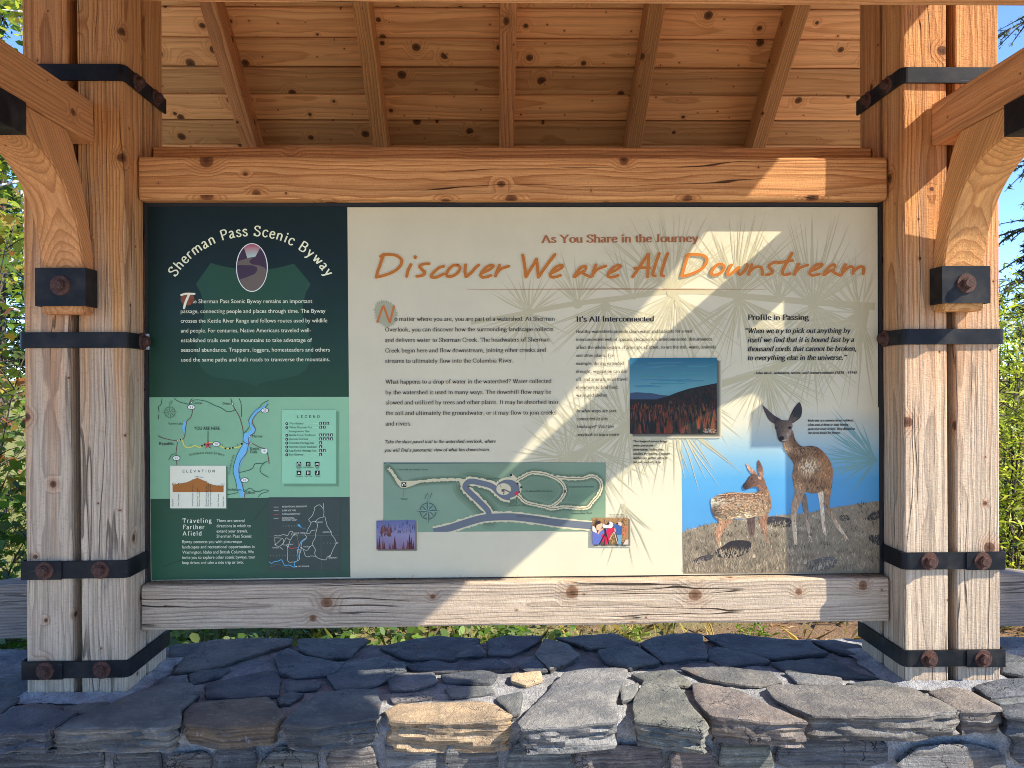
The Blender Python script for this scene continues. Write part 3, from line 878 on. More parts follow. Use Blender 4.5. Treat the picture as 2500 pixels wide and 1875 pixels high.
# measured homography: survey units of the printed face -> metres on the face (X, Z)
HM = (1.34854135e-03, -6.87746486e-06, -1.69722520, -2.52613451e-05, -1.35127913e-03, 2.87929483, -1.13367671e-05, -2.04802123e-06)
def H(x, y):
    w = HM[6] * x + HM[7] * y + 1
    return ((HM[0] * x + HM[1] * y + HM[2]) / w, (HM[3] * x + HM[4] * y + HM[5]) / w)
SHEET = {'1': (350, 490, 3.387), '2': (350, 950, 3.456), '3': (850, 500, 2.675), '4': (1350, 500, 2.731), '5': (1360, 740, 4.045),
         '6': (1650, 900, 3.19), '7': (900, 1100, 3.352), '8': (1780, 740, 5.82), 'a': (900, 600, 3.568), 'b': (1500, 600, 3.511),
         'm': (640, 1200, 7.541), 't': (1430, 1250, 16.59), 'f': (0, 0, 1.0)}

def ink_col(r, g, b, k=1.38):
    c = lin((r / 255, g / 255, b / 255))
    return tuple(min(.86, v * k / 1.38 * w) for v, w in zip(c, (1.42, 1.29, 1.03)))

class Art:
    """One printed element: flat shapes on the sign face, later shapes a hair in front of earlier ones."""
    def __init__(s, name, sheet, layer, step=1.2e-5, mat='ink'):
        s.name, s.sh, s.step, s.mat = name, SHEET[sheet], step, mat
        s.y = -.0005 * layer
        s.v, s.f, s.c = [], [], []
        s.rg = random.Random(name)
    def P(s, x, y):
        X, Z = H(s.sh[0] + x / s.sh[2], s.sh[1] + y / s.sh[2])
        return (X, s.y, Z)
    def raw(s, pts, faces, col, ramp=False):
        k = len(s.v); n = len(pts)
        if ramp:   # later points a hair nearer, so that a stroke may cross itself
            h = n // 2
            for i, p in enumerate(pts):
                X, y, Z = s.P(*p); s.v.append((X, y - s.step * .9 * ((i % h) / h if h else 0), Z))
        else:
            s.v += [s.P(*p) for p in pts]
        cs = col if isinstance(col, list) else [col] * len(pts)
        s.c += cs
        s.f += [tuple(k + i for i in f) for f in faces]
        s.y -= s.step
    def poly(s, pts, col):
        tri = tessellate_polygon([[Vector((p[0], p[1], 0)) for p in pts]])
        s.raw(pts, [tuple(t) for t in tri], col)
    def rect(s, x0, y0, x1, y1, col): s.raw([(x0, y0), (x1, y0), (x1, y1), (x0, y1)], [(0, 1, 2, 3)], col)
    def ell(s, cx, cy, rx, ry, col, n=28): s.poly([(cx + rx * math.cos(2*math.pi*i/n), cy + ry * math.sin(2*math.pi*i/n)) for i in range(n)], col)
    def strip(s, pts, a, b, col, cap=False, closed=False):
        """Sweep an elliptical pen (half widths a, b) along pts."""
        n = len(pts); L, Rr = [], []
        for i in range(n):
            if closed: p, q = pts[i-1], pts[(i+1) % n]
            else: p, q = pts[max(0, i-1)], pts[min(n-1, i+1)]
            dx, dy = q[0]-p[0], q[1]-p[1]
            d = math.hypot(dx, dy) or 1
            nx, ny = -dy/d, dx/d
            m = math.sqrt(a*a*nx*nx + b*b*ny*ny) or 1
            ox, oy = a*a*nx/m, b*b*ny/m
            L.append((pts[i][0]+ox, pts[i][1]+oy)); Rr.append((pts[i][0]-ox, pts[i][1]-oy))
        vs = L + Rr
        fs = [(i, i+1, n+i+1, n+i) for i in range(n-1)]
        if closed: fs.append((n-1, 0, n, 2*n-1))
        if cap and not closed:
            s.raw(vs, fs, col, True); vs, fs = [], []
            for e, (p, q) in ((0, (pts[0], pts[1])), (n-1, (pts[-1], pts[-2]))):
                ang = math.atan2(p[1]-q[1], p[0]-q[0])
                k = len(vs)
                m = 6
                vs += [(p[0] + a * math.cos(ang + t), p[1] + b * math.sin(ang + t)) for t in [math.pi * (j / m - .5) for j in range(m + 1)]]
                vs.append(p)
                fs += [(k+j, k+j+1, k+m+1) for j in range(m)]
        s.raw(vs, fs, col, len(vs) == 2 * n)
    def line(s, pts, w, col, smooth=True, cap=False):
        s.strip(spline(pts) if smooth and len(pts) > 2 else pts, w/2, w/2, col, cap)
    def build(s, parent):
        return mesh(s.name, s.v, s.f, M[s.mat], parent, False, s.c)

def spline(P, n=5, closed=False):
    out = []
    m = len(P)
    rngi = range(m) if closed else range(m - 1)
    for i in rngi:
        if closed: p0, p1, p2, p3 = P[i-1], P[i], P[(i+1) % m], P[(i+2) % m]
        else: p0, p1, p2, p3 = P[max(0, i-1)], P[i], P[i+1], P[min(m-1, i+2)]
        for j in range(n):
            t = j / n
            out.append(tuple(.5 * ((2*p1[k]) + (-p0[k]+p2[k])*t + (2*p0[k]-5*p1[k]+4*p2[k]-p3[k])*t*t + (-p0[k]+3*p1[k]-3*p2[k]+p3[k])*t**3) for k in (0, 1)))
    if not closed: out.append(tuple(P[-1]))
    return out

# ---- stroke alphabet. x-height 5, capitals 7.2, ascenders 7.4. L straight, C curve, O closed curve, S serif (x,y,width), D dot
GLY = {
'a': (4.6, 'C.7,4 1.2,4.65 2.2,4.85 3.05,4.4 3.2,3.4|L3.2,3.4 3.2,.9|C3.2,.9 3.4,.25 4.3,.35|C3.2,3 1.6,2.4 .7,1.6 .7,.5 1.5,.1 2.5,.5 3.2,1.1'),
'b': (5.2, 'L1,7.3 1,.3|C1,3.8 1.7,4.6 2.8,4.8 4.1,3.9 4.4,2.4 3.9,.8 2.7,.1 1.7,.2 1,.7|S.6,7.2,.9'),
'c': (4.6, 'C4,3.9 3.5,4.7 2.5,4.85 1.2,4.2 .7,2.5 1.2,.8 2.4,.1 3.5,.5 4.1,1.2'),
'd': (5.3, 'L4.1,7.3 4.1,.1|C4.1,4 3.3,4.75 2.4,4.85 1.1,4 .7,2.4 1.2,.8 2.3,.1 3.3,.4 4.1,1.1|S3.7,7.2,.9|S4.6,.15,.8'),
'e': (4.6, 'L.8,2.75 3.95,2.75|C3.95,2.75 3.6,4.3 2.4,4.85 1.2,4.2 .7,2.5 1.2,.8 2.4,.1 3.5,.4 4.1,1.2'),
'f': (3.5, 'C3.6,6.8 3,7.35 2.2,7 1.8,6 1.8,4.9|L1.8,4.9 1.8,.1|S1.8,4.75,2.4|S1.8,.12,2'),
'g': (5.0, 'O2.3,4.8 1.1,4.3 .9,3.3 1.4,2.3 2.4,2 3.4,2.5 3.6,3.4 3.2,4.4|C1.4,2.2 .9,1.4 1.6,.8 3.4,.6 4.4,-.3 3.8,-1.6 2.2,-2.1 .8,-1.7 .6,-.8 1.5,.4|L3.3,4.5 4.6,4.6'),
'h': (5.3, 'L1,7.3 1,.1|C1,3.7 1.8,4.6 2.9,4.8 3.9,4.2 4.1,3.2|L4.1,3.2 4.1,.1|S1,.12,1.7|S4.1,.12,1.7|S.6,7.2,.9'),
'i': (2.9, 'L1.5,4.8 1.5,.1|S1.5,.12,1.8|S1,4.7,.9|D1.4,6.5'),
'j': (2.9, 'L1.7,4.8 1.7,0|C1.7,0 1.5,-1.5 .5,-2|S1.2,4.7,.9|D1.6,6.5'),
'k': (5.3, 'L1,7.3 1,.1|L4.2,4.7 1,2.2|L2.1,3.1 4.4,.1|S1,.12,1.7|S4.4,.12,1.5|S4,4.7,1.6|S.6,7.2,.9'),
'l': (2.9, 'L1.5,7.3 1.5,.1|S1.5,.12,1.8|S1.1,7.2,.9'),
'm': (8.1, 'L1,4.8 1,.1|C1,3.7 1.8,4.6 2.8,4.8 3.7,4.2 3.9,3.2|L3.9,3.2 3.9,.1|C3.9,3.7 4.8,4.6 5.8,4.8 6.7,4.2 6.9,3.2|L6.9,3.2 6.9,.1|S1,.12,1.7|S3.9,.12,1.6|S6.9,.12,1.7|S.6,4.7,.9'),
'n': (5.3, 'L1,4.8 1,.1|C1,3.7 1.8,4.6 2.9,4.8 3.9,4.2 4.1,3.2|L4.1,3.2 4.1,.1|S1,.12,1.7|S4.1,.12,1.7|S.6,4.7,.9'),
'o': (5.2, 'O2.6,4.85 1.2,4.2 .7,2.5 1.2,.8 2.6,.1 4,.8 4.5,2.5 4,4.2'),
'p': (5.2, 'L1,4.8 1,-2.1|C1,3.8 1.7,4.6 2.8,4.8 4.1,3.9 4.4,2.4 3.9,.8 2.7,.1 1.7,.3 1,1|S.6,4.7,.9|S1,-2.1,1.8'),
'q': (5.2, 'L4.1,4.8 4.1,-2.1|C4.1,4 3.3,4.75 2.4,4.85 1.1,4 .7,2.4 1.2,.8 2.3,.1 3.3,.4 4.1,1.1|S4.1,-2.1,1.8'),
'r': (3.7, 'L1,4.8 1,.1|C1,3.4 1.7,4.5 2.6,4.8 3.4,4.4|S1,.12,1.8|S.6,4.7,.9'),
's': (4.1, 'C3.3,3.9 2.8,4.7 1.9,4.85 .9,4.3 .9,3.4 1.9,2.7 3.1,2 3.5,1.1 2.9,.3 1.9,.1 .9,.5 .6,1.3'),
't': (3.2, 'L1.5,6.2 1.5,1|C1.5,1 1.8,.2 3,.6|S1.7,4.7,2.3'),
'u': (5.3, 'L1,4.8 1,1.5|C1,1.5 1.3,.4 2.3,.1 3.4,.5 4.1,1.2|L4.1,4.8 4.1,.1|S.6,4.7,.9|S3.7,4.7,.9|S4.6,.15,.8'),
'v': (5.2, 'L.8,4.7 2.7,.2|L2.7,.2 4.4,4.7|S.8,4.7,1.6|S4.3,4.7,1.4'),
'w': (7.4, 'L.8,4.7 2.4,.2|L2.4,.2 3.8,4.4|L3.7,4.4 5.2,.2|L5.2,.2 6.7,4.7|S.8,4.7,1.5|S3.6,4.7,1.3|S6.6,4.7,1.3'),
'x': (5.2, 'L.9,4.7 4.3,.1|L4.1,4.7 .8,.1|S.9,4.7,1.6|S4.2,4.7,1.5|S.8,.12,1.5|S4.4,.12,1.6'),
'y': (5.2, 'L.8,4.7 2.7,.3|C4.4,4.7 2.7,.2 1.9,-1.7 .9,-1.9|S.8,4.7,1.6|S4.3,4.7,1.4'),
'z': (4.7, 'L.8,4.6 3.9,4.6|L3.9,4.6 .7,.2|L.7,.2 4,.2'),
'A': (7.4, 'L3.6,7 .9,.2|L3.6,7 6.4,.2|L1.7,2.5 5.4,2.5|S.9,.12,1.9|S6.4,.12,2.1'),
'B': (6.8, 'L1.6,7.1 1.6,.1|C1.6,7 4,7 5.2,6.3 5,4.4 3.6,3.8 1.6,3.8|C3.6,3.8 5.4,3.3 5.8,1.8 5,.4 3.4,.15 1.6,.15|S1.1,7.05,1.2|S1.1,.12,1.2'),
'C': (6.9, 'C6,5.4 5.3,6.7 3.9,7.1 1.9,6.3 .9,3.7 1.7,1.1 3.7,.1 5.3,.6 6.1,1.8|L6,7 6,5.2'),
'D': (7.4, 'L1.6,7.1 1.6,.1|C1.6,7 4,7 6,5.8 6.5,3.6 5.8,1.3 4,.2 1.6,.15|S1.1,7.05,1.2|S1.1,.12,1.2'),
'E': (6.3, 'L1.6,7.1 1.6,.1|L1.6,7 5.5,7|L1.6,3.7 4.4,3.7|L1.6,.15 5.7,.15|L5.5,7 5.6,5.7|L5.6,.2 6,1.8|S1.1,7.05,1.2|S1.1,.12,1.2'),
'F': (5.8, 'L1.6,7.1 1.6,.1|L1.6,7 5.3,7|L1.6,3.7 4.3,3.7|L5.3,7 5.4,5.7|S1.1,7.05,1.2|S1.5,.12,2'),
'G': (7.2, 'C6,5.4 5.3,6.7 3.9,7.1 1.9,6.3 .9,3.7 1.7,1.1 3.7,.1 5.3,.5 6,1.1|L6,3.2 6,.9|L6,7 6,5.2|S6,3.2,1.8'),
'H': (7.5, 'L1.6,7.1 1.6,.1|L5.9,7.1 5.9,.1|L1.6,3.7 5.9,3.7|S1.6,7.05,2|S1.6,.12,2|S5.9,7.05,2|S5.9,.12,2'),
'I': (3.4, 'L1.7,7.1 1.7,.1|S1.7,7.05,2.1|S1.7,.12,2.1'),
'J': (4.0, 'L2.3,7.1 2.3,1.6|C2.3,1.6 2,.3 1,.1 .5,.6|S2.3,7.05,2.1'),
'K': (7.3, 'L1.6,7.1 1.6,.1|L6,7 1.6,3.3|L2.8,4.2 6.3,.1|S1.6,7.05,2|S1.6,.12,2|S6.4,.12,1.7|S5.8,7.05,1.7'),
'L': (6.3, 'L1.6,7.1 1.6,.1|L1.6,.15 5.7,.15|L5.6,.2 6,1.9|S1.6,7.05,2'),
'M': (9.2, 'L1.5,7 1.5,.1|L1.5,7 4.5,.3|L4.5,.3 7.5,7|L7.5,7.1 7.5,.1|S1.4,7.05,1.2|S1.4,.12,1.8|S7.6,.12,2|S7.7,7.05,1.4'),
'N': (7.5, 'L1.5,7 1.5,.1|L1.5,7 6,.2|L6,7 6,.2|S1.2,7.05,1.4|S1.5,.12,1.8|S6,7.05,1.8'),
'O': (7.5, 'O3.7,7.1 1.8,6.2 .9,3.6 1.8,1 3.7,.1 5.6,1 6.5,3.6 5.6,6.2'),
'P': (5.9, 'L1.6,7.1 1.6,.1|C1.6,7 4,7.05 5.3,6.2 5.3,4.6 4,3.6 1.6,3.5|S1.1,7.05,1.2|S1.6,.12,2.1'),
'R': (6.9, 'L1.6,7.1 1.6,.1|C1.6,7 4,7.05 5.3,6.2 5.2,4.7 4,3.8 1.6,3.7|L3.4,3.7 6,.1|S1.1,7.05,1.2|S1.6,.12,2|S6.2,.12,1.4'),
'S': (5.8, 'C4.7,5.6 4.1,6.8 2.8,7.1 1.4,6.5 1.2,5.2 2.4,4.2 4.2,3.2 5,1.9 4.2,.5 2.8,.1 1.5,.6 .9,2|L4.7,7 4.7,5.4|L.9,2 .9,.2'),
'T': (6.3, 'L3.1,7.1 3.1,.1|L.7,7 5.6,7|L.7,7 .6,5.5|L5.6,7 5.7,5.5|S3.1,.12,2.1'),
'U': (7.4, 'L1.6,7.1 1.6,2.4|C1.6,2.4 2,.7 3.7,.1 5.3,.7 5.8,2.4|L5.8,2.4 5.8,7.1|S1.6,7.05,2|S5.8,7.05,1.7'),
'V': (7.4, 'L.9,7 3.7,.2|L3.7,.2 6.3,7|S.9,7.05,2|S6.2,7.05,1.7'),
'W': (9.6, 'L.9,7 2.9,.2|L2.9,.2 4.9,6.6|L4.7,7 6.7,.2|L6.7,.2 8.6,7|S.9,7.05,1.8|S4.7,7.05,1.6|S8.6,7.05,1.5'),
'Y': (7.4, 'L.9,7 3.7,3.4|L6.2,7 3.7,3.4|L3.7,3.4 3.7,.1|S.9,7.05,1.9|S6.2,7.05,1.7|S3.7,.12,2.1'),
'1': (5.2, 'L2.7,7 2.7,.1|L1.3,6.2 2.7,7|S2.7,.12,2.2'), '3': (5.2, 'C1,6 1.8,7 3,7 3.9,6.1 3.6,4.7 2.3,3.9|C2.3,3.9 3.9,3.4 4.3,2 3.6,.5 2.1,.1 .8,.5'),
'8': (5.2, 'O2.6,7 1.2,6.2 1.4,4.8 2.6,3.8 4,2.7 4.2,1.2 2.6,.1 1,1.2 1.2,2.7 2.6,3.8 3.8,4.8 4,6.2'),
'9': (5.2, 'O2.6,7 1.1,6.3 .9,4.6 1.6,3.3 2.9,3 4.1,4 4.2,5.7|C4.3,4.8 3.9,2.4 2.6,.7 1.2,.1'), '4': (5.2, 'L3.4,7 3.4,.1|L3.3,6.9 .6,2.1|L.6,2.1 4.6,2.1'),
'6': (5.2, 'C4,6.9 2.4,6.2 1.2,4.4 .9,2.4 1.6,.6 2.9,.1 4.1,1 4.1,2.9 3,4 1.6,3.6 1,2.6'), '0': (5.2, 'O2.6,7 1.2,5.8 .9,3.6 1.2,1.2 2.6,.1 4,1.2 4.3,3.6 4,5.8'),
'2': (5.2, 'C.9,5.5 1.6,6.9 2.9,7 4,6 3.8,4.4 2.4,2.2 .8,.3|L.8,.25 4.4,.25'), '5': (5.2, 'L4.1,6.9 1.7,6.9|L1.7,6.9 1.3,4|C1.3,4 3,4.2 4.2,3.1 4.1,1.3 2.6,.2 .9,.3'),
'#': (5.4, 'L2.2,7 1.4,0|L4.1,7 3.3,0|L.6,4.7 4.9,4.7|L.5,2.3 4.8,2.3'), '/': (3.0, 'L2.8,7.2 .2,-.2'),
'.': (2.6, 'D1.3,.4'), ',': (2.6, 'D1.3,.4|L1.6,.2 .9,-1.2'), '?': (4.7, 'C.9,5.6 1.4,6.9 2.6,7.1 3.7,6.3 3.6,5 2.4,3.7 2.3,2|D2.3,.4'),
"'": (2.2, 'L1.2,7.2 1,5.4'), '\u2019': (2.4, 'D1.2,6.7|L1.6,6.6 1,5.2'), '\u201c': (4.6, 'D1.2,5.6|L.9,5.7 1.5,7|D3,5.6|L2.7,5.7 3.3,7'), '\u201d': (4.6, 'D1.2,6.6|L1.6,6.5 1,5.2|D3,6.6|L3.4,6.5 2.8,5.2'),
'-': (3.5, 'L.6,2.4 2.9,2.4'), '~': (4.5, 'C.5,2.4 1.4,3 2.6,2.3 3.8,2.8'), '(': (3.4, 'C2.7,7.4 1.4,5.4 1,2.8 1.5,.2 2.7,-1.7'), ')': (3.4, 'C.7,7.4 2,5.4 2.4,2.8 1.9,.2 .7,-1.7'),
' ': (2.6, ''),
}
_gc = {}
def glyph(ch):
    if ch not in _gc:
        adv, src = GLY[ch]
        st = []
        for tok in [t for t in src.split('|') if t]:
            k = tok[0]
            if k == 'S':
                x, y, w = map(float, tok[1:].split(',')); st.append(('S', [(x, y), (w, 0)]))
            elif k == 'D':
                x, y = map(float, tok[1:].split(',')); st.append(('D', [(x, y)]))
            else:
                pts = [tuple(map(float, q.split(','))) for q in tok[1:].split()]
                if k == 'C' and len(pts) > 2: pts = spline(pts, 4)
                if k == 'O': pts = spline(pts, 4, True)
                st.append((k, pts))
        _gc[ch] = (adv, st)
    return _gc[ch]

def letters(art, text, place, col, pen, serif=1.0, shear=0.0, space=0.0, wordspace=0.0):
    """Draw text through place(u, v, u_glyph) -> sheet coordinates; u runs along the line in font units."""
    a, b = pen
    u = 0.0
    for ch in text:
        adv, st = glyph(ch)
        for k, pts in st:
            def T(p, u0=u, m=adv / 2): return place(u0 + p[0] + shear * p[1], p[1], u0 + m)
            if k == 'S':
                if not serif: continue
                (x, y), (w, _) = pts
                w *= serif
                q = [(x - w/2, y - b), (x + w/2, y - b), (x + w/2, y + b), (x - w/2, y + b)]
                art.raw([T(p) for p in q], [(0, 1, 2, 3)], col)
            elif k == 'D':
                (x, y), = pts; r = max(a * 1.15, .42)
                art.raw([T((x + r * math.cos(i * math.pi / 4), y + r * math.sin(i * math.pi / 4))) for i in range(8)], [tuple(range(8))], col)
            else:
                n = len(pts); Ls, Rs = [], []
                closed = k == 'O'
                for i in range(n):
                    if closed: p, q = pts[i-1], pts[(i+1) % n]
                    else: p, q = pts[max(0, i-1)], pts[min(n-1, i+1)]
                    dx, dy = q[0]-p[0], q[1]-p[1]; d = math.hypot(dx, dy) or 1
                    nx, ny = -dy/d, dx/d
                    m = math.sqrt(a*a*nx*nx + b*b*ny*ny) or 1
                    ox, oy = a*a*nx/m, b*b*ny/m
                    Ls.append((pts[i][0]+ox, pts[i][1]+oy)); Rs.append((pts[i][0]-ox, pts[i][1]-oy))
                fs = [(i, i+1, n+i+1, n+i) for i in range(n-1)] + ([(n-1, 0, n, 2*n-1)] if closed else [])
                art.raw([T(p) for p in Ls + Rs], fs, col, True)
        u += adv + space + (wordspace if ch == ' ' else 0)
    return u

def width(text, space=0.0): return sum(glyph(c)[0] + space for c in text) - space

def line_text(art, text, p0, p1, xh, col, bold=False, ital=False, serif=1.0, pen=None, space=0.0):
    """One line of type on the baseline p0..p1 (sheet units); xh is the x-height in sheet units."""
    W = width(text, space)
    dx, dy = (p1[0]-p0[0]) / W, (p1[1]-p0[1]) / W
    d = math.hypot(dx, dy)
    nx, ny = dy / d, -dx / d
    s = xh / 5.0
    pen = pen or ((.78, .27) if bold else (.5, .2))
    letters(art, text, lambda u, v, g: (p0[0] + dx*u + nx*v*s, p0[1] + dy*u + ny*v*s), col, pen, serif, .22 if ital else 0.0, space)

def block(name, sheet, layer, lines, xh, col, parent, **kw):
    kw.setdefault('serif', .72)
    art = Art(name, sheet, layer, 1e-7 * 20)
    for text, x0, y0, x1, y1 in lines: line_text(art, text, (x0, y0), (x1, y1), xh, col, **kw)
    return art.build(parent)

# ---- sans type from the built in font
_dg = None
def sans(art, items, col):
    """items: (text, x0, y0, x1, y1, xheight) baseline from p0 to p1 in sheet units; one flat mesh each."""
    for text, x0, y0, x1, y1, xh in items:
        cu = bpy.data.curves.new('type', 'FONT'); cu.body = text; cu.size = 1.0; cu.resolution_u = 3
        ob = bpy.data.objects.new('type', cu); COL.objects.link(ob)
        dg = bpy.context.evaluated_depsgraph_get()
        me = bpy.data.meshes.new_from_object(ob.evaluated_get(dg))
        bpy.data.objects.remove(ob); bpy.data.curves.remove(cu)
        if not me.vertices: continue
        xs = [v.co.x for v in me.vertices]; mn, mx = min(xs), max(xs)
        W = mx - mn
        dx, dy = (x1 - x0) / W, (y1 - y0) / W
        d = math.hypot(dx, dy); nx, ny = dy / d, -dx / d
        s = xh / .52
        art.raw([(x0 + dx * (v.co.x - mn) + nx * v.co.y * s, y0 + dy * (v.co.x - mn) + ny * v.co.y * s) for v in me.vertices], [tuple(p.vertices) for p in me.polygons], col)
        bpy.data.meshes.remove(me)

def corner_rect(art, q, col): art.raw(q, [(0, 1, 2, 3)], col)

# ---- carrier plate and black frame
CREAM_T, CREAM_B = (.64, .568, .372), (.64, .568, .372)
plate_v, plate_c = [], []
x0, x1 = -1.219, 1.219
z0, z1 = .9615, 2.1975
vs = [(x0, 0, z0), (x1, 0, z0), (x1, 0, z1), (x0, 0, z1), (x0, .013, z0), (x1, .013, z0), (x1, .013, z1), (x0, .013, z1)]
plate = mesh('sign_plate', vs, [(0, 1, 2, 3), (4, 7, 6, 5), (0, 4, 5, 1), (1, 5, 6, 2), (2, 6, 7, 3), (3, 7, 4, 0)], M['ink'], sign, False, [CREAM_B, CREAM_B, CREAM_T, CREAM_T] * 2)
fr_v, fr_f = [], []
def fbox(a, b):
    k = len(fr_v)
    (ax, ay, az), (bx, by, bz) = a, b
    fr_v.extend([(ax, ay, az), (bx, ay, az), (bx, by, az), (ax, by, az), (ax, ay, bz), (bx, ay, bz), (bx, by, bz), (ax, by, bz)])
    fr_f.extend([tuple(k + i for i in f) for f in ((0, 3, 2, 1), (4, 5, 6, 7), (0, 1, 5, 4), (1, 2, 6, 5), (2, 3, 7, 6), (3, 0, 4, 7))])
fbox((-1.2315, .0145, .9585), (1.2315, .035, 2.2115))
fbox((-1.2315, -.001, .9585), (-1.2215, .0140, 2.2115))
fbox((1.2215, -.006, .9585), (1.2315, .0140, 2.2115))
fbox((-1.2214, -.002, 2.1995), (1.2214, .0140, 2.2115))
mesh('sign_frame', fr_v, fr_f, M['blackframe'], sign)
fbv = [(-1.2335, -.004, 1.727), (-1.2175, -.004, 1.727), (-1.2175, -.004, 1.779), (-1.2335, -.004, 1.779), (-1.2335, -.0015, 1.727), (-1.2175, -.0015, 1.727), (-1.2175, -.0015, 1.779), (-1.2335, -.0015, 1.779)]
mesh('mounting_tab', fbv, [(0, 1, 2, 3), (4, 7, 6, 5), (0, 4, 5, 1), (1, 5, 6, 2), (2, 6, 7, 3), (3, 7, 4, 0)], M['tab'], sign)

# ================= green panel
gp = Art('green_panel', 'f', 1)
rows = [(505, (14, 30, 33)), (620, (13, 30, 32)), (760, (18, 42, 38)), (970, (30, 62, 46))]
def seam(y): return 848 + (y - 505) * (855.5 - 848) / 905
def lefte(y): return 359.5 + (y - 505) * 10.3 / 911
gp.raw([q for y, c in rows for q in ((lefte(y), y), (seam(y), y))], [(2*i, 2*i+1, 2*i+3, 2*i+2) for i in range(len(rows) - 1)], [ink_col(*c) for y, c in rows for _ in (0, 1)])
gp.raw([(lefte(970), 970), (seam(969), 969), (seam(1213), 1213), (lefte(1218), 1218)], [(0, 1, 2, 3)], [ink_col(112, 158, 132), ink_col(125, 170, 142), ink_col(122, 168, 142), ink_col(118, 165, 138)])
gp.raw([(lefte(1218), 1218), (seam(1213), 1213), (seam(1409), 1409), (lefte(1416), 1416)], [(0, 1, 2, 3)], [ink_col(38, 72, 56), ink_col(52, 66, 66), ink_col(50, 74, 66), ink_col(38, 82, 62)])
for pts in ([(653, 1227), (635, 1251), (619, 1271)], [(399, 1384), (426, 1373), (445, 1367)]): gp.line(pts, 1.2, ink_col(24, 44, 38))
gpo = gp.build(sign)

CW = ink_col(225, 222, 200)
sh = Art('shield_emblem', '1', 2)
sh.poly([(557, 515), (640, 538), (700, 550), (800, 568), (895, 575), (1000, 570), (1090, 560), (1170, 542), (1245, 520), (1385, 690), (1345, 760), (1322, 850), (1320, 950), (1360, 1060), (1390, 1180), (1385, 1330),
         (1340, 1400), (1290, 1440), (1150, 1475), (1000, 1500), (960, 1512), (920, 1535), (880, 1512), (840, 1497), (700, 1475), (580, 1460), (520, 1425), (470, 1370), (440, 1250), (440, 1150), (480, 1040), (505, 950), (500, 850), (475, 760), (435, 690)],
        ink_col(33, 68, 54))
sh.build(gpo)
# arched title
at_ = Art('arched_title', '1', 4, 2e-6)
TXT = 'Sherman Pass Scenic Byway'
RAD, CXX, CYY = 742.0, 893.0, 1034.0
W = width(TXT, .55)
half = 1.005
def arch(u, v, g):
    s = 84 / 7.2
    ang = -half + 2 * half * g / W
    lx = (u - g) * s * .93
    r = RAD + v * s
    return (CXX + r * math.sin(ang) + lx * math.cos(ang), CYY - r * math.cos(ang) + lx * math.sin(ang))
letters(at_, TXT, arch, ink_col(228, 222, 195), (.62, .40), False, 0.0, .55)
at_.build(gpo)
# oval logo: road winding between dark hills under a pink sky
lo = Art('oval_logo', '1', 4)
cx, cy, rx, ry = 899, 553, 131, 201
lo.ell(cx, cy, rx, ry, ink_col(232, 228, 222), 40)
lo.ell(cx, cy, rx - 7, ry - 7, ink_col(58, 44, 66), 40)
lo.raw([(cx - 66, 388), (cx - 40, 371), (cx, 361), (cx + 40, 371), (cx + 68, 392), (cx + 30, 462), (cx - 38, 474)], [(0, 1, 2, 3, 4, 5, 6)],
       [ink_col(150, 92, 112), ink_col(152, 80, 104), ink_col(152, 74, 100), ink_col(152, 80, 104), ink_col(150, 100, 118), ink_col(150, 180, 186), ink_col(150, 182, 188)])
road = [(cx + 30, 462), (cx - 30, 474), (cx - 95, 495), (cx - 122, 512), (cx - 124, 532), (cx - 60, 534), (cx + 5, 535), (cx + 40, 550), (cx + 46, 575), (cx + 25, 605), (cx - 40, 632), (cx - 102, 653), (cx - 86, 690), (cx - 55, 728), (cx - 20, 745), (cx, 747),
        (cx + 25, 744), (cx + 60, 722), (cx + 92, 680), (cx + 112, 625), (cx + 118, 572), (cx + 100, 552), (cx + 60, 536), (cx + 5, 528), (cx - 20, 512), (cx - 18, 492)]
lo.poly(road, ink_col(92, 86, 84))
lo.build(gpo)
# lead paragraph
tx = Art('lead_paragraph', '1', 4)
sans(tx, [('he Sherman Pass Scenic Byway remains an important', 400, 848, 1398, 846, 24.5), ('passage, connecting people and places through time. The Byway', 311, 930, 1507, 927, 24.5),
          ('crosses the Kettle River Range and follows routes used by wildlife', 311, 1009, 1522, 1006, 24.5), ('and people. For centuries, Native Americans traveled well-', 312, 1090, 1387, 1087, 24.5),
          ('established trails over the mountains to take advantage of', 313, 1170, 1395, 1168, 24.5), ('seasonal abundance. Trappers, loggers, homesteaders and others', 314, 1249, 1543, 1247, 24.5),
          ('used the same paths and built roads to transverse the mountains.', 315, 1330, 1542, 1327, 24.5)], CW)
tx.build(gpo)
dc = Art('drop_capital', '1', 4)
dc.ell(367, 811, 57, 56, ink_col(118, 66, 44))
dc.strip(spline([(316, 780), (345, 772), (390, 770), (424, 771)]), 9, 8, CW, True)
dc.strip(spline([(380, 776), (362, 815), (348, 850), (338, 888)]), 10, 9, CW, True)
dc.build(gpo)

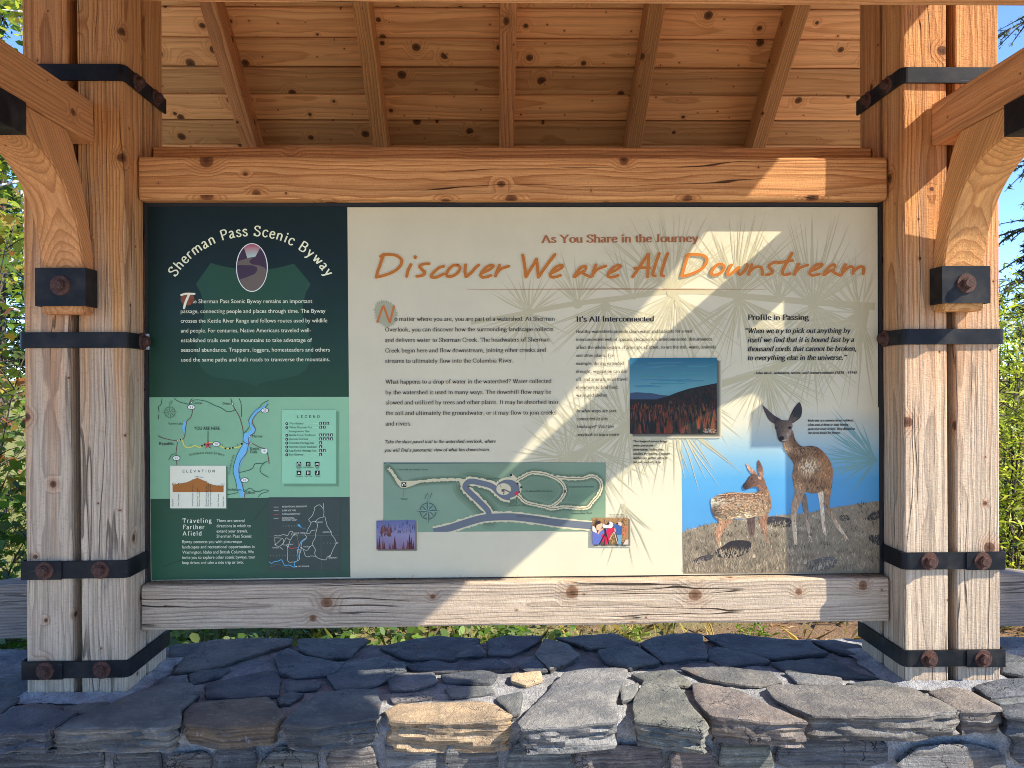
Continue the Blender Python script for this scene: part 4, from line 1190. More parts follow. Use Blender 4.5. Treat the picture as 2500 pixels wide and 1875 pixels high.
# ---- regional map
mp = Art('region_map', '2', 4, 1e-5)
GD, RD, LB = ink_col(38, 72, 58), ink_col(96, 52, 52), ink_col(102, 168, 214)
BK, WH = ink_col(20, 30, 28), ink_col(205, 222, 210)
river = [(1040, 110, 6), (1015, 160, 14), (955, 185, 16), (935, 215, 13), (910, 260, 12), (900, 300, 12), (930, 345, 18), (880, 390, 34), (870, 440, 22), (862, 480, 34), (825, 560, 30), (800, 620, 26), (785, 690, 24), (800, 760, 22), (822, 850, 20), (840, 905, 22)]
cl = spline([(a, b) for a, b, w in river], 4)
ws = [river[min(len(river)-1, i // 4)][2] for i in range(len(cl))]
lv, rv = [], []
for i, p in enumerate(cl):
    q0, q1 = cl[max(0, i-1)], cl[min(len(cl)-1, i+1)]
    d = math.hypot(q1[0]-q0[0], q1[1]-q0[1]) or 1
    nx, ny = -(q1[1]-q0[1])/d, (q1[0]-q0[0])/d
    lv.append((p[0]+nx*ws[i], p[1]+ny*ws[i])); rv.append((p[0]-nx*ws[i], p[1]-ny*ws[i]))
mp.raw(lv + rv, [(i, i+1, len(cl)+i+1, len(cl)+i) for i in range(len(cl)-1)], LB)
mp.poly([(340, 272), (365, 270), (358, 320), (355, 385), (335, 350), (325, 320), (338, 295)], LB)
for pts in ([(260, 78), (300, 105), (350, 120), (390, 125), (430, 92), (520, 100), (600, 135), (660, 160), (710, 190), (760, 182), (780, 168)], [(160, 80), (150, 130), (130, 150), (135, 190)], [(132, 215), (128, 255)],
            [(808, 78), (825, 120), (830, 190), (828, 235)], [(1058, 95), (1010, 120), (975, 160), (935, 195), (890, 260), (900, 310), (850, 375)], [(805, 705), (870, 690), (920, 670), (945, 630), (1010, 625), (1045, 608)], [(1030, 615), (990, 660), (995, 705), (1058, 745)],
            [(710, 890), (770, 880), (800, 870)], [(850, 865), (900, 835), (930, 855), (970, 865), (1015, 850), (1058, 855)], [(1058, 865), (1000, 880), (970, 912)], [(845, 455), (820, 500), (790, 560), (765, 640), (760, 700), (780, 770), (790, 830)], [(215, 600), (240, 555), (272, 545)]):
    mp.line(pts, 5, GD)
for pts in ([(415, 78), (390, 120), (405, 150), (415, 190), (400, 240), (370, 270), (358, 330), (352, 390)], [(125, 392), (160, 410), (200, 420), (240, 430), (290, 435)], [(292, 437), (285, 480), (278, 540), (282, 600), (285, 640)],
            [(740, 78), (752, 125), (775, 170), (810, 230), (835, 310), (845, 370), (842, 440)], [(1055, 125), (1025, 160), (960, 205), (920, 270), (945, 330), (935, 370), (895, 400), (890, 450)], [(842, 440), (880, 460), (910, 455), (980, 490), (1035, 510), (1055, 570), (1062, 630)],
            [(890, 460), (870, 540), (825, 600), (808, 660), (812, 740), (835, 800), (850, 870), (858, 915)], [(352, 390), (340, 420), (320, 425)]):
    mp.line(pts, 5.5, RD)
mp.line([(292, 437), (325, 425), (345, 470), (370, 492), (410, 488), (440, 475), (470, 490), (500, 480), (545, 452), (600, 455), (650, 480), (700, 500), (760, 495), (815, 485), (830, 465)], 9, ink_col(198, 196, 96))
for x, y in ((408, 112), (753, 125), (292, 437), (900, 397), (910, 455), (850, 875)):
    mp.ell(x, y, 9, 9, BK, 12); mp.ell(x, y, 6, 6, WH, 12)
for x, y in ((316, 426), (497, 478), (517, 470), (694, 500), (732, 500), (757, 495), (831, 462)): mp.ell(x, y, 8, 8, BK, 12)
star = [(548 + (34 if i % 2 == 0 else 14) * math.sin(i * math.pi / 5), 470 - (34 if i % 2 == 0 else 14) * math.cos(i * math.pi / 5)) for i in range(10)]
mp.poly([(548 + (p[0]-548)*1.15, 470 + (p[1]-470)*1.15) for p in star], BK); mp.poly(star, ink_col(188, 72, 84)); mp.ell(548, 470, 8, 8, BK, 10)
mp.line([(547, 355), (547, 445)], 5, BK, False)
for x, y, t in ((406, 152, '21'), (281, 581, '21'), (617, 464, '20'), (1027, 180, '25'), (856, 768, '25')):
    mp.ell(x, y, 33, 22, BK, 24); mp.ell(x, y, 29, 18, ink_col(215, 222, 214), 24)
    sans(mp, [(t, x - 14, y + 9, x + 14, y + 9, 14)], BK)
mp.poly([(1000, 502), (1022, 508), (1044, 502), (1048, 525), (1036, 542), (1008, 542), (996, 525)], ink_col(215, 222, 214)); sans(mp, [('395', 1008, 530, 1037, 530, 10)], BK)
# wind rose
def rose(a, cx, cy, r, dark, mid):
    a.strip(spline([(cx + r * .62 * math.cos(i * math.pi / 8), cy + r * .62 * math.sin(i * math.pi / 8)) for i in range(16)], 2, True), r * .035, r * .035, dark, False, True)
    for k in range(8):
        an = k * math.pi / 4; L = r if k % 2 == 0 else r * .74
        tip = (cx + L * math.sin(an), cy - L * math.cos(an))
        for sgn, c in ((-1, dark), (1, mid)):
            b = an + sgn * math.pi / 8
            a.raw([(cx, cy), tip, (cx + r * .3 * math.sin(b), cy - r * .3 * math.cos(b))], [(0, 1, 2)], c)
rose(mp, 226, 195, 72, ink_col(72, 108, 88), ink_col(118, 160, 134))
mp.line([(222, 128), (230, 98), (238, 128), (246, 95)], 5, ink_col(72, 108, 88), False)
sans(mp, [('Curlew', 420, 125, 498, 127, 15), ('Orient', 670, 131, 738, 131, 15), ('Curlew Lake', 214, 298, 334, 299, 13), ('YOU ARE HERE', 430, 344, 646, 344, 21), ('Marcus', 920, 407, 1006, 407, 16),
          ('Republic', 138, 471, 260, 471, 19), ('Kettle', 905, 514, 978, 514, 18), ('Falls', 905, 541, 963, 541, 18), ('Inchelium', 716, 858, 828, 858, 17), ('Gifford', 862, 883, 940, 883, 17),
          ('14', 394, 476, 410, 476, 8), ('11', 655, 476, 672, 476, 8), ('8', 792, 476, 800, 476, 8)], BK)
def curved(art, text, pts, xh, col, space=.8, pen=(.42, .42)):
    cl = spline(pts, 12)
    ds = [0]
    for a, b in zip(cl[:-1], cl[1:]): ds.append(ds[-1] + math.hypot(b[0]-a[0], b[1]-a[1]))
    W = width(text, space)
    s = xh / 7.2
    def at(d):
        d = max(0, min(ds[-1] - 1e-3, d))
        i = max(k for k in range(len(ds) - 1) if ds[k] <= d)
        t = (d - ds[i]) / (ds[i+1] - ds[i])
        p, q = cl[i], cl[i+1]
        L = math.hypot(q[0]-p[0], q[1]-p[1])
        return (p[0] + (q[0]-p[0])*t, p[1] + (q[1]-p[1])*t, (q[0]-p[0])/L, (q[1]-p[1])/L)
    def pl(u, v, g):
        x, y, dx, dy = at(g / W * ds[-1])
        return (x + dx*(u-g)*s + dy*v*s, y + dy*(u-g)*s - dx*v*s)
    letters(art, text, pl, col, pen, False, 0, space)
curved(mp, 'SHERMAN PASS BYWAY', [(390, 565), (450, 552), (537, 548), (620, 552), (686, 570)], 17, BK, 1.6)
curved(mp, 'COLUMBIA RIVER', [(735, 722), (738, 680), (755, 610), (774, 558)], 14, BK, 1.2)
mp.build(gpo)
# legend
lg = Art('map_legend', '2', 5, 1e-5)
lg.raw([(1190, 190), (1648, 190), (1648, 820), (1190, 820)], [(0, 1, 2, 3)], ink_col(92, 136, 112))
lg.rect(1171, 176, 1626, 796, ink_col(130, 184, 158))
curved(lg, 'LEGEND', [(1297, 242), (1395, 242), (1490, 242)], 22, BK, 4.2, (.62, .5))
names = [('West Gateway', 290, 'ABC'), ('White Mountain Fire', 323, 'AB'), ('Interpretive Site', 356, ''), ('Kettle Crest Trailhead', 388, 'ABCD'), ('Sherman Overlook', 421, 'ABCD'), ('Growden Heritage Site', 454, 'A'), ('Sherman Creek Trailhead', 487, 'A'), ('Log Flume Heritage Site', 519, 'AB'), ('East Gateway', 552, 'A')]
for i, (t, y, ic) in enumerate(names):
    if t != 'Interpretive Site':
        lg.ell(1212, y + 1, 12, 12, BK, 14); lg.ell(1212, y + 1, 3.5, 5, WH, 8)
        lg.line([(1430, y), (1478, y)], 2, ink_col(170, 205, 185), False)
    sans(lg, [(t, 1234, y + 7, 1234 + len(t) * 9.9, y + 7, 12.5)], BK)
    for j, _ in enumerate(ic):
        x = 1498 + j * 30
        lg.rect(x - 11, y - 14, x + 11, y + 10, BK)
        lg.ell(x, y - 6, 3.2, 3.2, WH, 8); lg.poly([(x - 5, y + 7), (x - 2, y - 2), (x + 2, y - 2), (x + 5, y + 7)], WH)
def picto(a, x, y, k, r=19):
    a.rect(x - r, y - r, x + r, y + r, BK)
    if k == 'A': a.strip(spline([(x - 9, y + 11), (x - 9, y - 4), (x, y - 12), (x + 9, y - 4), (x + 9, y + 11)]), 3, 3, WH); a.ell(x - 9, y + 8, 4, 6, WH, 8)
    elif k == 'B': a.rect(x - 10, y - 11, x + 10, y + 11, ink_col(140, 160, 150)); a.poly([(x - 4, y + 9), (x, y - 8), (x + 5, y + 9)], BK)
    elif k == 'C': a.rect(x - 12, y - 6, x + 12, y - 2, WH); a.line([(x - 5, y - 4), (x - 11, y + 11)], 4, WH, False); a.line([(x + 5, y - 4), (x + 11, y + 11)], 4, WH, False); a.rect(x - 14, y + 2, x + 14, y + 4, WH)
    elif k == 'D': a.poly([(x, y - 11), (x + 13, y + 10), (x - 13, y + 10)], WH); a.poly([(x, y + 1), (x + 5, y + 10), (x - 5, y + 10)], BK)
    elif k == 'E':
        for q in (-6, 6): a.ell(x + q, y - 10, 3.4, 3.4, WH, 8); a.poly([(x + q - 5, y - 5), (x + q + 5, y - 5), (x + q + 2, y + 12), (x + q - 2, y + 12)], WH)
    else: a.ell(x + 1, y - 11, 3.6, 3.6, WH, 8); a.line([(x, y - 6), (x - 2, y + 3), (x - 7, y + 12)], 5, WH, False); a.line([(x - 1, y + 1), (x + 6, y + 12)], 4, WH, False); a.line([(x, y - 4), (x + 8, y + 1)], 3, WH, False)
for x, y, k in ((1315, 632, 'A'), (1393, 632, 'B'), (1468, 632, 'C'), (1315, 706, 'D'), (1393, 706, 'E'), (1470, 706, 'F')): picto(lg, x, y, k)
sans(lg, [('Potable', 1290, 663, 1342, 663, 8), ('Water', 1298, 676, 1334, 676, 8), ('Interpretation', 1350, 663, 1438, 663, 8), ('Picnic', 1450, 663, 1488, 663, 8), ('Area', 1455, 676, 1484, 676, 8),
          ('Camping', 1286, 738, 1346, 738, 8), ('Vault Toilet', 1362, 738, 1428, 738, 8), ('Hiking', 1450, 738, 1490, 738, 8)], BK)
lg.build(gpo)
# elevation chart
ev = Art('elevation_chart', '2', 6, 1e-5)
ev.rect(240, 655, 712, 1012, ink_col(78, 108, 90))
ev.rect(228, 645, 700, 1004, ink_col(206, 208, 196))
curved(ev, 'ELEVATION', [(332, 702), (470, 702), (606, 702)], 22, BK, 4.6, (.6, .48))
ev.poly([(250, 868), (250, 804), (300, 797), (370, 785), (420, 763), (456, 748), (480, 756), (530, 778), (550, 792), (570, 800), (620, 812), (680, 812), (680, 868)], ink_col(150, 96, 46))
for x, y in ((250, 802), (300, 795), (421, 763), (458, 748), (534, 780), (550, 792), (569, 800), (636, 815), (677, 815)): ev.ell(x, y, 4, 4, BK, 8)
for t, x, y0, y1 in (('Republic', 256, 988, 922), ('West Gateway', 304, 988, 884), ('White Mountain Fire Site', 424, 988, 812), ('Kettle Crest Trailhead', 464, 988, 832), ('Sherman Overlook', 480, 988, 852), ('Growden Heritage Site', 538, 988, 818),
                     ('Sherman Creek Trailhead', 554, 988, 800), ('Log Flume Heritage Site', 574, 988, 806), ('East Gateway', 640, 988, 884), ('Kettle Falls', 682, 988, 906)):
    sans(ev, [(t, x, y0, x, y1, 8.5)], BK)
sans(ev, [('2600 ft', 246, 796, 276, 796, 6), ('5500 ft', 440, 740, 474, 740, 6), ('5100 ft', 478, 746, 512, 746, 6), ('1500 ft', 656, 804, 690, 804, 6)], BK)
ev.build(gpo)
# travelling farther afield
tf = Art('travel_heading', '2', 4, 2e-6)
for t, y, x1 in (('Traveling', 1127, 578), ('Farther', 1181, 518), ('Afield', 1235, 495)):
    line_text(tf, t, (332, y), (x1, y - 1), 25.5, CW, serif=False, pen=(.62, .42), space=1.3)
tf.build(gpo)
tt = Art('travel_paragraph', '2', 4)
sans(tt, [('There are several', 620, 1120, 854, 1120, 19), ('directions in which to', 620, 1165, 907, 1164, 19), ('extend your travels.', 620, 1209, 882, 1208, 19), ('Sherman Pass Scenic', 620, 1252, 915, 1251, 19),
          ('Byway connects you with picturesque', 331, 1299, 834, 1297, 19), ('landscapes and recreational opportunities in', 331, 1343, 939, 1340, 19), ('Washington, Idaho and British Columbia. We', 331, 1387, 933, 1384, 19),
          ('invite you to explore other scenic byways, tour', 331, 1431, 946, 1427, 19), ('loop drives and take a side trip or two.', 331, 1475, 847, 1471, 19)], CW)
tt.build(gpo)
# small loop map
sm = Art('loop_map', 'm', 4, 1e-5)
sm.rect(125, 105, 1435, 1450, ink_col(54, 66, 66))
LW, LBL = ink_col(165, 172, 165), ink_col(78, 160, 205)
for y, c in ((285, LW), (350, LW), (420, ink_col(150, 70, 72)), (490, LW)): sm.line([(215, y), (305, y)], 9, c, False)
sm.line([(125, 820), (600, 815), (1000, 810), (1430, 800)], 5, ink_col(92, 104, 104)); sm.line([(1085, 810), (1090, 1440)], 5, ink_col(92, 104, 104), False)
for pts in ([(1128, 215), (1135, 300), (1140, 380), (1125, 470), (1060, 485), (1010, 520), (990, 560), (1020, 600), (1010, 690), (990, 760), (975, 860), (935, 930), (940, 990), (985, 1075), (970, 1120), (990, 1190), (1060, 1235), (1170, 1255), (1205, 1200), (1255, 1185), (1300, 1080), (1360, 950), (1340, 870), (1280, 790), (1265, 730), (1200, 630), (1175, 530), (1155, 450)],
            [(1120, 310), (1075, 250), (1030, 250), (970, 290), (960, 350), (925, 440), (860, 515), (900, 580), (850, 680), (820, 760), (790, 790), (825, 840), (770, 900), (735, 930), (720, 1030), (760, 1060), (790, 1160), (830, 1200), (900, 1185), (990, 1190)],
            [(900, 580), (940, 550), (990, 550)], [(820, 765), (880, 765), (910, 720), (1000, 705)], [(230, 805), (300, 815), (400, 790), (470, 810), (510, 740), (560, 735), (540, 800)], [(235, 840), (245, 970), (290, 1005), (350, 990), (400, 920), (370, 860), (240, 850)], [(260, 970), (360, 870)],
            [(380, 980), (420, 900), (450, 850), (520, 885), (580, 800), (660, 800)], [(480, 1010), (520, 890)], [(380, 980), (470, 1015), (475, 1270), (570, 1295), (650, 1275), (690, 1240), (690, 1150), (715, 1100), (720, 1030)], [(330, 1020), (385, 1065)], [(760, 1060), (830, 1080), (890, 1010), (935, 985)]):
    sm.line(pts, 9, LW)
sm.line([(650, 800), (660, 880), (668, 960), (665, 1020)], 8, ink_col(150, 100, 70)); sm.line([(490, 1020), (530, 1045), (600, 1035), (665, 1030)], 11, ink_col(170, 72, 80))
sm.line([(130, 1290), (180, 1320), (230, 1285), (290, 1280), (360, 1255), (400, 1330), (430, 1360), (500, 1350), (600, 1390), (595, 1310), (650, 1270), (665, 1180), (650, 1110), (670, 1040), (720, 920), (800, 860)], 12, LBL)
sm.poly([(650, 605), (690, 600), (715, 640), (725, 662), (690, 650)], LBL); sm.line([(720, 660), (760, 672), (810, 670)], 6, LBL)
for x, y in ((1268, 742), (1380, 945), (1250, 1185), (722, 1030), (480, 1010), (245, 970), (628, 1380), (590, 795), (990, 552)): sm.ell(x, y, 12, 12, ink_col(190, 196, 190), 10)
sans(sm, [('INTERNATIONAL SELKIRK LOOP', 372, 292, 825, 286, 22), ('SUPER SIDE TRIPS', 372, 362, 625, 360, 22), ('SHERMAN PASS BYWAY', 372, 430, 708, 425, 22), ('INTERNATIONAL', 372, 500, 600, 498, 22), ('DISCOVERY LOOP', 372, 540, 640, 537, 22),
          ('NELSON', 1020, 575, 1115, 573, 18), ('CRESTON', 1115, 758, 1240, 756, 18), ('GRAND FORKS', 580, 775, 790, 773, 18), ('REPUBLIC', 455, 985, 580, 983, 18), ('TONASKET', 190, 1045, 320, 1043, 18), ('COLVILLE', 765, 1025, 885, 1023, 18),
          ('KETTLE', 645, 1088, 722, 1086, 18), ('FALLS', 660, 1122, 718, 1120, 18), ('SANDPOINT', 1225, 1232, 1390, 1228, 18), ('FORT SPOKANE', 660, 1388, 868, 1384, 18)], ink_col(196, 200, 196))
for t, x0, x1, y in (('CANADA', 395, 650, 645), ('WASHINGTON', 160, 640, 1190), ('IDAHO', 1140, 1395, 960)):
    for i, ch in enumerate(t):
        x = x0 + (x1 - x0) * i / (len(t) - 1)
        line_text(sm, ch, (x - 11, y), (x + 11, y), 20, ink_col(120, 130, 128), serif=False)
curved(sm, 'COLUMBIA RIVER', [(150, 1395), (230, 1360), (310, 1345), (400, 1390), (490, 1405)], 22, ink_col(112, 124, 124), 3)
sm.build(gpo)

# ================= cream panel
BR, BR2 = ink_col(140, 88, 54), ink_col(160, 98, 38)
# pine branch print
pb = Art('pine_branch_print', 'f', 1, 6e-7)
rgp = random.Random(4)
OL = tuple(a * b for a, b in zip(CREAM_T, (.785, .77, .67))); OL2 = tuple(a * b for a, b in zip(CREAM_T, (.83, .82, .74))); OLB = ink_col(106, 148, 158, 1.2)
def fan(cx, cy, a0, a1, L, n, w=4.0, c=None):
    for i in range(n):
        a = R(a0 + (a1 - a0) * (i + rgp.uniform(-.6, .6)) / max(1, n - 1)); l = L * rgp.uniform(.55, 1.08)
        x0_, y0_ = cx + rgp.uniform(-6, 6), cy + rgp.uniform(-4, 4)
        bend = rgp.uniform(-.06, .06)
        mx, my = x0_ + l * .5 * math.cos(a), y0_ - l * .5 * math.sin(a)
        ex, ey = x0_ + l * math.cos(a + bend), y0_ - l * math.sin(a + bend)
        nx, ny = math.sin(a), math.cos(a)
        k = w * rgp.uniform(.55, 1.1) / 2
        if not (855 < ex < 2138 and 509 < ey < 1395):
            t = 1.0
            while t > .1 and not (855 < x0_ + (ex - x0_) * t < 2138 and 509 < y0_ + (ey - y0_) * t < 1395): t -= .05
            ex, ey = x0_ + (ex - x0_) * t, y0_ + (ey - y0_) * t; mx, my = (x0_ + ex) / 2, (y0_ + ey) / 2
        pb.raw([(x0_ + nx * k * .5, y0_ + ny * k * .5), (mx + nx * k, my + ny * k), (ex, ey), (mx - nx * k, my - ny * k), (x0_ - nx * k * .5, y0_ - ny * k * .5)], [(0, 1, 2, 3, 4)], c or rgp.choice((OL, OL, OL2)))
def limb(pts, w0, w1):
    cl = spline(pts, 6); n = len(cl)
    L_, R_ = [], []
    for i, p in enumerate(cl):
        q0, q1 = cl[max(0, i-1)], cl[min(n-1, i+1)]
        d = math.hypot(q1[0]-q0[0], q1[1]-q0[1]) or 1
        w = (w0 + (w1 - w0) * i / (n - 1)) / 2 * rgp.uniform(.92, 1.08)
        L_.append((p[0] - (q1[1]-q0[1])/d*w, p[1] + (q1[0]-q0[0])/d*w)); R_.append((p[0] + (q1[1]-q0[1])/d*w, p[1] - (q1[0]-q0[0])/d*w))
    pb.raw(L_ + R_, [(i, i+1, n+i+1, n+i) for i in range(n-1)], OL)
limb([(1150, 789), (1220, 776), (1290, 762), (1400, 742), (1500, 730), (1620, 713), (1720, 712), (1800, 722), (1950, 735), (2136, 748)], 9, 17)
limb([(1365, 1132), (1440, 1095), (1530, 1040), (1620, 1000), (1700, 960), (1800, 925), (1900, 895), (1990, 850), (2060, 790), (2120, 750)], 20, 13)
limb([(2112, 745), (2106, 790), (2095, 850)], 26, 14)
for cx, cy, a0, a1, L, n in ((1290, 765, 25, 155, 115, 22), (1290, 768, 195, 345, 125, 22), (1410, 742, 40, 140, 135, 20), (1478, 745, 200, 345, 185, 34), (1545, 728, 25, 150, 150, 22), (1640, 712, 28, 152, 225, 40), (1645, 718, 205, 335, 215, 40),
                             (1800, 722, 30, 150, 225, 44), (1805, 728, 205, 335, 200, 42), (1905, 735, 40, 140, 120, 16), (1985, 742, 32, 145, 225, 44), (1990, 746, 205, 335, 190, 44), (2098, 760, 60, 175, 170, 24), (2100, 780, 185, 290, 240, 40),
                             (1870, 905, 190, 350, 165, 46), (1985, 850, 200, 320, 160, 28), (1700, 962, 190, 330, 150, 26), (1700, 955, 20, 150, 120, 16), (1530, 1040, 20, 170, 165, 34), (1530, 1045, 190, 350, 160, 34), (1440, 1092, 30, 165, 175, 32), (1440, 1098, 185, 350, 165, 36),
                             (1385, 1120, 60, 190, 140, 22), (1375, 1130, 185, 300, 150, 22), (2136, 1125, 110, 200, 160, 30), (2136, 1120, 165, 235, 120, 12), (1640, 1010, 215, 320, 210, 26), (1520, 1230, 250, 320, 170, 8)):
    fan(cx, cy, a0, a1, L, n, 4.0, OLB if (cx > 2130 and cy > 1100) else None)
for cx, cy in ((1290, 765), (1410, 742), (1478, 748), (1640, 714), (1800, 724), (1985, 745), (2098, 775), (1870, 906), (1530, 1042), (1440, 1095)):
    pb.ell(cx, cy, 13, 12, OL, 10)
pb.build(sign)

st_ = Art('subtitle', '4', 4, 2e-6)
line_text(st_, 'As You Share in the Journey', (-77, 254), (970, 248), 36, BR, bold=True, pen=(.78, .3))
st_.build(sign)
rl = Art('title_rule', 'f', 3)
rl.raw([(1140, 706.6), (1500, 704.6), (1870, 706.2), (1870, 706.8), (1500, 706.8), (1140, 707)], [(0, 1, 4, 5), (1, 2, 3, 4)], BR)
rl.build(sign)
# hand lettered main title
TA = {'D': [[(135, 75), (120, 110), (100, 170), (80, 225), (68, 276)], [(106, 94), (135, 80), (180, 77), (240, 86), (284, 120), (285, 160), (250, 205), (190, 240), (120, 264), (72, 274)]],
      'i': [[(370, 166), (345, 215), (332, 268)], [(407, 96), (405, 106)]], 's': [[(526, 158), (480, 161), (446, 178), (460, 205), (490, 235), (468, 260), (420, 268)]], 'c': [[(654, 181), (620, 190), (575, 225), (546, 262), (560, 277), (600, 272), (654, 246)]],
      'o': [[(770, 172), (740, 172), (705, 200), (680, 245), (690, 268), (740, 262), (785, 225), (796, 190), (775, 170)]], 'v': [[(845, 168), (840, 220), (848, 272)], [(848, 272), (890, 240), (930, 195), (958, 170)]],
      'e': [[(985, 240), (1040, 216), (1083, 186), (1078, 172), (1040, 180), (1000, 215), (976, 255), (992, 275), (1030, 272), (1064, 260)]], 'r': [[(1140, 172), (1120, 220), (1105, 266)], [(1112, 245), (1150, 205), (1218, 180)]],
      'W': [[(1342, 84), (1355, 150), (1365, 230), (1370, 274)], [(1370, 274), (1400, 220), (1440, 160), (1462, 118)], [(1462, 118), (1470, 180), (1478, 276)], [(1478, 276), (1530, 200), (1585, 125), (1622, 78)]],
      'a': [[(1892, 200), (1886, 180), (1850, 192), (1815, 230), (1792, 270)], [(1795, 274), (1840, 238), (1878, 222)], [(1868, 243), (1905, 262), (1932, 274)]], 'r2': [[(1980, 168), (1960, 215), (1948, 266)], [(1955, 245), (1995, 205), (2064, 178)]]}
TB = {'A': [[(290, 72), (240, 145), (190, 220), (156, 268)], [(292, 72), (288, 170), (284, 268)], [(172, 196), (240, 190), (300, 190)]], 'l': [[(383, 68), (360, 130), (336, 210), (327, 250), (348, 261)]], 'l2': [[(455, 68), (432, 130), (408, 210), (399, 250), (420, 261)]],
      'D': [[(632, 76), (610, 140), (590, 210), (576, 262)], [(612, 92), (640, 77), (700, 75), (760, 85), (790, 112), (784, 150), (750, 195), (690, 230), (620, 254), (578, 262)]], 'o': [[(920, 160), (895, 158), (860, 180), (832, 222), (836, 248), (880, 248), (925, 218), (940, 180), (918, 160)]],
      'w': [[(1000, 166), (976, 210), (968, 244), (985, 250), (1030, 215), (1060, 186)], [(1066, 186), (1056, 225), (1072, 248), (1105, 225), (1136, 180), (1132, 160)]], 'n': [[(1177, 162), (1160, 205), (1148, 248)], [(1155, 225), (1200, 188), (1246, 182), (1262, 205), (1266, 248)]],
      's': [[(1420, 146), (1378, 142), (1336, 160), (1322, 185), (1352, 215), (1342, 240), (1300, 250)]], 't': [[(1520, 68), (1480, 135), (1446, 200), (1437, 238), (1460, 251), (1502, 240)], [(1400, 150), (1460, 138), (1524, 128)]], 'r': [[(1577, 157), (1555, 205), (1540, 248)], [(1550, 226), (1590, 190), (1653, 167)]],
      'e': [[(1680, 218), (1730, 200), (1774, 172), (1768, 157), (1730, 166), (1690, 200), (1670, 236), (1686, 255), (1720, 252), (1752, 243)]], 'a': [[(1888, 184), (1880, 164), (1845, 176), (1810, 215), (1790, 250)], [(1794, 252), (1840, 220), (1876, 206)], [(1866, 222), (1900, 244), (1930, 256)]],
      'm': [[(1975, 163), (1955, 205), (1945, 248)], [(1955, 228), (2000, 188), (2032, 182), (2044, 200), (2040, 240)], [(2044, 225), (2085, 188), (2122, 182), (2132, 205), (2126, 242)]]}
for nm, sheet, D, ex in (('main_title', 'a', TA, [('e', 605), ('e', 1107)]), ('main_title', 'b', TB, [])):
    t = Art(nm, sheet, 4, 2.5e-5)
    groups = [D[k] for k in D] + [[[(x + dx, y) for x, y in s_] for s_ in D[k]] for k, dx in ex]
    for g in groups:
        for s_ in g: t.strip(spline(s_, 5) if len(s_) > 2 else s_, 16.5, 16, ink_col(205, 186, 150), True)
    t.y -= .0002
    for g in groups:
        for s_ in g: t.strip(spline(s_, 5) if len(s_) > 2 else s_, 13.6, 12.6, BR2, True)
    t.build(sign)
TK = (.011, .010, .009)
block('watershed_text', '3', 4, [('o matter where you are, you are part of a watershed. At Sherman', 303, 759, 1350, 757), ('Overlook, you can discover how the surrounding landscape collects', 241, 828, 1340, 825), ('and delivers water to Sherman Creek. The headwaters of Sherman', 241, 897, 1316, 893),
      ('Creek begin here and flow downstream, joining other creeks and', 242, 965, 1292, 961), ('streams to ultimately flow into the Columbia River.', 242, 1033, 1081, 1030), ('What happens to a drop of water in the watershed? Water collected', 244, 1169, 1328, 1164), ('by the watershed is used in many ways. The downhill flow may be', 244, 1238, 1326, 1234),
      ('slowed and utilized by trees and other plants. It may be absorbed into', 245, 1304, 1370, 1300), ('the soil and ultimately the groundwater, or it may flow to join creeks', 245, 1373, 1360, 1369), ('and rivers.', 245, 1442, 416, 1441)], 18.5, TK, sign, pen=(.52, .23))
block('trail_note', '3', 4, [('Take the short paved trail to the watershed overlook, where', 238, 1558, 962, 1554), ('you will find a panoramic view of what lies downstream.', 236, 1613, 926, 1608)], 15, TK, sign, ital=True, pen=(.58, .27))
ns = Art('initial_letter', '3', 3)
blob = []
rb = random.Random(2)
for i in range(60):
    a = 2 * math.pi * i / 60
    r_ = (1.0 if i % 2 else .84) * rb.uniform(.93, 1.05)
    blob.append((245 + 80 * r_ * math.cos(a) + 12 * math.sin(a), 713 + 92 * r_ * math.sin(a)))
ns.poly(blob, ink_col(142, 146, 128))
for s_ in ([(192, 765), (205, 725), (222, 675), (232, 662)], [(232, 662), (248, 705), (262, 745), (272, 768)], [(272, 768), (282, 730), (292, 690), (300, 664)]): ns.strip(spline(s_), 7.5, 7, ink_col(166, 98, 52), True)
ns.build(sign)
block('interconnected_heading', '5', 4, [('It\u2019s All Interconnected', 186, 184, 958, 181)], 36, TK, sign, bold=True)
block('interconnected_text', '5', 4, [('Healthy watersheds provide clean water and habitats for a vast', 186, 296, 1336, 291), ('interconnected web of species. Because it is interconnected, disturbances', 186, 374, 1530, 370), ('affect the whole system. If trees are affected, so are the soil, water, animals', 186, 453, 1566, 448),
      ('and other plants. For', 186, 532, 564, 531), ('example, during extended', 186, 611, 658, 609), ('drought, vegetation can die', 186, 690, 686, 688), ('off, and animals must travel', 186, 768, 695, 766), ('elsewhere to find food,', 187, 846, 607, 845), ('water and shelter.', 187, 925, 506, 923)], 21.5, TK, sign, pen=(.52, .23))
block('interconnected_question', '5', 4, [('In what ways are you', 189, 1079, 578, 1078), ('connected to this', 190, 1158, 497, 1157), ('landscape? Visit the', 190, 1235, 556, 1234), ('overlook to learn more.', 190, 1315, 617, 1313)], 23, TK, sign, ital=True, pen=(.52, .24))
block('profile_heading', '8', 4, [('Profile in Passing', 260, 240, 1130, 238)], 52, TK, sign, bold=True)
block('profile_quotation', '8', 4, [('\u201cWhen we try to pick out anything by', 214, 428, 1716, 425), ('itself we find that it is bound fast by a', 254, 558, 1770, 553), ('thousand cords that cannot be broken,', 254, 685, 1806, 681), ('to everything else in the universe.\u201d', 254, 812, 1660, 808)], 50, TK, sign, bold=True, ital=True, pen=(.72, .3))
block('quotation_credit', '8', 4, [('~John Muir, naturalist, writer, and conservationist (1838 - 1914)', 345, 1010, 1805, 1003)], 24, TK, sign, bold=True, ital=True)

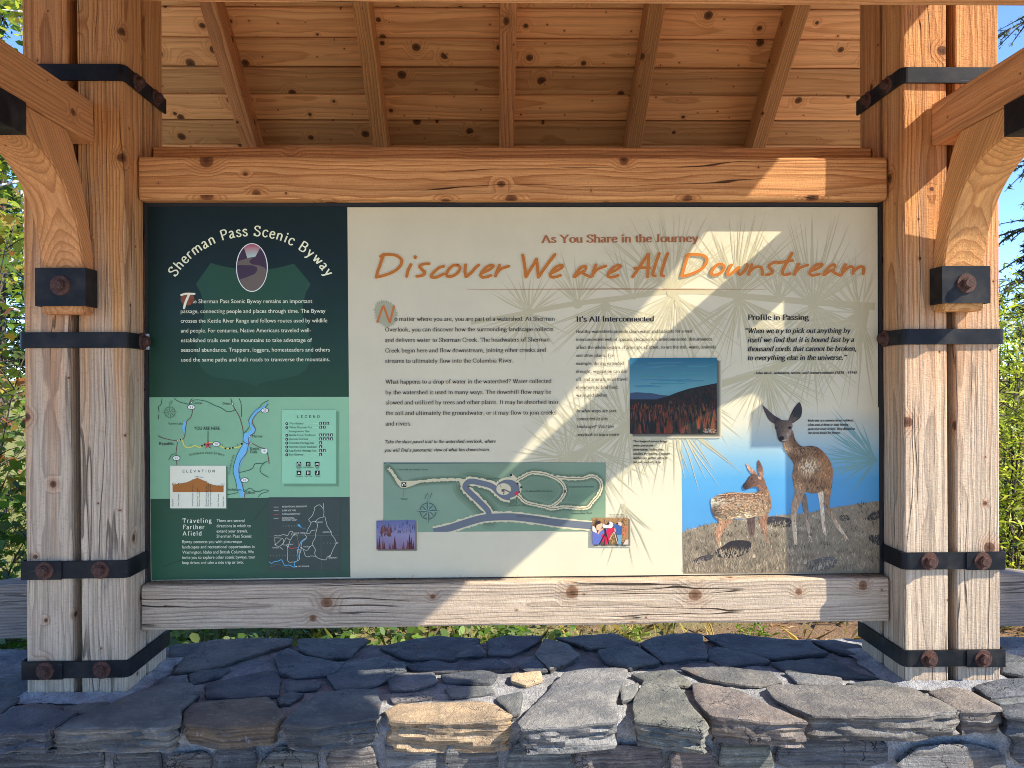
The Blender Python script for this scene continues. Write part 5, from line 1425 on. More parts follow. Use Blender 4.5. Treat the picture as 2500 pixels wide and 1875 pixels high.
# ---- trail map
tm = Art('trail_map', '7', 3, 1.5e-5)
tm_P = tm.P
tm.P = lambda x, y: tm_P(min(1938, max(123, x)), min(668 - (x - 121) * .0075, max(97, y)))   # the map stops at its own border
tm.rect(121, 95, 1940, 668, ink_col(70, 92, 88))
tm.raw([(125, 112), (600, 107), (1100, 102), (1500, 100), (1935, 97), (1937, 380), (1938, 652), (1500, 656), (1100, 660), (700, 665), (125, 668), (125, 400), (600, 380), (1100, 380), (1500, 380)],
       [(0, 1, 12, 11), (1, 2, 13, 12), (2, 3, 14, 13), (3, 4, 5, 14), (11, 12, 9, 10), (12, 13, 8, 9), (13, 14, 7, 8), (14, 5, 6, 7)],
       [ink_col(*c) for c in ((106, 130, 116), (104, 126, 112), (100, 122, 108), (106, 128, 114), (108, 132, 118), (94, 122, 104), (118, 142, 120), (102, 130, 110), (100, 130, 112), (106, 134, 116), (110, 140, 124), (106, 134, 120), (112, 138, 124), (102, 126, 110), (88, 112, 96))])
TN, RDB = ink_col(178, 174, 150), ink_col(90, 98, 112)
# soft dark edging printed under the land
def soft(pts, w, closed=False):
    for k, g in ((w * 2.6, (98, 122, 106)), (w * 2.0, (89, 112, 96)), (w * 1.45, (78, 99, 85))):
        tm.strip(spline(pts, 5, closed), k / 2, k / 2, ink_col(*g), not closed, closed)
main = [(500, 690), (640, 650), (780, 600), (900, 560), (1000, 545), (1180, 540), (1350, 560), (1550, 590), (1830, 615)]
main = [(530, 664), (640, 640), (780, 596), (900, 560), (1000, 545), (1180, 542), (1350, 560), (1550, 590), (1826, 615)]
stem = [(985, 545), (975, 490), (900, 410), (815, 330), (790, 290), (830, 252), (920, 265), (1010, 292), (1060, 340), (1110, 375), (1160, 385)]
loop1 = [(1205, 245), (1260, 215), (1330, 182), (1430, 190), (1530, 225), (1590, 275), (1605, 335), (1570, 400), (1500, 455), (1450, 460), (1380, 445), (1290, 425), (1225, 365)]
loop2 = [(1530, 215), (1650, 228), (1760, 225), (1820, 208), (1880, 230), (1905, 290), (1880, 360), (1830, 420), (1790, 465), (1700, 470), (1600, 460), (1520, 475), (1450, 465)]
arm = [(160, 140), (205, 195), (250, 260), (300, 280), (400, 255), (560, 242), (720, 238), (790, 245)]
for p, w in ((stem, 78), (loop1, 34), (loop2, 34), (arm, 30)): soft(p, w)
def ragged(pts, w, c, amp):
    cl = spline(pts, 10); n = len(cl); L_, R_ = [], []
    rr = random.Random(len(pts) * 7)
    for i, p in enumerate(cl):
        q0, q1 = cl[max(0, i-1)], cl[min(n-1, i+1)]; d = math.hypot(q1[0]-q0[0], q1[1]-q0[1]) or 1
        a = w/2 + rr.uniform(0, amp); b = w/2 + rr.uniform(0, amp)
        L_.append((p[0] - (q1[1]-q0[1])/d*a, p[1] + (q1[0]-q0[0])/d*a)); R_.append((p[0] + (q1[1]-q0[1])/d*b, p[1] - (q1[0]-q0[0])/d*b))
    tm.raw(L_ + R_, [(i, i+1, n+i+1, n+i) for i in range(n-1)], c)
ragged(arm, 14, TN, 9)
tm.poly([(205, 200), (235, 225), (265, 250), (400, 245), (420, 262), (350, 290), (300, 306), (265, 303), (235, 270), (215, 235)], TN)
tm.poly([(735, 236), (800, 240), (780, 280), (790, 330), (762, 300)], TN)
ragged(main, 74, TN, 12); ragged(stem, 64, TN, 12)
tm.ell(1140, 310, 112, 92, TN, 30)
ragged(loop1, 20, TN, 8); ragged(loop2, 20, TN, 8); ragged([(1210, 250), (1195, 225), (1165, 200)], 22, TN, 6)
tm.line(main, 58, RDB); tm.line(stem, 46, RDB); tm.ell(1140, 312, 96, 76, RDB, 30)
tm.ell(1105, 315, 60, 48, TN, 24)
tm.poly([(1085, 318), (1110, 312), (1112, 335), (1090, 338)], ink_col(78, 76, 80)); tm.line([(1110, 318), (1160, 342)], 10, ink_col(84, 82, 88), False); tm.line([(1110, 335), (1102, 358)], 8, ink_col(84, 82, 88), False)
DK = ink_col(76, 70, 66)
tm.line(loop1, 4.5, DK); tm.line(loop2, 4.5, DK)
tm.rect(1594, 322, 1616, 344, DK); tm.ell(1166, 200, 10, 10, BK, 10); tm.ell(1218, 270, 9, 9, BK, 10); tm.rect(1240, 292, 1258, 308, BK); tm.rect(1224, 330, 1240, 346, ink_col(110, 50, 48))
tm.poly([(1210 + (22 if i % 2 == 0 else 10) * math.sin(i * math.pi / 5), 355 - (22 if i % 2 == 0 else 10) * math.cos(i * math.pi / 5)) for i in range(10)], ink_col(186, 34, 60))
picto(tm, 289, 279, 'A', 20); tm.ell(160, 141, 7, 7, DK, 8)
TB_ = ink_col(42, 56, 54)
for a, b in (((195, 158), (228, 158)), ((1062, 245), (1085, 305)), ((1211, 375), (1211, 432)), ((1250, 332), (1278, 332)), ((1738, 470), (1738, 500))): tm.line([a, b], 3, TB_, False)
tm.line([(288, 306), (288, 374)], 3, ink_col(140, 80, 74), False)
sans(tm, [('Trail #96 to Kettle Crest', 234, 162, 486, 160, 11), ('Vault Toilet', 966, 237, 1078, 235, 11), ('Trailhead/Picnic Area', 1284, 338, 1504, 337, 11), ('Watershed Overlook', 1636, 303, 1842, 301, 11), ('You Are Here', 1148, 453, 1280, 452, 11), ('Interpretive Trail', 1657, 519, 1826, 517, 11), ('Water', 261, 401, 320, 401, 11)], TB_)
curved(tm, 'SHERMAN PASS BYWAY', [(1212, 542), (1300, 546), (1380, 554), (1464, 566)], 12, TB_, 2.2)
rose(tm, 487, 494, 106, ink_col(66, 86, 84), ink_col(112, 142, 136))
tm.line([(460, 396), (482, 345), (500, 392), (520, 343)], 6, ink_col(66, 86, 84), False)
tm.build(sign)

def drop(art, x0, y0, x1, y1, d):
    dk = ink_col(70, 68, 62); pp = tuple((a + b) / 2 for a, b in zip(CREAM_T, CREAM_B)); md = tuple(a * .86 + b * .14 for a, b in zip(dk, pp))
    q = [(x1, y0 + d * .4), (x1 + d * .45, y0 + d * .7), (x1 + d, y0 + d * .5), (x1, y1), (x1 + d * .45, y1), (x1 + d, y1), (x1 + d * .45, y1 + d * .45), (x1, y1 + d * .45), (x1 + d * .9, y1 + d * .9), (x1, y1 + d),
         (x0 + d * .4, y1), (x0 + d * .7, y1 + d * .45), (x0 + d * .5, y1 + d)]
    art.raw(q, [(0, 1, 4, 3), (1, 2, 5, 4), (3, 4, 6, 7), (4, 5, 8, 6), (7, 6, 8, 9), (10, 3, 7, 11), (11, 7, 9, 12)], [dk, md, pp, dk, md, pp, md, md, pp, pp, dk, md, pp])
# ---- forest photograph
fp = Art('forest_photo', '5', 5, 1.5e-6)
drop(fp, 718, 540, 1577, 1288, 46)
fp.raw([(716, 543), (1577, 540), (1579, 800), (1579, 1288), (720, 1290), (718, 900)], [(0, 1, 2, 5), (5, 2, 3, 4)], [ink_col(28, 84, 116, 1.3), ink_col(28, 84, 112, 1.3), ink_col(74, 126, 142, 1.3), ink_col(18, 22, 24), ink_col(16, 22, 26), ink_col(84, 136, 154, 1.3)])
rf = random.Random(9)
for i in range(26):
    y = rf.uniform(560, 850); x = rf.uniform(720, 1300); w = rf.uniform(120, 280)
    fp.raw([(x, y), (x + w, y - 6), (min(1575, x + w * 1.2), y + 3), (x + 20, y + 9)], [(0, 1, 2, 3)], ink_col(*[v + rf.uniform(-8, 8) for v in (56, 112, 136)], 1.3))
fp.poly([(719, 886), (790, 880), (930, 888), (1010, 905), (1110, 915), (1000, 960), (719, 970)], ink_col(48, 66, 94, 1.3))
fp.poly([(719, 950), (980, 950), (1100, 915), (1190, 880), (1300, 845), (1430, 818), (1576, 790), (1578, 1288), (720, 1290)], ink_col(26, 27, 27, 1.2))
def conifer(a, x, y, h, w, c):
    n = 6; pts = [(x, y - h)]
    for i in range(1, n + 1): pts += [(x + w * i / n * .5, y - h + h * i / n), (x + w * i / n * .3, y - h + h * i / n)]
    pts2 = [(2 * x - p[0], p[1]) for p in pts[::-1][:-1]]
    a.raw(pts + pts2, [tuple(range(len(pts + pts2)))], c)
for i in range(900):
    x = rf.uniform(728, 1568); y = rf.uniform(max(800, 950 - max(0, x - 1080) * .33), 1275)
    if y < 1000 and x < 1100: continue
    far = y < 1000 + (x - 1080) * -.02
    c = rf.choice(((58, 38, 30), (34, 32, 28), (48, 34, 28), (28, 30, 28))) if far else rf.choice(((92, 54, 38), (70, 42, 32), (26, 30, 28), (36, 34, 30), (104, 64, 44)))
    fp.ell(x, y, rf.uniform(4, 11), rf.uniform(8, 26), ink_col(*[v * rf.uniform(.85, 1.1) for v in c], 1.1), 6)
for i in range(560):
    t = (i / 560) ** .8
    x = rf.uniform(728, 1568)
    ytop = 955 - max(0, (x - 1080)) * .30 if x > 1000 else 965
    y = ytop + 18 + (1290 - ytop) * t
    h = 24 + 120 * t * rf.uniform(.4, 1.2); w = h * rf.uniform(.34, .5)
    x = min(1576 - w / 2, max(721 + w / 2, x))
    hill = y < 1040 and x > 1150
    c = rf.choice(((36, 32, 28), (62, 38, 28), (26, 30, 28))) if hill else rf.choice(((92, 54, 38), (78, 44, 34), (104, 62, 42), (30, 34, 32), (24, 28, 28), (22, 30, 30), (58, 42, 34)))
    conifer(fp, x, min(y, 1286), min(h, y - 800), w, ink_col(*[v * rf.uniform(.75, 1.1) for v in c], 1.15))
for i in range(60): fp.ell(rf.uniform(1440, 1570), rf.uniform(1240, 1280), rf.uniform(3, 9), rf.uniform(2, 4), ink_col(110, 112, 112), 6)
fp.build(sign)
block('forest_caption', '5', 4, [('The change of seasons brings', 750, 1374, 1086, 1374), ('many spectacular', 750, 1415, 950, 1415), ('observations. Unlike most', 750, 1456, 1048, 1455), ('conifers, the needles of western', 750, 1497, 1110, 1496), ('larches turn golden yellow in', 750, 1538, 1086, 1537), ('fall and eventually drop.', 750, 1579, 1028, 1578)], 14, TK, sign, ital=True, bold=True)
# ---- winter photograph
wp = Art('winter_photo', '7', 5, 4e-6)
drop(wp, 64, 570, 384, 808, 16)
wp.raw([(64, 573), (384, 568), (384, 690), (384, 806), (64, 808), (64, 690)], [(0, 1, 2, 5), (5, 2, 3, 4)], [ink_col(*c) for c in ((78, 88, 136), (84, 92, 140), (122, 120, 152), (116, 98, 124), (108, 92, 126), (112, 112, 152))])
rw = random.Random(3)
for i in range(70):
    x, y = rw.uniform(70, 378), rw.uniform(600, 680); conifer(wp, x, y, rw.uniform(18, 46), rw.uniform(8, 16), ink_col(*rw.choice(((72, 82, 128), (60, 68, 104), (92, 100, 146), (104, 78, 100)))))
for i in range(34):
    x, y = rw.uniform(100, 190), rw.uniform(650, 705); conifer(wp, x, y, rw.uniform(30, 66), rw.uniform(14, 22), ink_col(*rw.choice(((88, 54, 58), (70, 44, 56), (104, 66, 64)))))
for x, h, w in ((90, 110, 26), (118, 95, 24), (75, 90, 22), (215, 112, 34), (335, 125, 36), (350, 100, 30), (320, 80, 30), (285, 62, 26), (175, 52, 18), (195, 45, 16), (370, 70, 22), (130, 60, 20)): conifer(wp, min(x, 366), 805, h, w, ink_col(*rw.choice(((70, 40, 48), (58, 36, 46), (98, 56, 56)))))
wp.build(sign)
# ---- photograph of visitors looking through telescopes
vp = Art('visitors_photo', 't', 5, 8e-6)
drop(vp, 262, 222, 1722, 1305, 100)
vp.rect(262, 222, 1722, 1305, ink_col(150, 120, 86, 1.1))
rv_ = random.Random(6)
for i in range(420):
    x, y = rv_.uniform(290, 1690), rv_.uniform(240, 1270)
    c = (200, 110, 80) if (x > 1440 and 560 < y < 1050) else rv_.choice(((170, 130, 74), (120, 92, 66), (188, 152, 104), (88, 72, 60), (150, 118, 90)))
    vp.ell(x, y, rv_.uniform(10, 34), rv_.uniform(10, 34), ink_col(*c, 1.1), 6)
I = lambda r, g, b: ink_col(r, g, b, 1.0)
vp.poly([(265, 780), (420, 840), (560, 800), (700, 700), (860, 660), (920, 860), (820, 950), (680, 1120), (560, 1303), (265, 1303)], I(92, 108, 184))
vp.poly([(265, 560), (330, 560), (430, 740), (430, 840), (265, 760)], I(226, 222, 226))
vp.poly([(370, 430), (420, 370), (520, 345), (620, 385), (560, 470), (500, 520), (420, 600), (370, 590)], I(52, 40, 50))
vp.poly([(420, 600), (430, 520), (540, 470), (640, 450), (660, 560), (620, 640), (540, 720), (430, 710)], I(222, 178, 150))
vp.poly([(460, 850), (540, 700), (660, 650), (720, 660), (560, 800), (500, 900)], I(214, 166, 146))
vp.poly([(660, 500), (720, 480), (900, 540), (1060, 570), (1050, 640), (800, 640), (690, 620)], I(206, 208, 216))
vp.poly([(840, 420), (960, 370), (1060, 400), (1120, 520), (1080, 590), (960, 560), (860, 520)], I(198, 200, 212)); vp.poly([(850, 420), (940, 385), (960, 470), (900, 520), (850, 500)], I(58, 42, 44))
vp.poly([(620, 920), (760, 840), (880, 660), (1130, 620), (1140, 760), (1000, 880), (950, 1080), (860, 1303), (760, 1303), (640, 1150)], I(188, 38, 78))
vp.poly([(1130, 620), (1200, 630), (1220, 800), (1160, 800)], I(206, 138, 142))
vp.poly([(1100, 480), (1320, 500), (1460, 540), (1470, 640), (1440, 920), (1240, 920), (1210, 700), (1110, 560)], I(58, 92, 156)); vp.poly([(1280, 400), (1400, 390), (1460, 470), (1420, 560), (1300, 500)], I(206, 184, 176)); vp.rect(1240, 420, 1310, 470, I(40, 40, 46))
vp.poly([(1250, 920), (1450, 920), (1430, 1100), (1420, 1303), (1300, 1303), (1290, 1080)], I(104, 150, 184))
for a, b, w, c in (((790, 830), (540, 1300), 44, (34, 30, 42)), ((800, 830), (930, 1300), 44, (34, 30, 42)), ((790, 820), (750, 1300), 36, (40, 36, 46)), ((1130, 800), (950, 1100), 26, (214, 186, 166)), ((1150, 810), (1280, 1260), 28, (214, 190, 168)), ((770, 680), (800, 900), 80, (30, 34, 48))): vp.line([a, b], w, I(*c), False)
vp.poly([(1500, 1303), (1600, 1120), (1718, 1090), (1718, 1303)], I(200, 186, 180))
vp.build(sign)
block('photo_credit', 't', 4, [('Photo by Mark Skinner', 955, 115, 1560, 110), ('U.S. Fish and Wildlife Service', 955, 182, 1700, 176)], 26, TK, sign, ital=True)

# ---- deer picture: sky that fades up into the paper, dry grass slope, doe and fawn
dp = Art('deer_picture', '6', 0.7, 1e-6)
base_c = tuple((a + b) / 2 for a, b in zip(CREAM_T, CREAM_B))
rows = [(300, None), (420, (160, 168, 166)), (560, (142, 164, 174)), (700, (108, 152, 182)), (860, (74, 138, 186)), (1030, (70, 132, 184)), (1280, (68, 126, 178))]
q, cc, fs = [], [], []
for y, c in rows:
    c = base_c if c is None else ink_col(*c, 1.35)
    xl = 45 + max(0, (y - 560) * .008)
    m = lambda f: tuple(base_c[i] * (1 - f) + c[i] * f for i in range(3))
    q += [(330 if y < 560 else xl, y), (640, y), (1583, y)]
    cc += [base_c if y < 560 else c, m(.6) if y < 560 else c, c]
    k = len(q) - 6
    if k >= 0: fs += [(k, k + 1, k + 4, k + 3), (k + 1, k + 2, k + 5, k + 4)]
dp.raw(q, fs, cc)
dp.raw([(45, 556), (330, 556), (330, 562), (45, 562)], [(0, 1, 2, 3)], [ink_col(142, 164, 174, 1.35)] * 4)
dpo = dp.build(sign)
rg_ = random.Random(12)
def idw(ctrl, x, y):
    ws = 0; c = [0, 0, 0]
    for cx_, cy_, col in ctrl:
        w = 1 / ((x - cx_) ** 2 + (y - cy_) ** 2 + 60) ** 1.5
        ws += w
        for i in range(3): c[i] += w * col[i]
    return [v / ws for v in c]
def inside(P, x, y):
    r = False; n = len(P)
    for i in range(n):
        (xa, ya), (xb, yb) = P[i-1], P[i]
        if (ya > y) != (yb > y) and x < (xb - xa) * (y - ya) / (yb - ya) + xa: r = not r
    return r
def paint(a, P, ctrl, n, L, w, ang, spread=.35, k=1.6, var=.16):
    """Fill an outline the way a photograph of fur reads: short hairs, each with the local tone."""
    n = int(n * .8)
    a.raw(P, [tuple(t) for t in tessellate_polygon([[Vector((p[0], p[1], 0)) for p in P]])], [ink_col(*idw(ctrl, *p), k) for p in P])
    xs = [p[0] for p in P]; ys = [p[1] for p in P]
    got = 0; tries = 0
    while got < n and tries < n * 12:
        tries += 1
        x, y = rg_.uniform(min(xs), max(xs)), rg_.uniform(min(ys), max(ys))
        an = (ang(x, y) if callable(ang) else ang) + rg_.gauss(0, spread)
        l = L * rg_.uniform(.6, 1.3)
        ex, ey = x + l * math.cos(an), y + l * math.sin(an)
        if not inside(P, x, y) or not inside(P, x + (ex - x) * .8, y + (ey - y) * .8): continue
        f = 1 + rg_.gauss(0, var)
        c = ink_col(*[max(8, min(235, v * f)) for v in idw(ctrl, x, y)], k)
        nx, ny = -math.sin(an) * w / 2, math.cos(an) * w / 2
        a.raw([(x + nx, y + ny), (ex, ey), (x - nx, y - ny)], [(0, 1, 2)], c)
        got += 1

gr = Art('grass_slope', '6', 1.6, 4e-7)
ridge = [(50, 1275), (120, 1250), (200, 1225), (290, 1205), (420, 1180), (560, 1170), (700, 1150), (760, 1148), (900, 1135), (1050, 1120), (1150, 1095), (1300, 1070), (1400, 1055), (1480, 1045), (1583, 1030)]
gr.poly(ridge + [(1587, 1592), (58, 1596)], ink_col(122, 114, 102, 1.3))
def ridge_y(x):
    for (xa, ya), (xb, yb) in zip(ridge[:-1], ridge[1:]):
        if xa <= x <= xb: return ya + (yb - ya) * (x - xa) / (xb - xa)
    return 1200
rocks = [([(700, 1165), (760, 1150), (860, 1160), (900, 1190), (880, 1230), (760, 1235), (700, 1200)], (52, 50, 54)), ([(310, 1420), (370, 1380), (420, 1345), (500, 1335), (580, 1350), (570, 1420), (480, 1465), (340, 1470)], (44, 42, 47)), ([(1470, 1170), (1530, 1120), (1584, 1105), (1584, 1160), (1530, 1180)], (46, 46, 50)),
         ([(1500, 1310), (1550, 1295), (1585, 1300), (1585, 1370), (1530, 1360)], (48, 48, 52)), ([(1000, 1520), (1100, 1480), (1200, 1465), (1260, 1500), (1200, 1560), (1060, 1570)], (84, 83, 88)), ([(130, 1500), (200, 1460), (290, 1450), (260, 1490), (170, 1520)], (60, 58, 62)), ([(1270, 1150), (1330, 1140), (1350, 1170), (1290, 1185)], (58, 56, 60))]
NB = 4200
pend = sorted(rocks, key=lambda r: min(p[1] for p in r[0]) * .6 + max(p[1] for p in r[0]) * .4)
for i in range(NB):
    t = i / NB
    x = rg_.uniform(66, 1575)
    yb = ridge_y(x) + 2 + (1584 - ridge_y(x)) * t ** .95
    while pend and min(p[1] for p in pend[0][0]) * .6 + max(p[1] for p in pend[0][0]) * .4 < 1120 + 470 * t ** .95:
        pts, c = pend.pop(0)
        P_ = spline(pts, 4, True)
        gr.poly(P_, ink_col(*c, 1.2))
        for _ in range(40):
            xx, yy = rg_.uniform(min(p[0] for p in pts), max(p[0] for p in pts)), rg_.uniform(min(p[1] for p in pts), max(p[1] for p in pts))
            if inside(P_, xx, yy): gr.ell(xx, yy, rg_.uniform(4, 16), rg_.uniform(3, 8), (lambda f: tuple(v * f for v in ink_col(*c, 1.2)))(rg_.uniform(.6, 2.4)), 6)
    clump = mnoise.noise(Vector((x * .010, yb * .022, 3))) * 46 + mnoise.noise(Vector((x * .035, yb * .05, 8))) * 26
    v = max(40, min(180, 108 + clump + rg_.gauss(0, 16) + 10 * t))
    h = rg_.uniform(14, 40) * (.7 + .5 * t); l = rg_.gauss(0, 13)
    w = rg_.uniform(2.5, 5.5)
    gr.raw([(x - w, yb), (x + w, yb), (x + l, yb - h)], [(0, 1, 2)], ink_col(v * 1.05, v * .985, v * .88, 1.35))
gr.build(dpo)
def leg(a, pts, c1, c2, n=70):
    paint(a, pts, [(pts[0][0], pts[0][1], c1), (pts[-1][0], pts[-1][1], c1), (pts[len(pts)//2][0], pts[len(pts)//2][1], c2)], n, 34, 9, 1.5, .2)
doe = Art('doe', '6', 2.6, 2e-6)
leg(doe, [(975, 985), (985, 1080), (1010, 1180), (1028, 1290), (1040, 1350), (1064, 1352), (1046, 1285), (1038, 1190), (1030, 1080), (1012, 975)], (96, 86, 78), (158, 146, 132))
leg(doe, [(1100, 945), (1118, 1050), (1130, 1180), (1150, 1308), (1174, 1306), (1160, 1200), (1152, 1060), (1160, 930)], (176, 164, 150), (164, 152, 138))
leg(doe, [(1148, 930), (1150, 1030), (1158, 1085), (1205, 1160), (1262, 1250), (1316, 1318), (1346, 1332), (1312, 1278), (1240, 1160), (1196, 1075), (1202, 1000), (1212, 900)], (112, 92, 76), (164, 150, 134), 110)
leg(doe, [(912, 870), (925, 965), (902, 1050), (894, 1100), (900, 1180), (910, 1280), (922, 1372), (946, 1370), (938, 1280), (936, 1180), (942, 1110), (972, 1040), (1004, 960), (1010, 890)], (128, 108, 92), (172, 156, 138), 110)
paint(doe, spline([(672, 284), (720, 325), (770, 368), (815, 395), (795, 425), (762, 428), (722, 398), (695, 345)], 3, True), [(700, 320, (60, 50, 54)), (770, 390, (40, 34, 38)), (740, 400, (66, 56, 58))], 60, 26, 8, .7, .3)
paint(doe, spline([(963, 262), (982, 318), (970, 378), (930, 412), (892, 430), (874, 408), (905, 330), (935, 285)], 3, True), [(965, 300, (40, 36, 40)), (900, 400, (74, 64, 60)), (930, 350, (28, 28, 32))], 70, 26, 8, -1.1, .3)
body = spline([(828, 560), (860, 530), (905, 480), (930, 555), (980, 604), (1030, 602), (1050, 600), (1100, 612), (1150, 650), (1196, 715), (1220, 785), (1216, 890), (1202, 965), (1180, 986), (1140, 955), (1100, 968), (1060, 971), (1005, 958), (960, 950), (920, 900), (905, 832), (918, 748), (885, 695), (848, 632)], 4, True)
D1 = [(850, 560, (96, 84, 76)), (870, 620, (112, 100, 92)), (920, 560, (62, 52, 48)), (900, 680, (72, 62, 56)), (980, 620, (48, 40, 40)), (1060, 620, (50, 42, 40)), (1110, 650, (72, 56, 48)), (1160, 700, (96, 74, 60)), (1205, 800, (104, 82, 68)), (1200, 920, (92, 76, 66)),
      (940, 690, (58, 48, 46)), (1000, 670, (66, 58, 54)), (1010, 720, (146, 142, 136)), (1040, 760, (166, 162, 156)), (985, 750, (134, 128, 122)), (1070, 740, (150, 144, 138)), (1095, 780, (92, 78, 68)), (1020, 805, (128, 122, 116)), (930, 780, (84, 72, 64)), (920, 850, (92, 78, 68)),
      (1000, 860, (70, 60, 56)), (1060, 860, (58, 50, 48)), (1060, 940, (72, 64, 60)), (1120, 900, (64, 56, 52)), (1150, 850, (98, 80, 68)), (970, 910, (110, 98, 88)), (1180, 960, (104, 90, 78))]
D1 = [(x, y, (min(235, r * 1.2 + 10), g * 1.13 + 5, b_ * 1.02)) for x, y, (r, g, b_) in D1]
paint(doe, body, D1, 900, 30, 9, lambda x, y: 1.57 + (x - 1040) * .0022 if y > 640 else 1.0, .35)
for i in range(36):
    x, y = rg_.gauss(1030, 30), rg_.gauss(770, 22); l = rg_.uniform(16, 36); a_ = rg_.uniform(-.7, .7)
    doe.raw([(x - 3.5, y), (x + 3.5, y), (x + l * math.sin(a_), y + l)], [(0, 1, 2)], ink_col(*rg_.choice(((196, 188, 174), (176, 168, 154), (128, 120, 108))), 1.4))
paint(doe, spline([(768, 432), (800, 400), (845, 402), (880, 406), (906, 438), (900, 470), (890, 520), (862, 556), (828, 574), (798, 555), (784, 505), (776, 465)], 4, True),
      [(800, 430, (52, 44, 42)), (850, 420, (64, 54, 50)), (890, 440, (96, 82, 74)), (800, 500, (46, 40, 40)), (865, 500, (138, 124, 112)), (850, 540, (118, 106, 98)), (815, 545, (30, 28, 30)), (835, 470, (76, 64, 58))], 150, 20, 7, 1.7, .4)
doe.ell(884, 459, 13, 10, ink_col(18, 15, 16), 12); doe.ell(776, 462, 6, 9, ink_col(24, 20, 20), 10); doe.poly(spline([(798, 536), (818, 526), (838, 531), (834, 552), (815, 560), (802, 552)], 3, True), ink_col(20, 19, 21)); doe.line([(825, 563), (850, 557), (866, 553)], 5, ink_col(172, 166, 156))
doe.build(dpo)
fa = Art('fawn', '6', 2.6, 2e-6)
leg(fa, [(556, 1150), (560, 1220), (574, 1320), (568, 1400), (570, 1496), (588, 1500), (597, 1420), (592, 1350), (612, 1290), (616, 1150)], (70, 58, 56), (136, 118, 106), 90)
leg(fa, [(640, 1120), (655, 1205), (690, 1300), (728, 1440), (748, 1440), (712, 1295), (704, 1205), (728, 1090)], (122, 92, 76), (118, 98, 86), 90)
leg(fa, [(318, 1150), (335, 1200), (296, 1285), (320, 1350), (350, 1455), (382, 1532), (428, 1528), (392, 1480), (362, 1400), (346, 1315), (385, 1250), (480, 1135)], (136, 106, 86), (160, 138, 122), 150)
paint(fa, spline([(546, 736), (585, 768), (645, 838), (600, 826), (565, 790)], 3, True), [(560, 760, (150, 124, 110)), (620, 820, (120, 94, 82))], 40, 24, 8, .9, .2)
paint(fa, spline([(640, 710), (668, 755), (682, 828), (655, 842), (634, 775)], 3, True), [(650, 740, (84, 64, 60)), (668, 820, (118, 92, 80))], 40, 24, 8, 1.3, .2)
F1 = [(290, 1040, (170, 156, 146)), (300, 1100, (96, 76, 70)), (290, 1130, (70, 56, 54)), (340, 1010, (96, 66, 56)), (430, 985, (112, 76, 60)), (540, 985, (116, 80, 62)), (640, 970, (112, 78, 62)), (690, 900, (104, 74, 62)), (710, 980, (128, 92, 74)), (735, 1060, (120, 92, 78)),
      (380, 1080, (136, 102, 82)), (440, 1120, (142, 112, 92)), (480, 1050, (134, 96, 76)), (560, 1060, (144, 106, 84)), (620, 1080, (150, 114, 92)), (560, 1140, (170, 144, 124)), (500, 1150, (168, 142, 122)), (650, 1120, (146, 116, 98)), (350, 1150, (134, 106, 88)), (700, 1090, (132, 104, 88))]
F1 = [(x, y, (r * .97, g * 1.06, b_ * 1.04)) for x, y, (r, g, b_) in F1]
paint(fa, spline([(270, 1024), (300, 998), (345, 980), (420, 962), (520, 968), (600, 966), (646, 950), (650, 900), (655, 850), (682, 848), (702, 905), (730, 975), (742, 1050), (732, 1108), (690, 1142), (640, 1150), (550, 1166), (480, 1166), (400, 1180), (330, 1180), (286, 1130)], 4, True), F1, 800, 26, 9, lambda x, y: 3.0 if x < 640 else 1.9, .35)
paint(fa, spline([(522, 910), (555, 868), (588, 822), (640, 832), (668, 870), (690, 930), (650, 952), (640, 926), (600, 920), (540, 941)], 3, True), [(540, 915, (40, 32, 34)), (590, 850, (74, 56, 52)), (630, 870, (92, 70, 62)), (600, 905, (84, 66, 60)), (670, 920, (108, 80, 68))], 130, 18, 7, 2.6, .4)
fa.poly([(634, 838), (662, 842), (664, 864), (642, 860)], ink_col(160, 134, 120)); fa.ell(590, 852, 6, 5, ink_col(20, 16, 16), 8)
for i in range(120):
    x = rg_.uniform(335, 710); y = rg_.uniform(985, 1090)
    f = rg_.uniform(.8, 1.0); fa.ell(x, y, rg_.uniform(4, 7.5), rg_.uniform(3, 5), ink_col(178 * f, 148 * f, 126 * f, 1.35), 6)
for i in range(46):
    x = 330 + i * 7.6; fa.ell(x, 984 - 16 * math.sin(i / 46 * 3.1) + rg_.uniform(-3, 3), 5, 3.5, ink_col(176, 148, 126, 1.35), 7)
fa.build(dpo)
block('deer_caption', '6', 4, [('Mule deer are common forest residents,', 1026, 413, 1382, 411), ('often seen at dawn or dusk leaving', 1026, 446, 1340, 444), ('protective cover to feed. They depend on', 1026, 478, 1392, 476), ('the forest shrubs for browse.', 1028, 509, 1280, 507)], 12.5, TK, sign, ital=True, bold=True)

# ================================================================== GROUND AND PLANTS
import numpy as np

def ground_z(x, y):
    """Level by the kiosk, rising gently behind, with small hummocks."""
    d = max(0.0, y - 1.2)
    back = .010 * d if y > 0 else 0
    return -.02 + min(.9, back) + .03 * mnoise.noise(Vector((x * .35, y * .35, 1))) * min(1, abs(y - .0) * .3)
def gm():
    xs = [-900, -300, -120, -60, -40] + [-30 + i * .75 for i in range(81)] + [40, 60, 120, 300, 900]
    ys = [-900, -300, -100, -40, -20] + [-12 + i * .75 for i in range(70)] + [45, 60, 80, 120, 300, 900]
    vs = [(x, y, ground_z(x, y)) for y in ys for x in xs]
    n = len(xs)
    fs = [(j*n+i, j*n+i+1, (j+1)*n+i+1, (j+1)*n+i) for j in range(len(ys)-1) for i in range(n-1)]
    o = mesh('ground', vs, fs, M['ground'], None, True)
    tag(o, kind='structure')
gm()

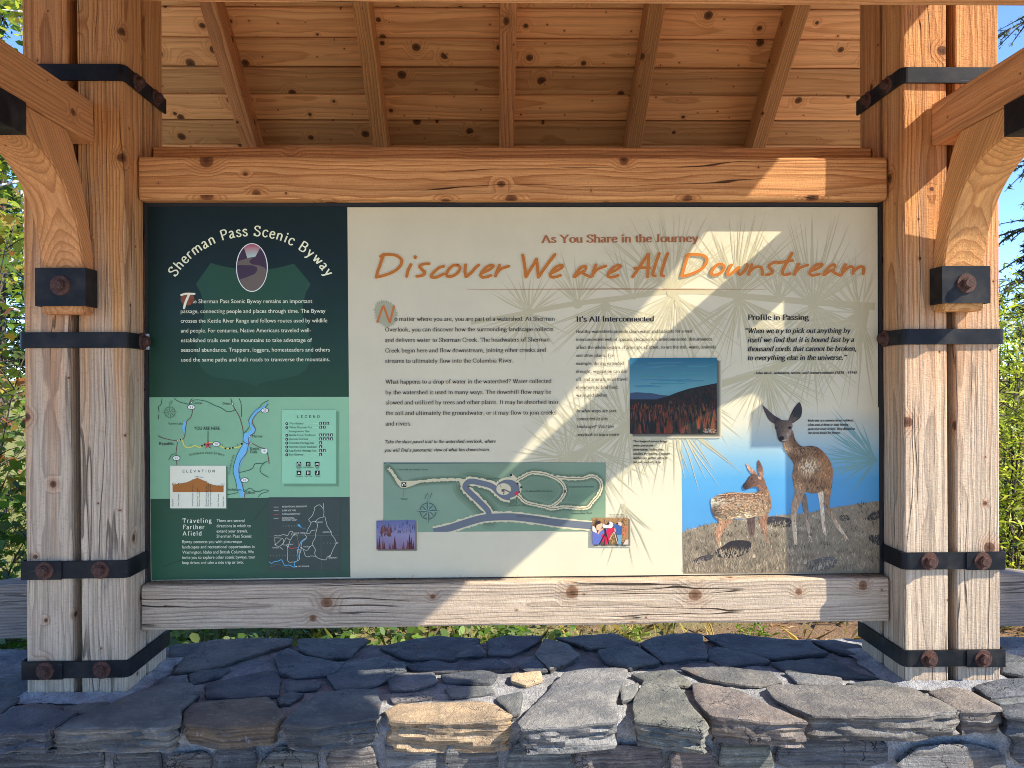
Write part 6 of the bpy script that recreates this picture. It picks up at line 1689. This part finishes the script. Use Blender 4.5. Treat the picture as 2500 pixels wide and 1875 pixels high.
def np_mesh(name, V, F, C, mat, parent):
    """V (n,3), F (m,k) faces of one size, C (n,3) colours."""
    me = bpy.data.meshes.new(name)
    n, m, k = len(V), len(F), F.shape[1]
    me.vertices.add(n); me.vertices.foreach_set('co', V.astype(np.float32).ravel())
    me.loops.add(m * k); me.loops.foreach_set('vertex_index', F.astype(np.int32).ravel())
    me.polygons.add(m); me.polygons.foreach_set('loop_start', np.arange(0, m * k, k, dtype=np.int32))
    me.polygons.foreach_set('loop_total', np.full(m, k, dtype=np.int32))
    me.update(calc_edges=True)
    at = me.color_attributes.new('Col', 'FLOAT_COLOR', 'POINT')
    at.data.foreach_set('color', np.concatenate([C, np.ones((n, 1))], 1).astype(np.float32).ravel())
    me.materials.append(mat)
    o = bpy.data.objects.new(name, me)
    link(o, parent); ABSM[o.name] = Matrix.Identity(4)
    return o

SHAPES = {'oval': [(-.5, 0), (-.22, .26), (.2, .24), (.5, 0), (.2, -.24), (-.22, -.26)],
          'lance': [(-.5, 0), (-.1, .10), (.5, 0), (-.1, -.10)],
          'maple': [(-.5, -.03), (-.28, .16), (-.46, .36), (-.08, .30), (.0, .52), (.16, .26), (.5, .03), (.18, -.24), (.02, -.5), (-.08, -.30), (-.44, -.38), (-.28, -.16)],
          'needle': [(-.5, .02), (.5, 0), (-.5, -.02)]}
def leaves(name, centres, size, palette, shape, parent, seed, flat=.6, var=.35):
    """One leaf per centre: small flat blades, turned at random with a bias to face up."""
    r = np.random.default_rng(seed)
    Cn = np.asarray(centres, float); n = len(Cn)
    S = np.array(SHAPES[shape]); k = len(S)
    nrm = r.normal(size=(n, 3)); nrm[:, 2] = np.abs(nrm[:, 2]) + flat; nrm /= np.linalg.norm(nrm, axis=1, keepdims=True)
    t = r.normal(size=(n, 3)); t -= nrm * (t * nrm).sum(1, keepdims=True); t /= np.linalg.norm(t, axis=1, keepdims=True)
    b = np.cross(nrm, t)
    sz = size * (1 + var * r.normal(size=(n, 1))).clip(.45, 1.8)
    V = Cn[:, None, :] + (S[None, :, :1] * t[:, None, :] + S[None, :, 1:] * b[:, None, :]) * sz[:, None, :]
    curl = (S[:, 0] ** 2 + S[:, 1] ** 2)[None, :, None] * nrm[:, None, :] * sz[:, None, :] * -.35
    V = (V + curl).reshape(-1, 3)
    F = np.arange(n * k).reshape(n, k)
    pal = np.array(palette); ci = r.integers(0, len(pal), n)
    col = pal[ci] * (1 + .22 * r.normal(size=(n, 1))).clip(.5, 1.6)
    return np_mesh(name, V, F, np.repeat(col, k, 0).clip(0, .9), M['leaf'], parent)

def tube(bm, pts, radii, sides=7):
    prev = None
    n = len(pts)
    for i, p in enumerate(pts):
        p = Vector(p)
        d = (Vector(pts[min(n-1, i+1)]) - Vector(pts[max(0, i-1)])).normalized()
        a = d.orthogonal().normalized(); b = d.cross(a)
        ring = [bm.verts.new(p + (a * math.cos(2*math.pi*k/sides) + b * math.sin(2*math.pi*k/sides)) * radii[i]) for k in range(sides)]
        if prev:
            # keep rings from twisting: match the nearest start
            off = min(range(sides), key=lambda q: (ring[q].co - prev[0].co).length)
            ring = ring[off:] + ring[:off]
            for k in range(sides): bm.faces.new((prev[k], prev[(k+1) % sides], ring[(k+1) % sides], ring[k]))
        prev = ring

def shrub(name, base, height, spread, nstem, nleaf, size, palette, shape, label, cat, group, seed, barkm='bark', stem_r=.012, lean=(0, 0), low=.1, clump=.16):
    rg = random.Random(seed)
    e = empty(name, base); tag(e, label, cat, group)
    bx, by, bz = base
    bm = bmesh.new(); tips = []
    for s in range(nstem):
        a = rg.uniform(0, 2*math.pi); sp = spread * math.sqrt(rg.random())
        h = height * rg.uniform(.65, 1)
        tx, ty = bx + sp * math.cos(a) + lean[0], by + sp * math.sin(a) + lean[1]
        x0, y0 = bx + .12 * spread * math.cos(a), by + .12 * spread * math.sin(a)
        pts = []
        m = 8
        for i in range(m + 1):
            t = i / m
            pts.append((x0 + (tx - x0) * t ** 1.5 + rg.uniform(-.03, .03) * height * .3, y0 + (ty - y0) * t ** 1.5 + rg.uniform(-.03, .03) * height * .3, bz - .05 + h * t))
        tube(bm, pts, [stem_r * (1 - .8 * i / m) for i in range(m + 1)], 6)
        for j in range(int(10 + height * 3)):
            i = rg.uniform(low * m, m - .01); k = int(i); f = i - k
            p = Vector(pts[k]).lerp(Vector(pts[k+1]), f)
            L = spread * rg.uniform(.15, .55)
            d = Vector((rg.gauss(0, 1), rg.gauss(0, 1), rg.uniform(-.1, .8))).normalized() * L
            q = p + d * .5 + Vector((0, 0, .03 * L)); w = p + d
            tube(bm, [p, q, w], [stem_r * .45, stem_r * .3, stem_r * .14], 4)
            tips += [p.lerp(w, .55), q.lerp(w, .6), w, w]
    from_bm('stem', bm, M[barkm], e, True)
    r = np.random.default_rng(seed + 1)
    T_ = np.array([tuple(t) for t in tips])
    c = T_[r.integers(0, len(T_), nleaf)] + r.normal(size=(nleaf, 3)) * clump * np.array([1, 1, .7])
    c[:, 2] = np.maximum(c[:, 2], bz + .02)
    leaves('foliage', c, size, palette, shape, e, seed + 2)
    return e

def broadleaf(base, height, rad, nleaf, size, palette, label, group, seed, barkm='bark', trunk_r=.12, crown_low=.3, shape='oval', name='tree'):
    """Tapered trunk with limbs; leaves in clumps along the limbs."""
    rg = random.Random(seed)
    e = empty(name, base); tag(e, label, 'tree', group)
    bx, by, bz = base
    bm = bmesh.new(); m = 10
    tr = [(bx + rg.uniform(-.02, .02) * height * t, by + rg.uniform(-.02, .02) * height * t, bz - .1 + height * .95 * t) for t in [i / m for i in range(m + 1)]]
    tube(bm, tr, [trunk_r * (1 - .88 * i / m) for i in range(m + 1)], 10)
    clumps = []
    for j in range(int(16 + height * 2.2)):
        t = rg.uniform(crown_low, .97); k = t * m; i = int(k)
        p = Vector(tr[i]).lerp(Vector(tr[min(m, i+1)]), k - i)
        a = rg.uniform(0, 2*math.pi)
        prof = math.sin(math.pi * min(1, (t - crown_low) / (1 - crown_low) * .85 + .15))
        L = rad * (.35 + .65 * prof) * rg.uniform(.6, 1.1)
        d = Vector((math.cos(a), math.sin(a), rg.uniform(.1, .6)))
        pts = [p + d * L * f + Vector((0, 0, -.12 * L * f * f)) + Vector((rg.uniform(-.06, .06), rg.uniform(-.06, .06), rg.uniform(-.05, .05))) * L for f in (0, .33, .66, 1)]
        r0 = trunk_r * (1 - .88 * t) * .55
        tube(bm, pts, [r0, r0 * .7, r0 * .45, r0 * .15], 5)
        for f in (1, 2, 3):
            for _ in range(2):
                clumps.append(pts[f] + Vector((rg.gauss(0, .13), rg.gauss(0, .13), rg.gauss(0, .10))) * rad)
    from_bm('trunk', bm, M[barkm], e, True)
    r = np.random.default_rng(seed + 1)
    T_ = np.array([tuple(t) for t in clumps])
    c = T_[r.integers(0, len(T_), nleaf)] + r.normal(size=(nleaf, 3)) * rad * np.array([.12, .12, .085])
    leaves('crown', c, size, palette, shape, e, seed + 2)
    return e

def conifer_tree(base, height, rad, nwhorl, palette, label, group, seed, trunk_r=.16, dens=60, low=.12, name='conifer', tuft=.16):
    """Straight trunk with whorls of drooping branches; needles as thin blades along each branch."""
    rg = random.Random(seed)
    e = empty(name, base); tag(e, label, 'tree', group)
    bx, by, bz = base
    bm = bmesh.new()
    tube(bm, [(bx, by, bz - .1), (bx + .01 * height, by, bz + height * .5), (bx, by, bz + height)], [trunk_r, trunk_r * .55, .01], 10)
    C_, = [[]]
    for w in range(nwhorl):
        t = low + (1 - low) * w / nwhorl
        L0 = rad * (1 - t) ** .8 + .12
        for b in range(rg.randint(4, 7)):
            a = rg.uniform(0, 2*math.pi); L = L0 * rg.uniform(.55, 1.1)
            p = Vector((bx, by, bz + height * (t + rg.uniform(-.4, .4) / nwhorl)))
            d = Vector((math.cos(a), math.sin(a), 0))
            pts = [p + d * L * f + Vector((0, 0, L * (.12 * f - .38 * f * f))) for f in (0, .35, .7, 1)]
            tube(bm, pts, [.018 * L + .006, .012 * L + .004, .007 * L + .003, .002], 4)
            nn = int(dens * (L / rad + .15))
            for q in range(nn):
                f = rg.uniform(.15, 1.02); i = min(2, int(f * 2.9)); 
                c = p + d * L * f + Vector((0, 0, L * (.12 * f - .38 * f * f)))
                side = Vector((-d.y, d.x, 0)) * rg.gauss(0, .16 * L * (1.15 - f))
                C_.append(tuple(c + side + Vector((rg.gauss(0, .02), rg.gauss(0, .02), rg.gauss(-.02, .04))) * L))
    from_bm('trunk', bm, M['bark'], e, True)
    leaves('crown', C_, tuft, palette, 'lance', e, seed + 2, .3)
    return e

YG = [(.23, .28, .03), (.30, .32, .045), (.16, .21, .028), (.36, .35, .07)]
MG = [(.08, .15, .022), (.12, .20, .03), (.055, .105, .02), (.17, .23, .035)]
AUT = [(.07, .115, .02), (.12, .15, .03), (.15, .17, .03), (.24, .15, .03), (.30, .22, .05), (.09, .12, .022), (.10, .15, .025), (.28, .10, .03)]
DKC = [(.018, .038, .014), (.026, .05, .018), (.035, .06, .02), (.014, .028, .012)]

# left: vine maples close behind the post, pale trunks and conifers beyond
shrub('maple_shrub', (-2.95, 1.75, 0), 1.35, .55, 8, 1300, .062, MG + AUT[:2], 'maple', 'low green maple shrub with broad lobed leaves beside the stone wall', 'shrub', 'maple shrubs', 11, clump=.09)
shrub('maple_shrub', (-3.55, 2.6, 0), 2.9, .75, 9, 1100, .065, AUT, 'maple', 'taller thin maple with red and orange autumn leaves among the green', 'shrub', 'maple shrubs', 12, low=.3, clump=.11)
shrub('maple_shrub', (-5.2, 5.4, .05), 2.0, 1.0, 8, 1000, .08, AUT[:2] + MG + [(.26, .17, .04)], 'maple', 'yellowing maple thicket farther back beside the pale trunks', 'shrub', 'maple shrubs', 13, clump=.13)
broadleaf((-6.9, 8.5, .08), 9.5, 1.7, 4200, .11, YG + [(.26, .18, .04)], 'pale trunked birch with thin yellow green crown, nearest of the birches', 'birches behind the kiosk', 21, 'birch', .10, .34, name='birch_tree')
broadleaf((-9.6, 12.0, .1), 11, 2.0, 4200, .13, YG, 'pale trunked birch standing deeper in the wood behind the nearest one', 'birches behind the kiosk', 22, 'birch', .11, .3, name='birch_tree')
broadleaf((-9.2, 13.6, .1), 10, 1.8, 3000, .13, MG, 'slim birch with darker green crown beside a grey trunk', 'birches behind the kiosk', 23, 'birch', .08, .3, name='birch_tree')
conifer_tree((-13.0, 19.0, .2), 15, 3.0, 26, DKC, 'dark conifer closing the view behind the birches', 'conifers behind the kiosk', 31, dens=70, tuft=.3)
conifer_tree((-18.5, 26.0, .3), 18, 3.4, 26, DKC, 'tall dark conifer farthest off on the left edge of the clearing', 'conifers behind the kiosk', 32, dens=70, tuft=.36)
conifer_tree((-9.5, 24.0, .3), 16, 3.2, 26, DKC, 'dark conifer standing behind the sign on the far side of the clearing', 'conifers behind the kiosk', 33, dens=60, tuft=.34)
conifer_tree((1.0, 27.0, .3), 17, 3.4, 24, DKC, 'dark conifer directly behind the kiosk roof', 'conifers behind the kiosk', 34, dens=50, tuft=.36)
WIL = [(.30, .36, .04), (.40, .42, .06), (.21, .27, .035), (.46, .44, .09)]
# right: sunlit willow thicket, larch boughs against the sky
shrub('willow_shrub', (3.35, 2.75, 0), 2.45, .62, 14, 4200, .075, WIL, 'lance', 'sunlit yellow green willow shrub close behind the right hand posts', 'shrub', 'willow shrubs', 41, clump=.12, low=.02)
shrub('willow_shrub', (4.3, 4.1, .02), 2.9, .85, 14, 4200, .085, WIL, 'lance', 'larger willow shrub farther behind, its top against the blue sky', 'shrub', 'willow shrubs', 42, clump=.15, low=.02)
shrub('willow_shrub', (6.3, 7.0, .05), 2.9, 1.2, 12, 3600, .11, WIL, 'lance', 'willow thicket at the back edge of the clearing', 'shrub', 'willow shrubs', 43, clump=.2, low=.02)

def larch(base, height, boughs, label, seed, thick=1.0):
    rg = random.Random(seed)
    e = empty('larch_tree', base); tag(e, label, 'tree', 'larches')
    bx, by, bz = base
    bm = bmesh.new()
    tube(bm, [(bx, by, bz - .1), (bx + .05, by, bz + height * .5), (bx, by, bz + height)], [.17, .11, .02], 10)
    tufts = []
    for (h, az, L, rise) in boughs:
        d = Vector((math.cos(R(az)), math.sin(R(az)), 0)); sd_ = Vector((-d.y, d.x, 0))
        p = Vector((bx, by, bz + h))
        f_ = lambda t: p + d * L * t + Vector((0, 0, L * (rise * t - .30 * t * t))) + sd_ * (.05 * L * math.sin(t * 5 + h))
        pts = [f_(i / 8) for i in range(9)]
        tube(bm, pts, [.026 * (1 - .85 * i / 8) for i in range(9)], 5)
        for k in range(int(L * 13 * thick)):
            t = rg.uniform(.15, 1); q = f_(t)
            dd = (d * rg.uniform(.1, .9) + sd_ * rg.choice((-1, 1)) * rg.uniform(.4, 1.0) + Vector((0, 0, rg.uniform(-.7, .25)))).normalized()
            l = L * rg.uniform(.10, .30) * (1.2 - t * .7)
            tw = [q, q + dd * l * .5 + Vector((0, 0, -.02 * l)), q + dd * l + Vector((0, 0, -.12 * l))]
            tube(bm, tw, [.0075, .005, .002], 4)
            for z in range(int(l / .035) + 2):
                s = rg.random(); c = (tw[0].lerp(tw[1], s * 2) if s < .5 else tw[1].lerp(tw[2], s * 2 - 1))
                if rg.random() < .75 * thick:
                    for w in range(5): tufts.append(tuple(c + Vector((rg.gauss(0, .008), rg.gauss(0, .008), rg.gauss(0, .008)))))
    from_bm('trunk', bm, M['bark'], e, True)
    leaves('needles', tufts, .036, [(.06, .085, .022), (.10, .12, .03), (.045, .06, .02)], 'lance', e, seed + 1, 0)
    return e
larch((6.6, 3.0, 0), 9, [(5.6, 185, 3.2, .05), (4.9, 172, 2.9, .06), (4.4, 195, 3.1, .08), (3.9, 165, 2.7, .05), (3.5, 188, 3.0, .05), (6.3, 178, 3.2, .04), (5.2, 205, 2.6, .05), (7.0, 190, 3.0, 0), (4.1, 180, 3.3, .12), (3.2, 175, 2.9, .12), (2.9, 186, 3.2, .16), (3.7, 178, 3.3, .10), (2.6, 170, 2.8, .2)],
      'thin larch on the right whose drooping twigs hang across the blue sky', 51)
larch((9.9, -3.1, 0), 11, [(7.4, 160, 1.7, .06), (9.4, 170, 1.6, .02), (5.2, 60, 2.0, .1), (6.6, 10, 2.2, .1), (8.2, 100, 1.5, .05)],
      'larch on the visitors\u2019 side whose sparse boughs fleck the sunlight on the posts', 52, .2)
conifer_tree((22, 26, .3), 8.0, 2.0, 20, DKC, 'small dark conifer far behind the willow shrubs', 'conifers behind the kiosk', 36, dens=50, tuft=.3)

# open wood at the back of the clearing, each tree of its own size
rt = random.Random(81)
far = [(27, 38, 8.5, 'tallest of the conifers far off beyond the right hand posts'), (33, 33, 6.5, 'short conifer far off to the right, at the edge of the row'), (20, 44, 9.5, 'conifer far off behind the willows'), (38, 46, 9, 'broad conifer at the far right of the back row'),
       (13, 40, 9, 'conifer far behind the sign, next to the willow thicket'), (45, 40, 8, 'lone conifer farthest to the right'), (-24, 40, 13, 'conifer far behind the maples'), (-33, 36, 12, 'conifer at the far end of the left hand clearing'), (-16, 44, 14, 'tall conifer far behind the birches')]
for i, (x, y, h, lab) in enumerate(far):
    conifer_tree((x, y, ground_z(x, y)), h, h * .24, 18, DKC, lab, 'conifers behind the kiosk', 110 + i, dens=34, tuft=.42, low=.06)

# undergrowth behind the wall: leafy plants on the left, dry grass towards the right, single weeds on the duff
def scatter(n, xr, yr, seed, keep=None):
    r = random.Random(seed); out = []
    while len(out) < n:
        x, y = r.uniform(*xr), r.uniform(*yr)
        if keep is None or keep(x, y, r): out.append((x, y))
    return out
def blades(name, spots, h, w, palette, label, seed, lean=.5, per=7):
    r = np.random.default_rng(seed); S = []
    for (x, y) in spots:
        for _ in range(per):
            S.append((x + r.normal() * .03, y + r.normal() * .03, ground_z(x, y)))
    S = np.array(S); n = len(S)
    a = r.uniform(0, 2*np.pi, n); ln = h * lean * np.abs(r.normal(size=n)); hh = h * r.uniform(.4, 1.1, n)
    ww = w * r.uniform(.6, 1.3, n)
    dx, dy = np.cos(a), np.sin(a)
    side = np.stack([-dy, dx, 0*a], 1) * ww[:, None] / 2
    b0 = S - side; b1 = S + side
    md = S + np.stack([dx*ln*.35, dy*ln*.35, hh*.6], 1); t = S + np.stack([dx*ln, dy*ln, hh], 1)
    V = np.stack([b0, b1, md + side*.7, t, md - side*.7], 1).reshape(-1, 3)
    F = np.arange(n*5).reshape(n, 5)
    pal = np.array(palette); col = pal[r.integers(0, len(pal), n)] * (1 + .2*r.normal(size=(n, 1))).clip(.5, 1.5)
    o = np_mesh(name, V, F, np.repeat(col, 5, 0).clip(0, .9), M['leaf'], None)
    tag(o, label, name.replace('_', ' '), None, 'stuff')
    return o
def dens(x, y, r): return r.random() < max(.04, min(1, .55 - .35 * x - .0 * y + .35 * mnoise.noise(Vector((x * .9, y * .9, 2)))))
blades('grass', scatter(1500, (-7, 7), (.55, 9), 5, dens), .17, .006, [(.10, .14, .03), (.16, .17, .05), (.28, .23, .10), (.07, .11, .025), (.34, .28, .14)], 'mixed green and straw coloured grass behind the wall', 61)
blades('dry_grass', scatter(420, (-.6, 6), (.8, 6), 6), .13, .005, [(.40, .30, .17), (.34, .24, .12), (.45, .36, .22)], 'bleached dry grass on the bare forest floor', 62, .9)
gp_ = scatter(900, (-4.5, .6), (.65, 3.6), 7, lambda x, y, r: r.random() < .5 - .5 * x / 1.2)
r_ = np.random.default_rng(8)
cs = []
for x, y in gp_:
    hh = r_.uniform(.08, .30)
    for _ in range(12): cs.append((x + r_.normal() * .06, y + r_.normal() * .06, ground_z(x, y) + hh * r_.uniform(.3, 1)))
o = leaves('ground_cover', cs, .05, MG + [(.13, .17, .05)], 'oval', None, 9, .8)
tag(o, 'dense low green leaves filling the strip behind the wall', 'undergrowth', None, 'stuff')
for i, (x, y, h, lab) in enumerate(((1.55, 2.35, .16, 'bright green weed tuft on the orange forest floor behind the sill beam'), (2.5, 1.9, .22, 'green weed tuft beside the right hand side rail'), (.75, 2.2, .18, 'leafy weed clump growing below the middle of the sill beam'), (1.1, 3.2, .2, 'pale weed clump farther back on the bare floor'))):
    e = empty('weed_plant', (x, y, ground_z(x, y))); tag(e, lab, 'plant', 'weeds behind the wall')
    cs = [(x + r_.normal() * .07, y + r_.normal() * .07, ground_z(x, y) + abs(r_.normal()) * h * .45 + .01) for _ in range(130)]
    leaves('foliage', cs, .055, [(.16, .22, .03), (.22, .27, .05), (.12, .17, .03)], 'lance', e, 90 + i, .2)
# litter: needles and chips on the floor, needles along the sill
cs = [(x, y, ground_z(x, y) + .012) for x, y in scatter(5200, (-3, 7), (.5, 7), 14)]
o = leaves('fallen_needles', cs, .07, [(.36, .22, .12), (.25, .14, .075), (.46, .34, .22), (.18, .12, .08)], 'lance', None, 15, 6.0)
tag(o, 'brown needles and bark chips littering the forest floor', 'forest litter', None, 'stuff')
rs = random.Random(17); cs = []
for i in range(900):
    x = rs.choice((rs.gauss(-1.12, .09), rs.gauss(-.35, .2), rs.uniform(-1.2, 1.2), rs.gauss(1.15, .05)))
    if abs(x) < 1.225: cs.append((x, rs.uniform(-.028, -.006), .9585 + abs(rs.gauss(0, .003))))
o = leaves('pine_needles', cs, .02, [(.13, .075, .04), (.2, .12, .06), (.3, .2, .11)], 'needle', None, 18, 1.0)
tag(o, 'brown pine needles gathered on the sill along the foot of the sign', 'pine needles', None, 'stuff')
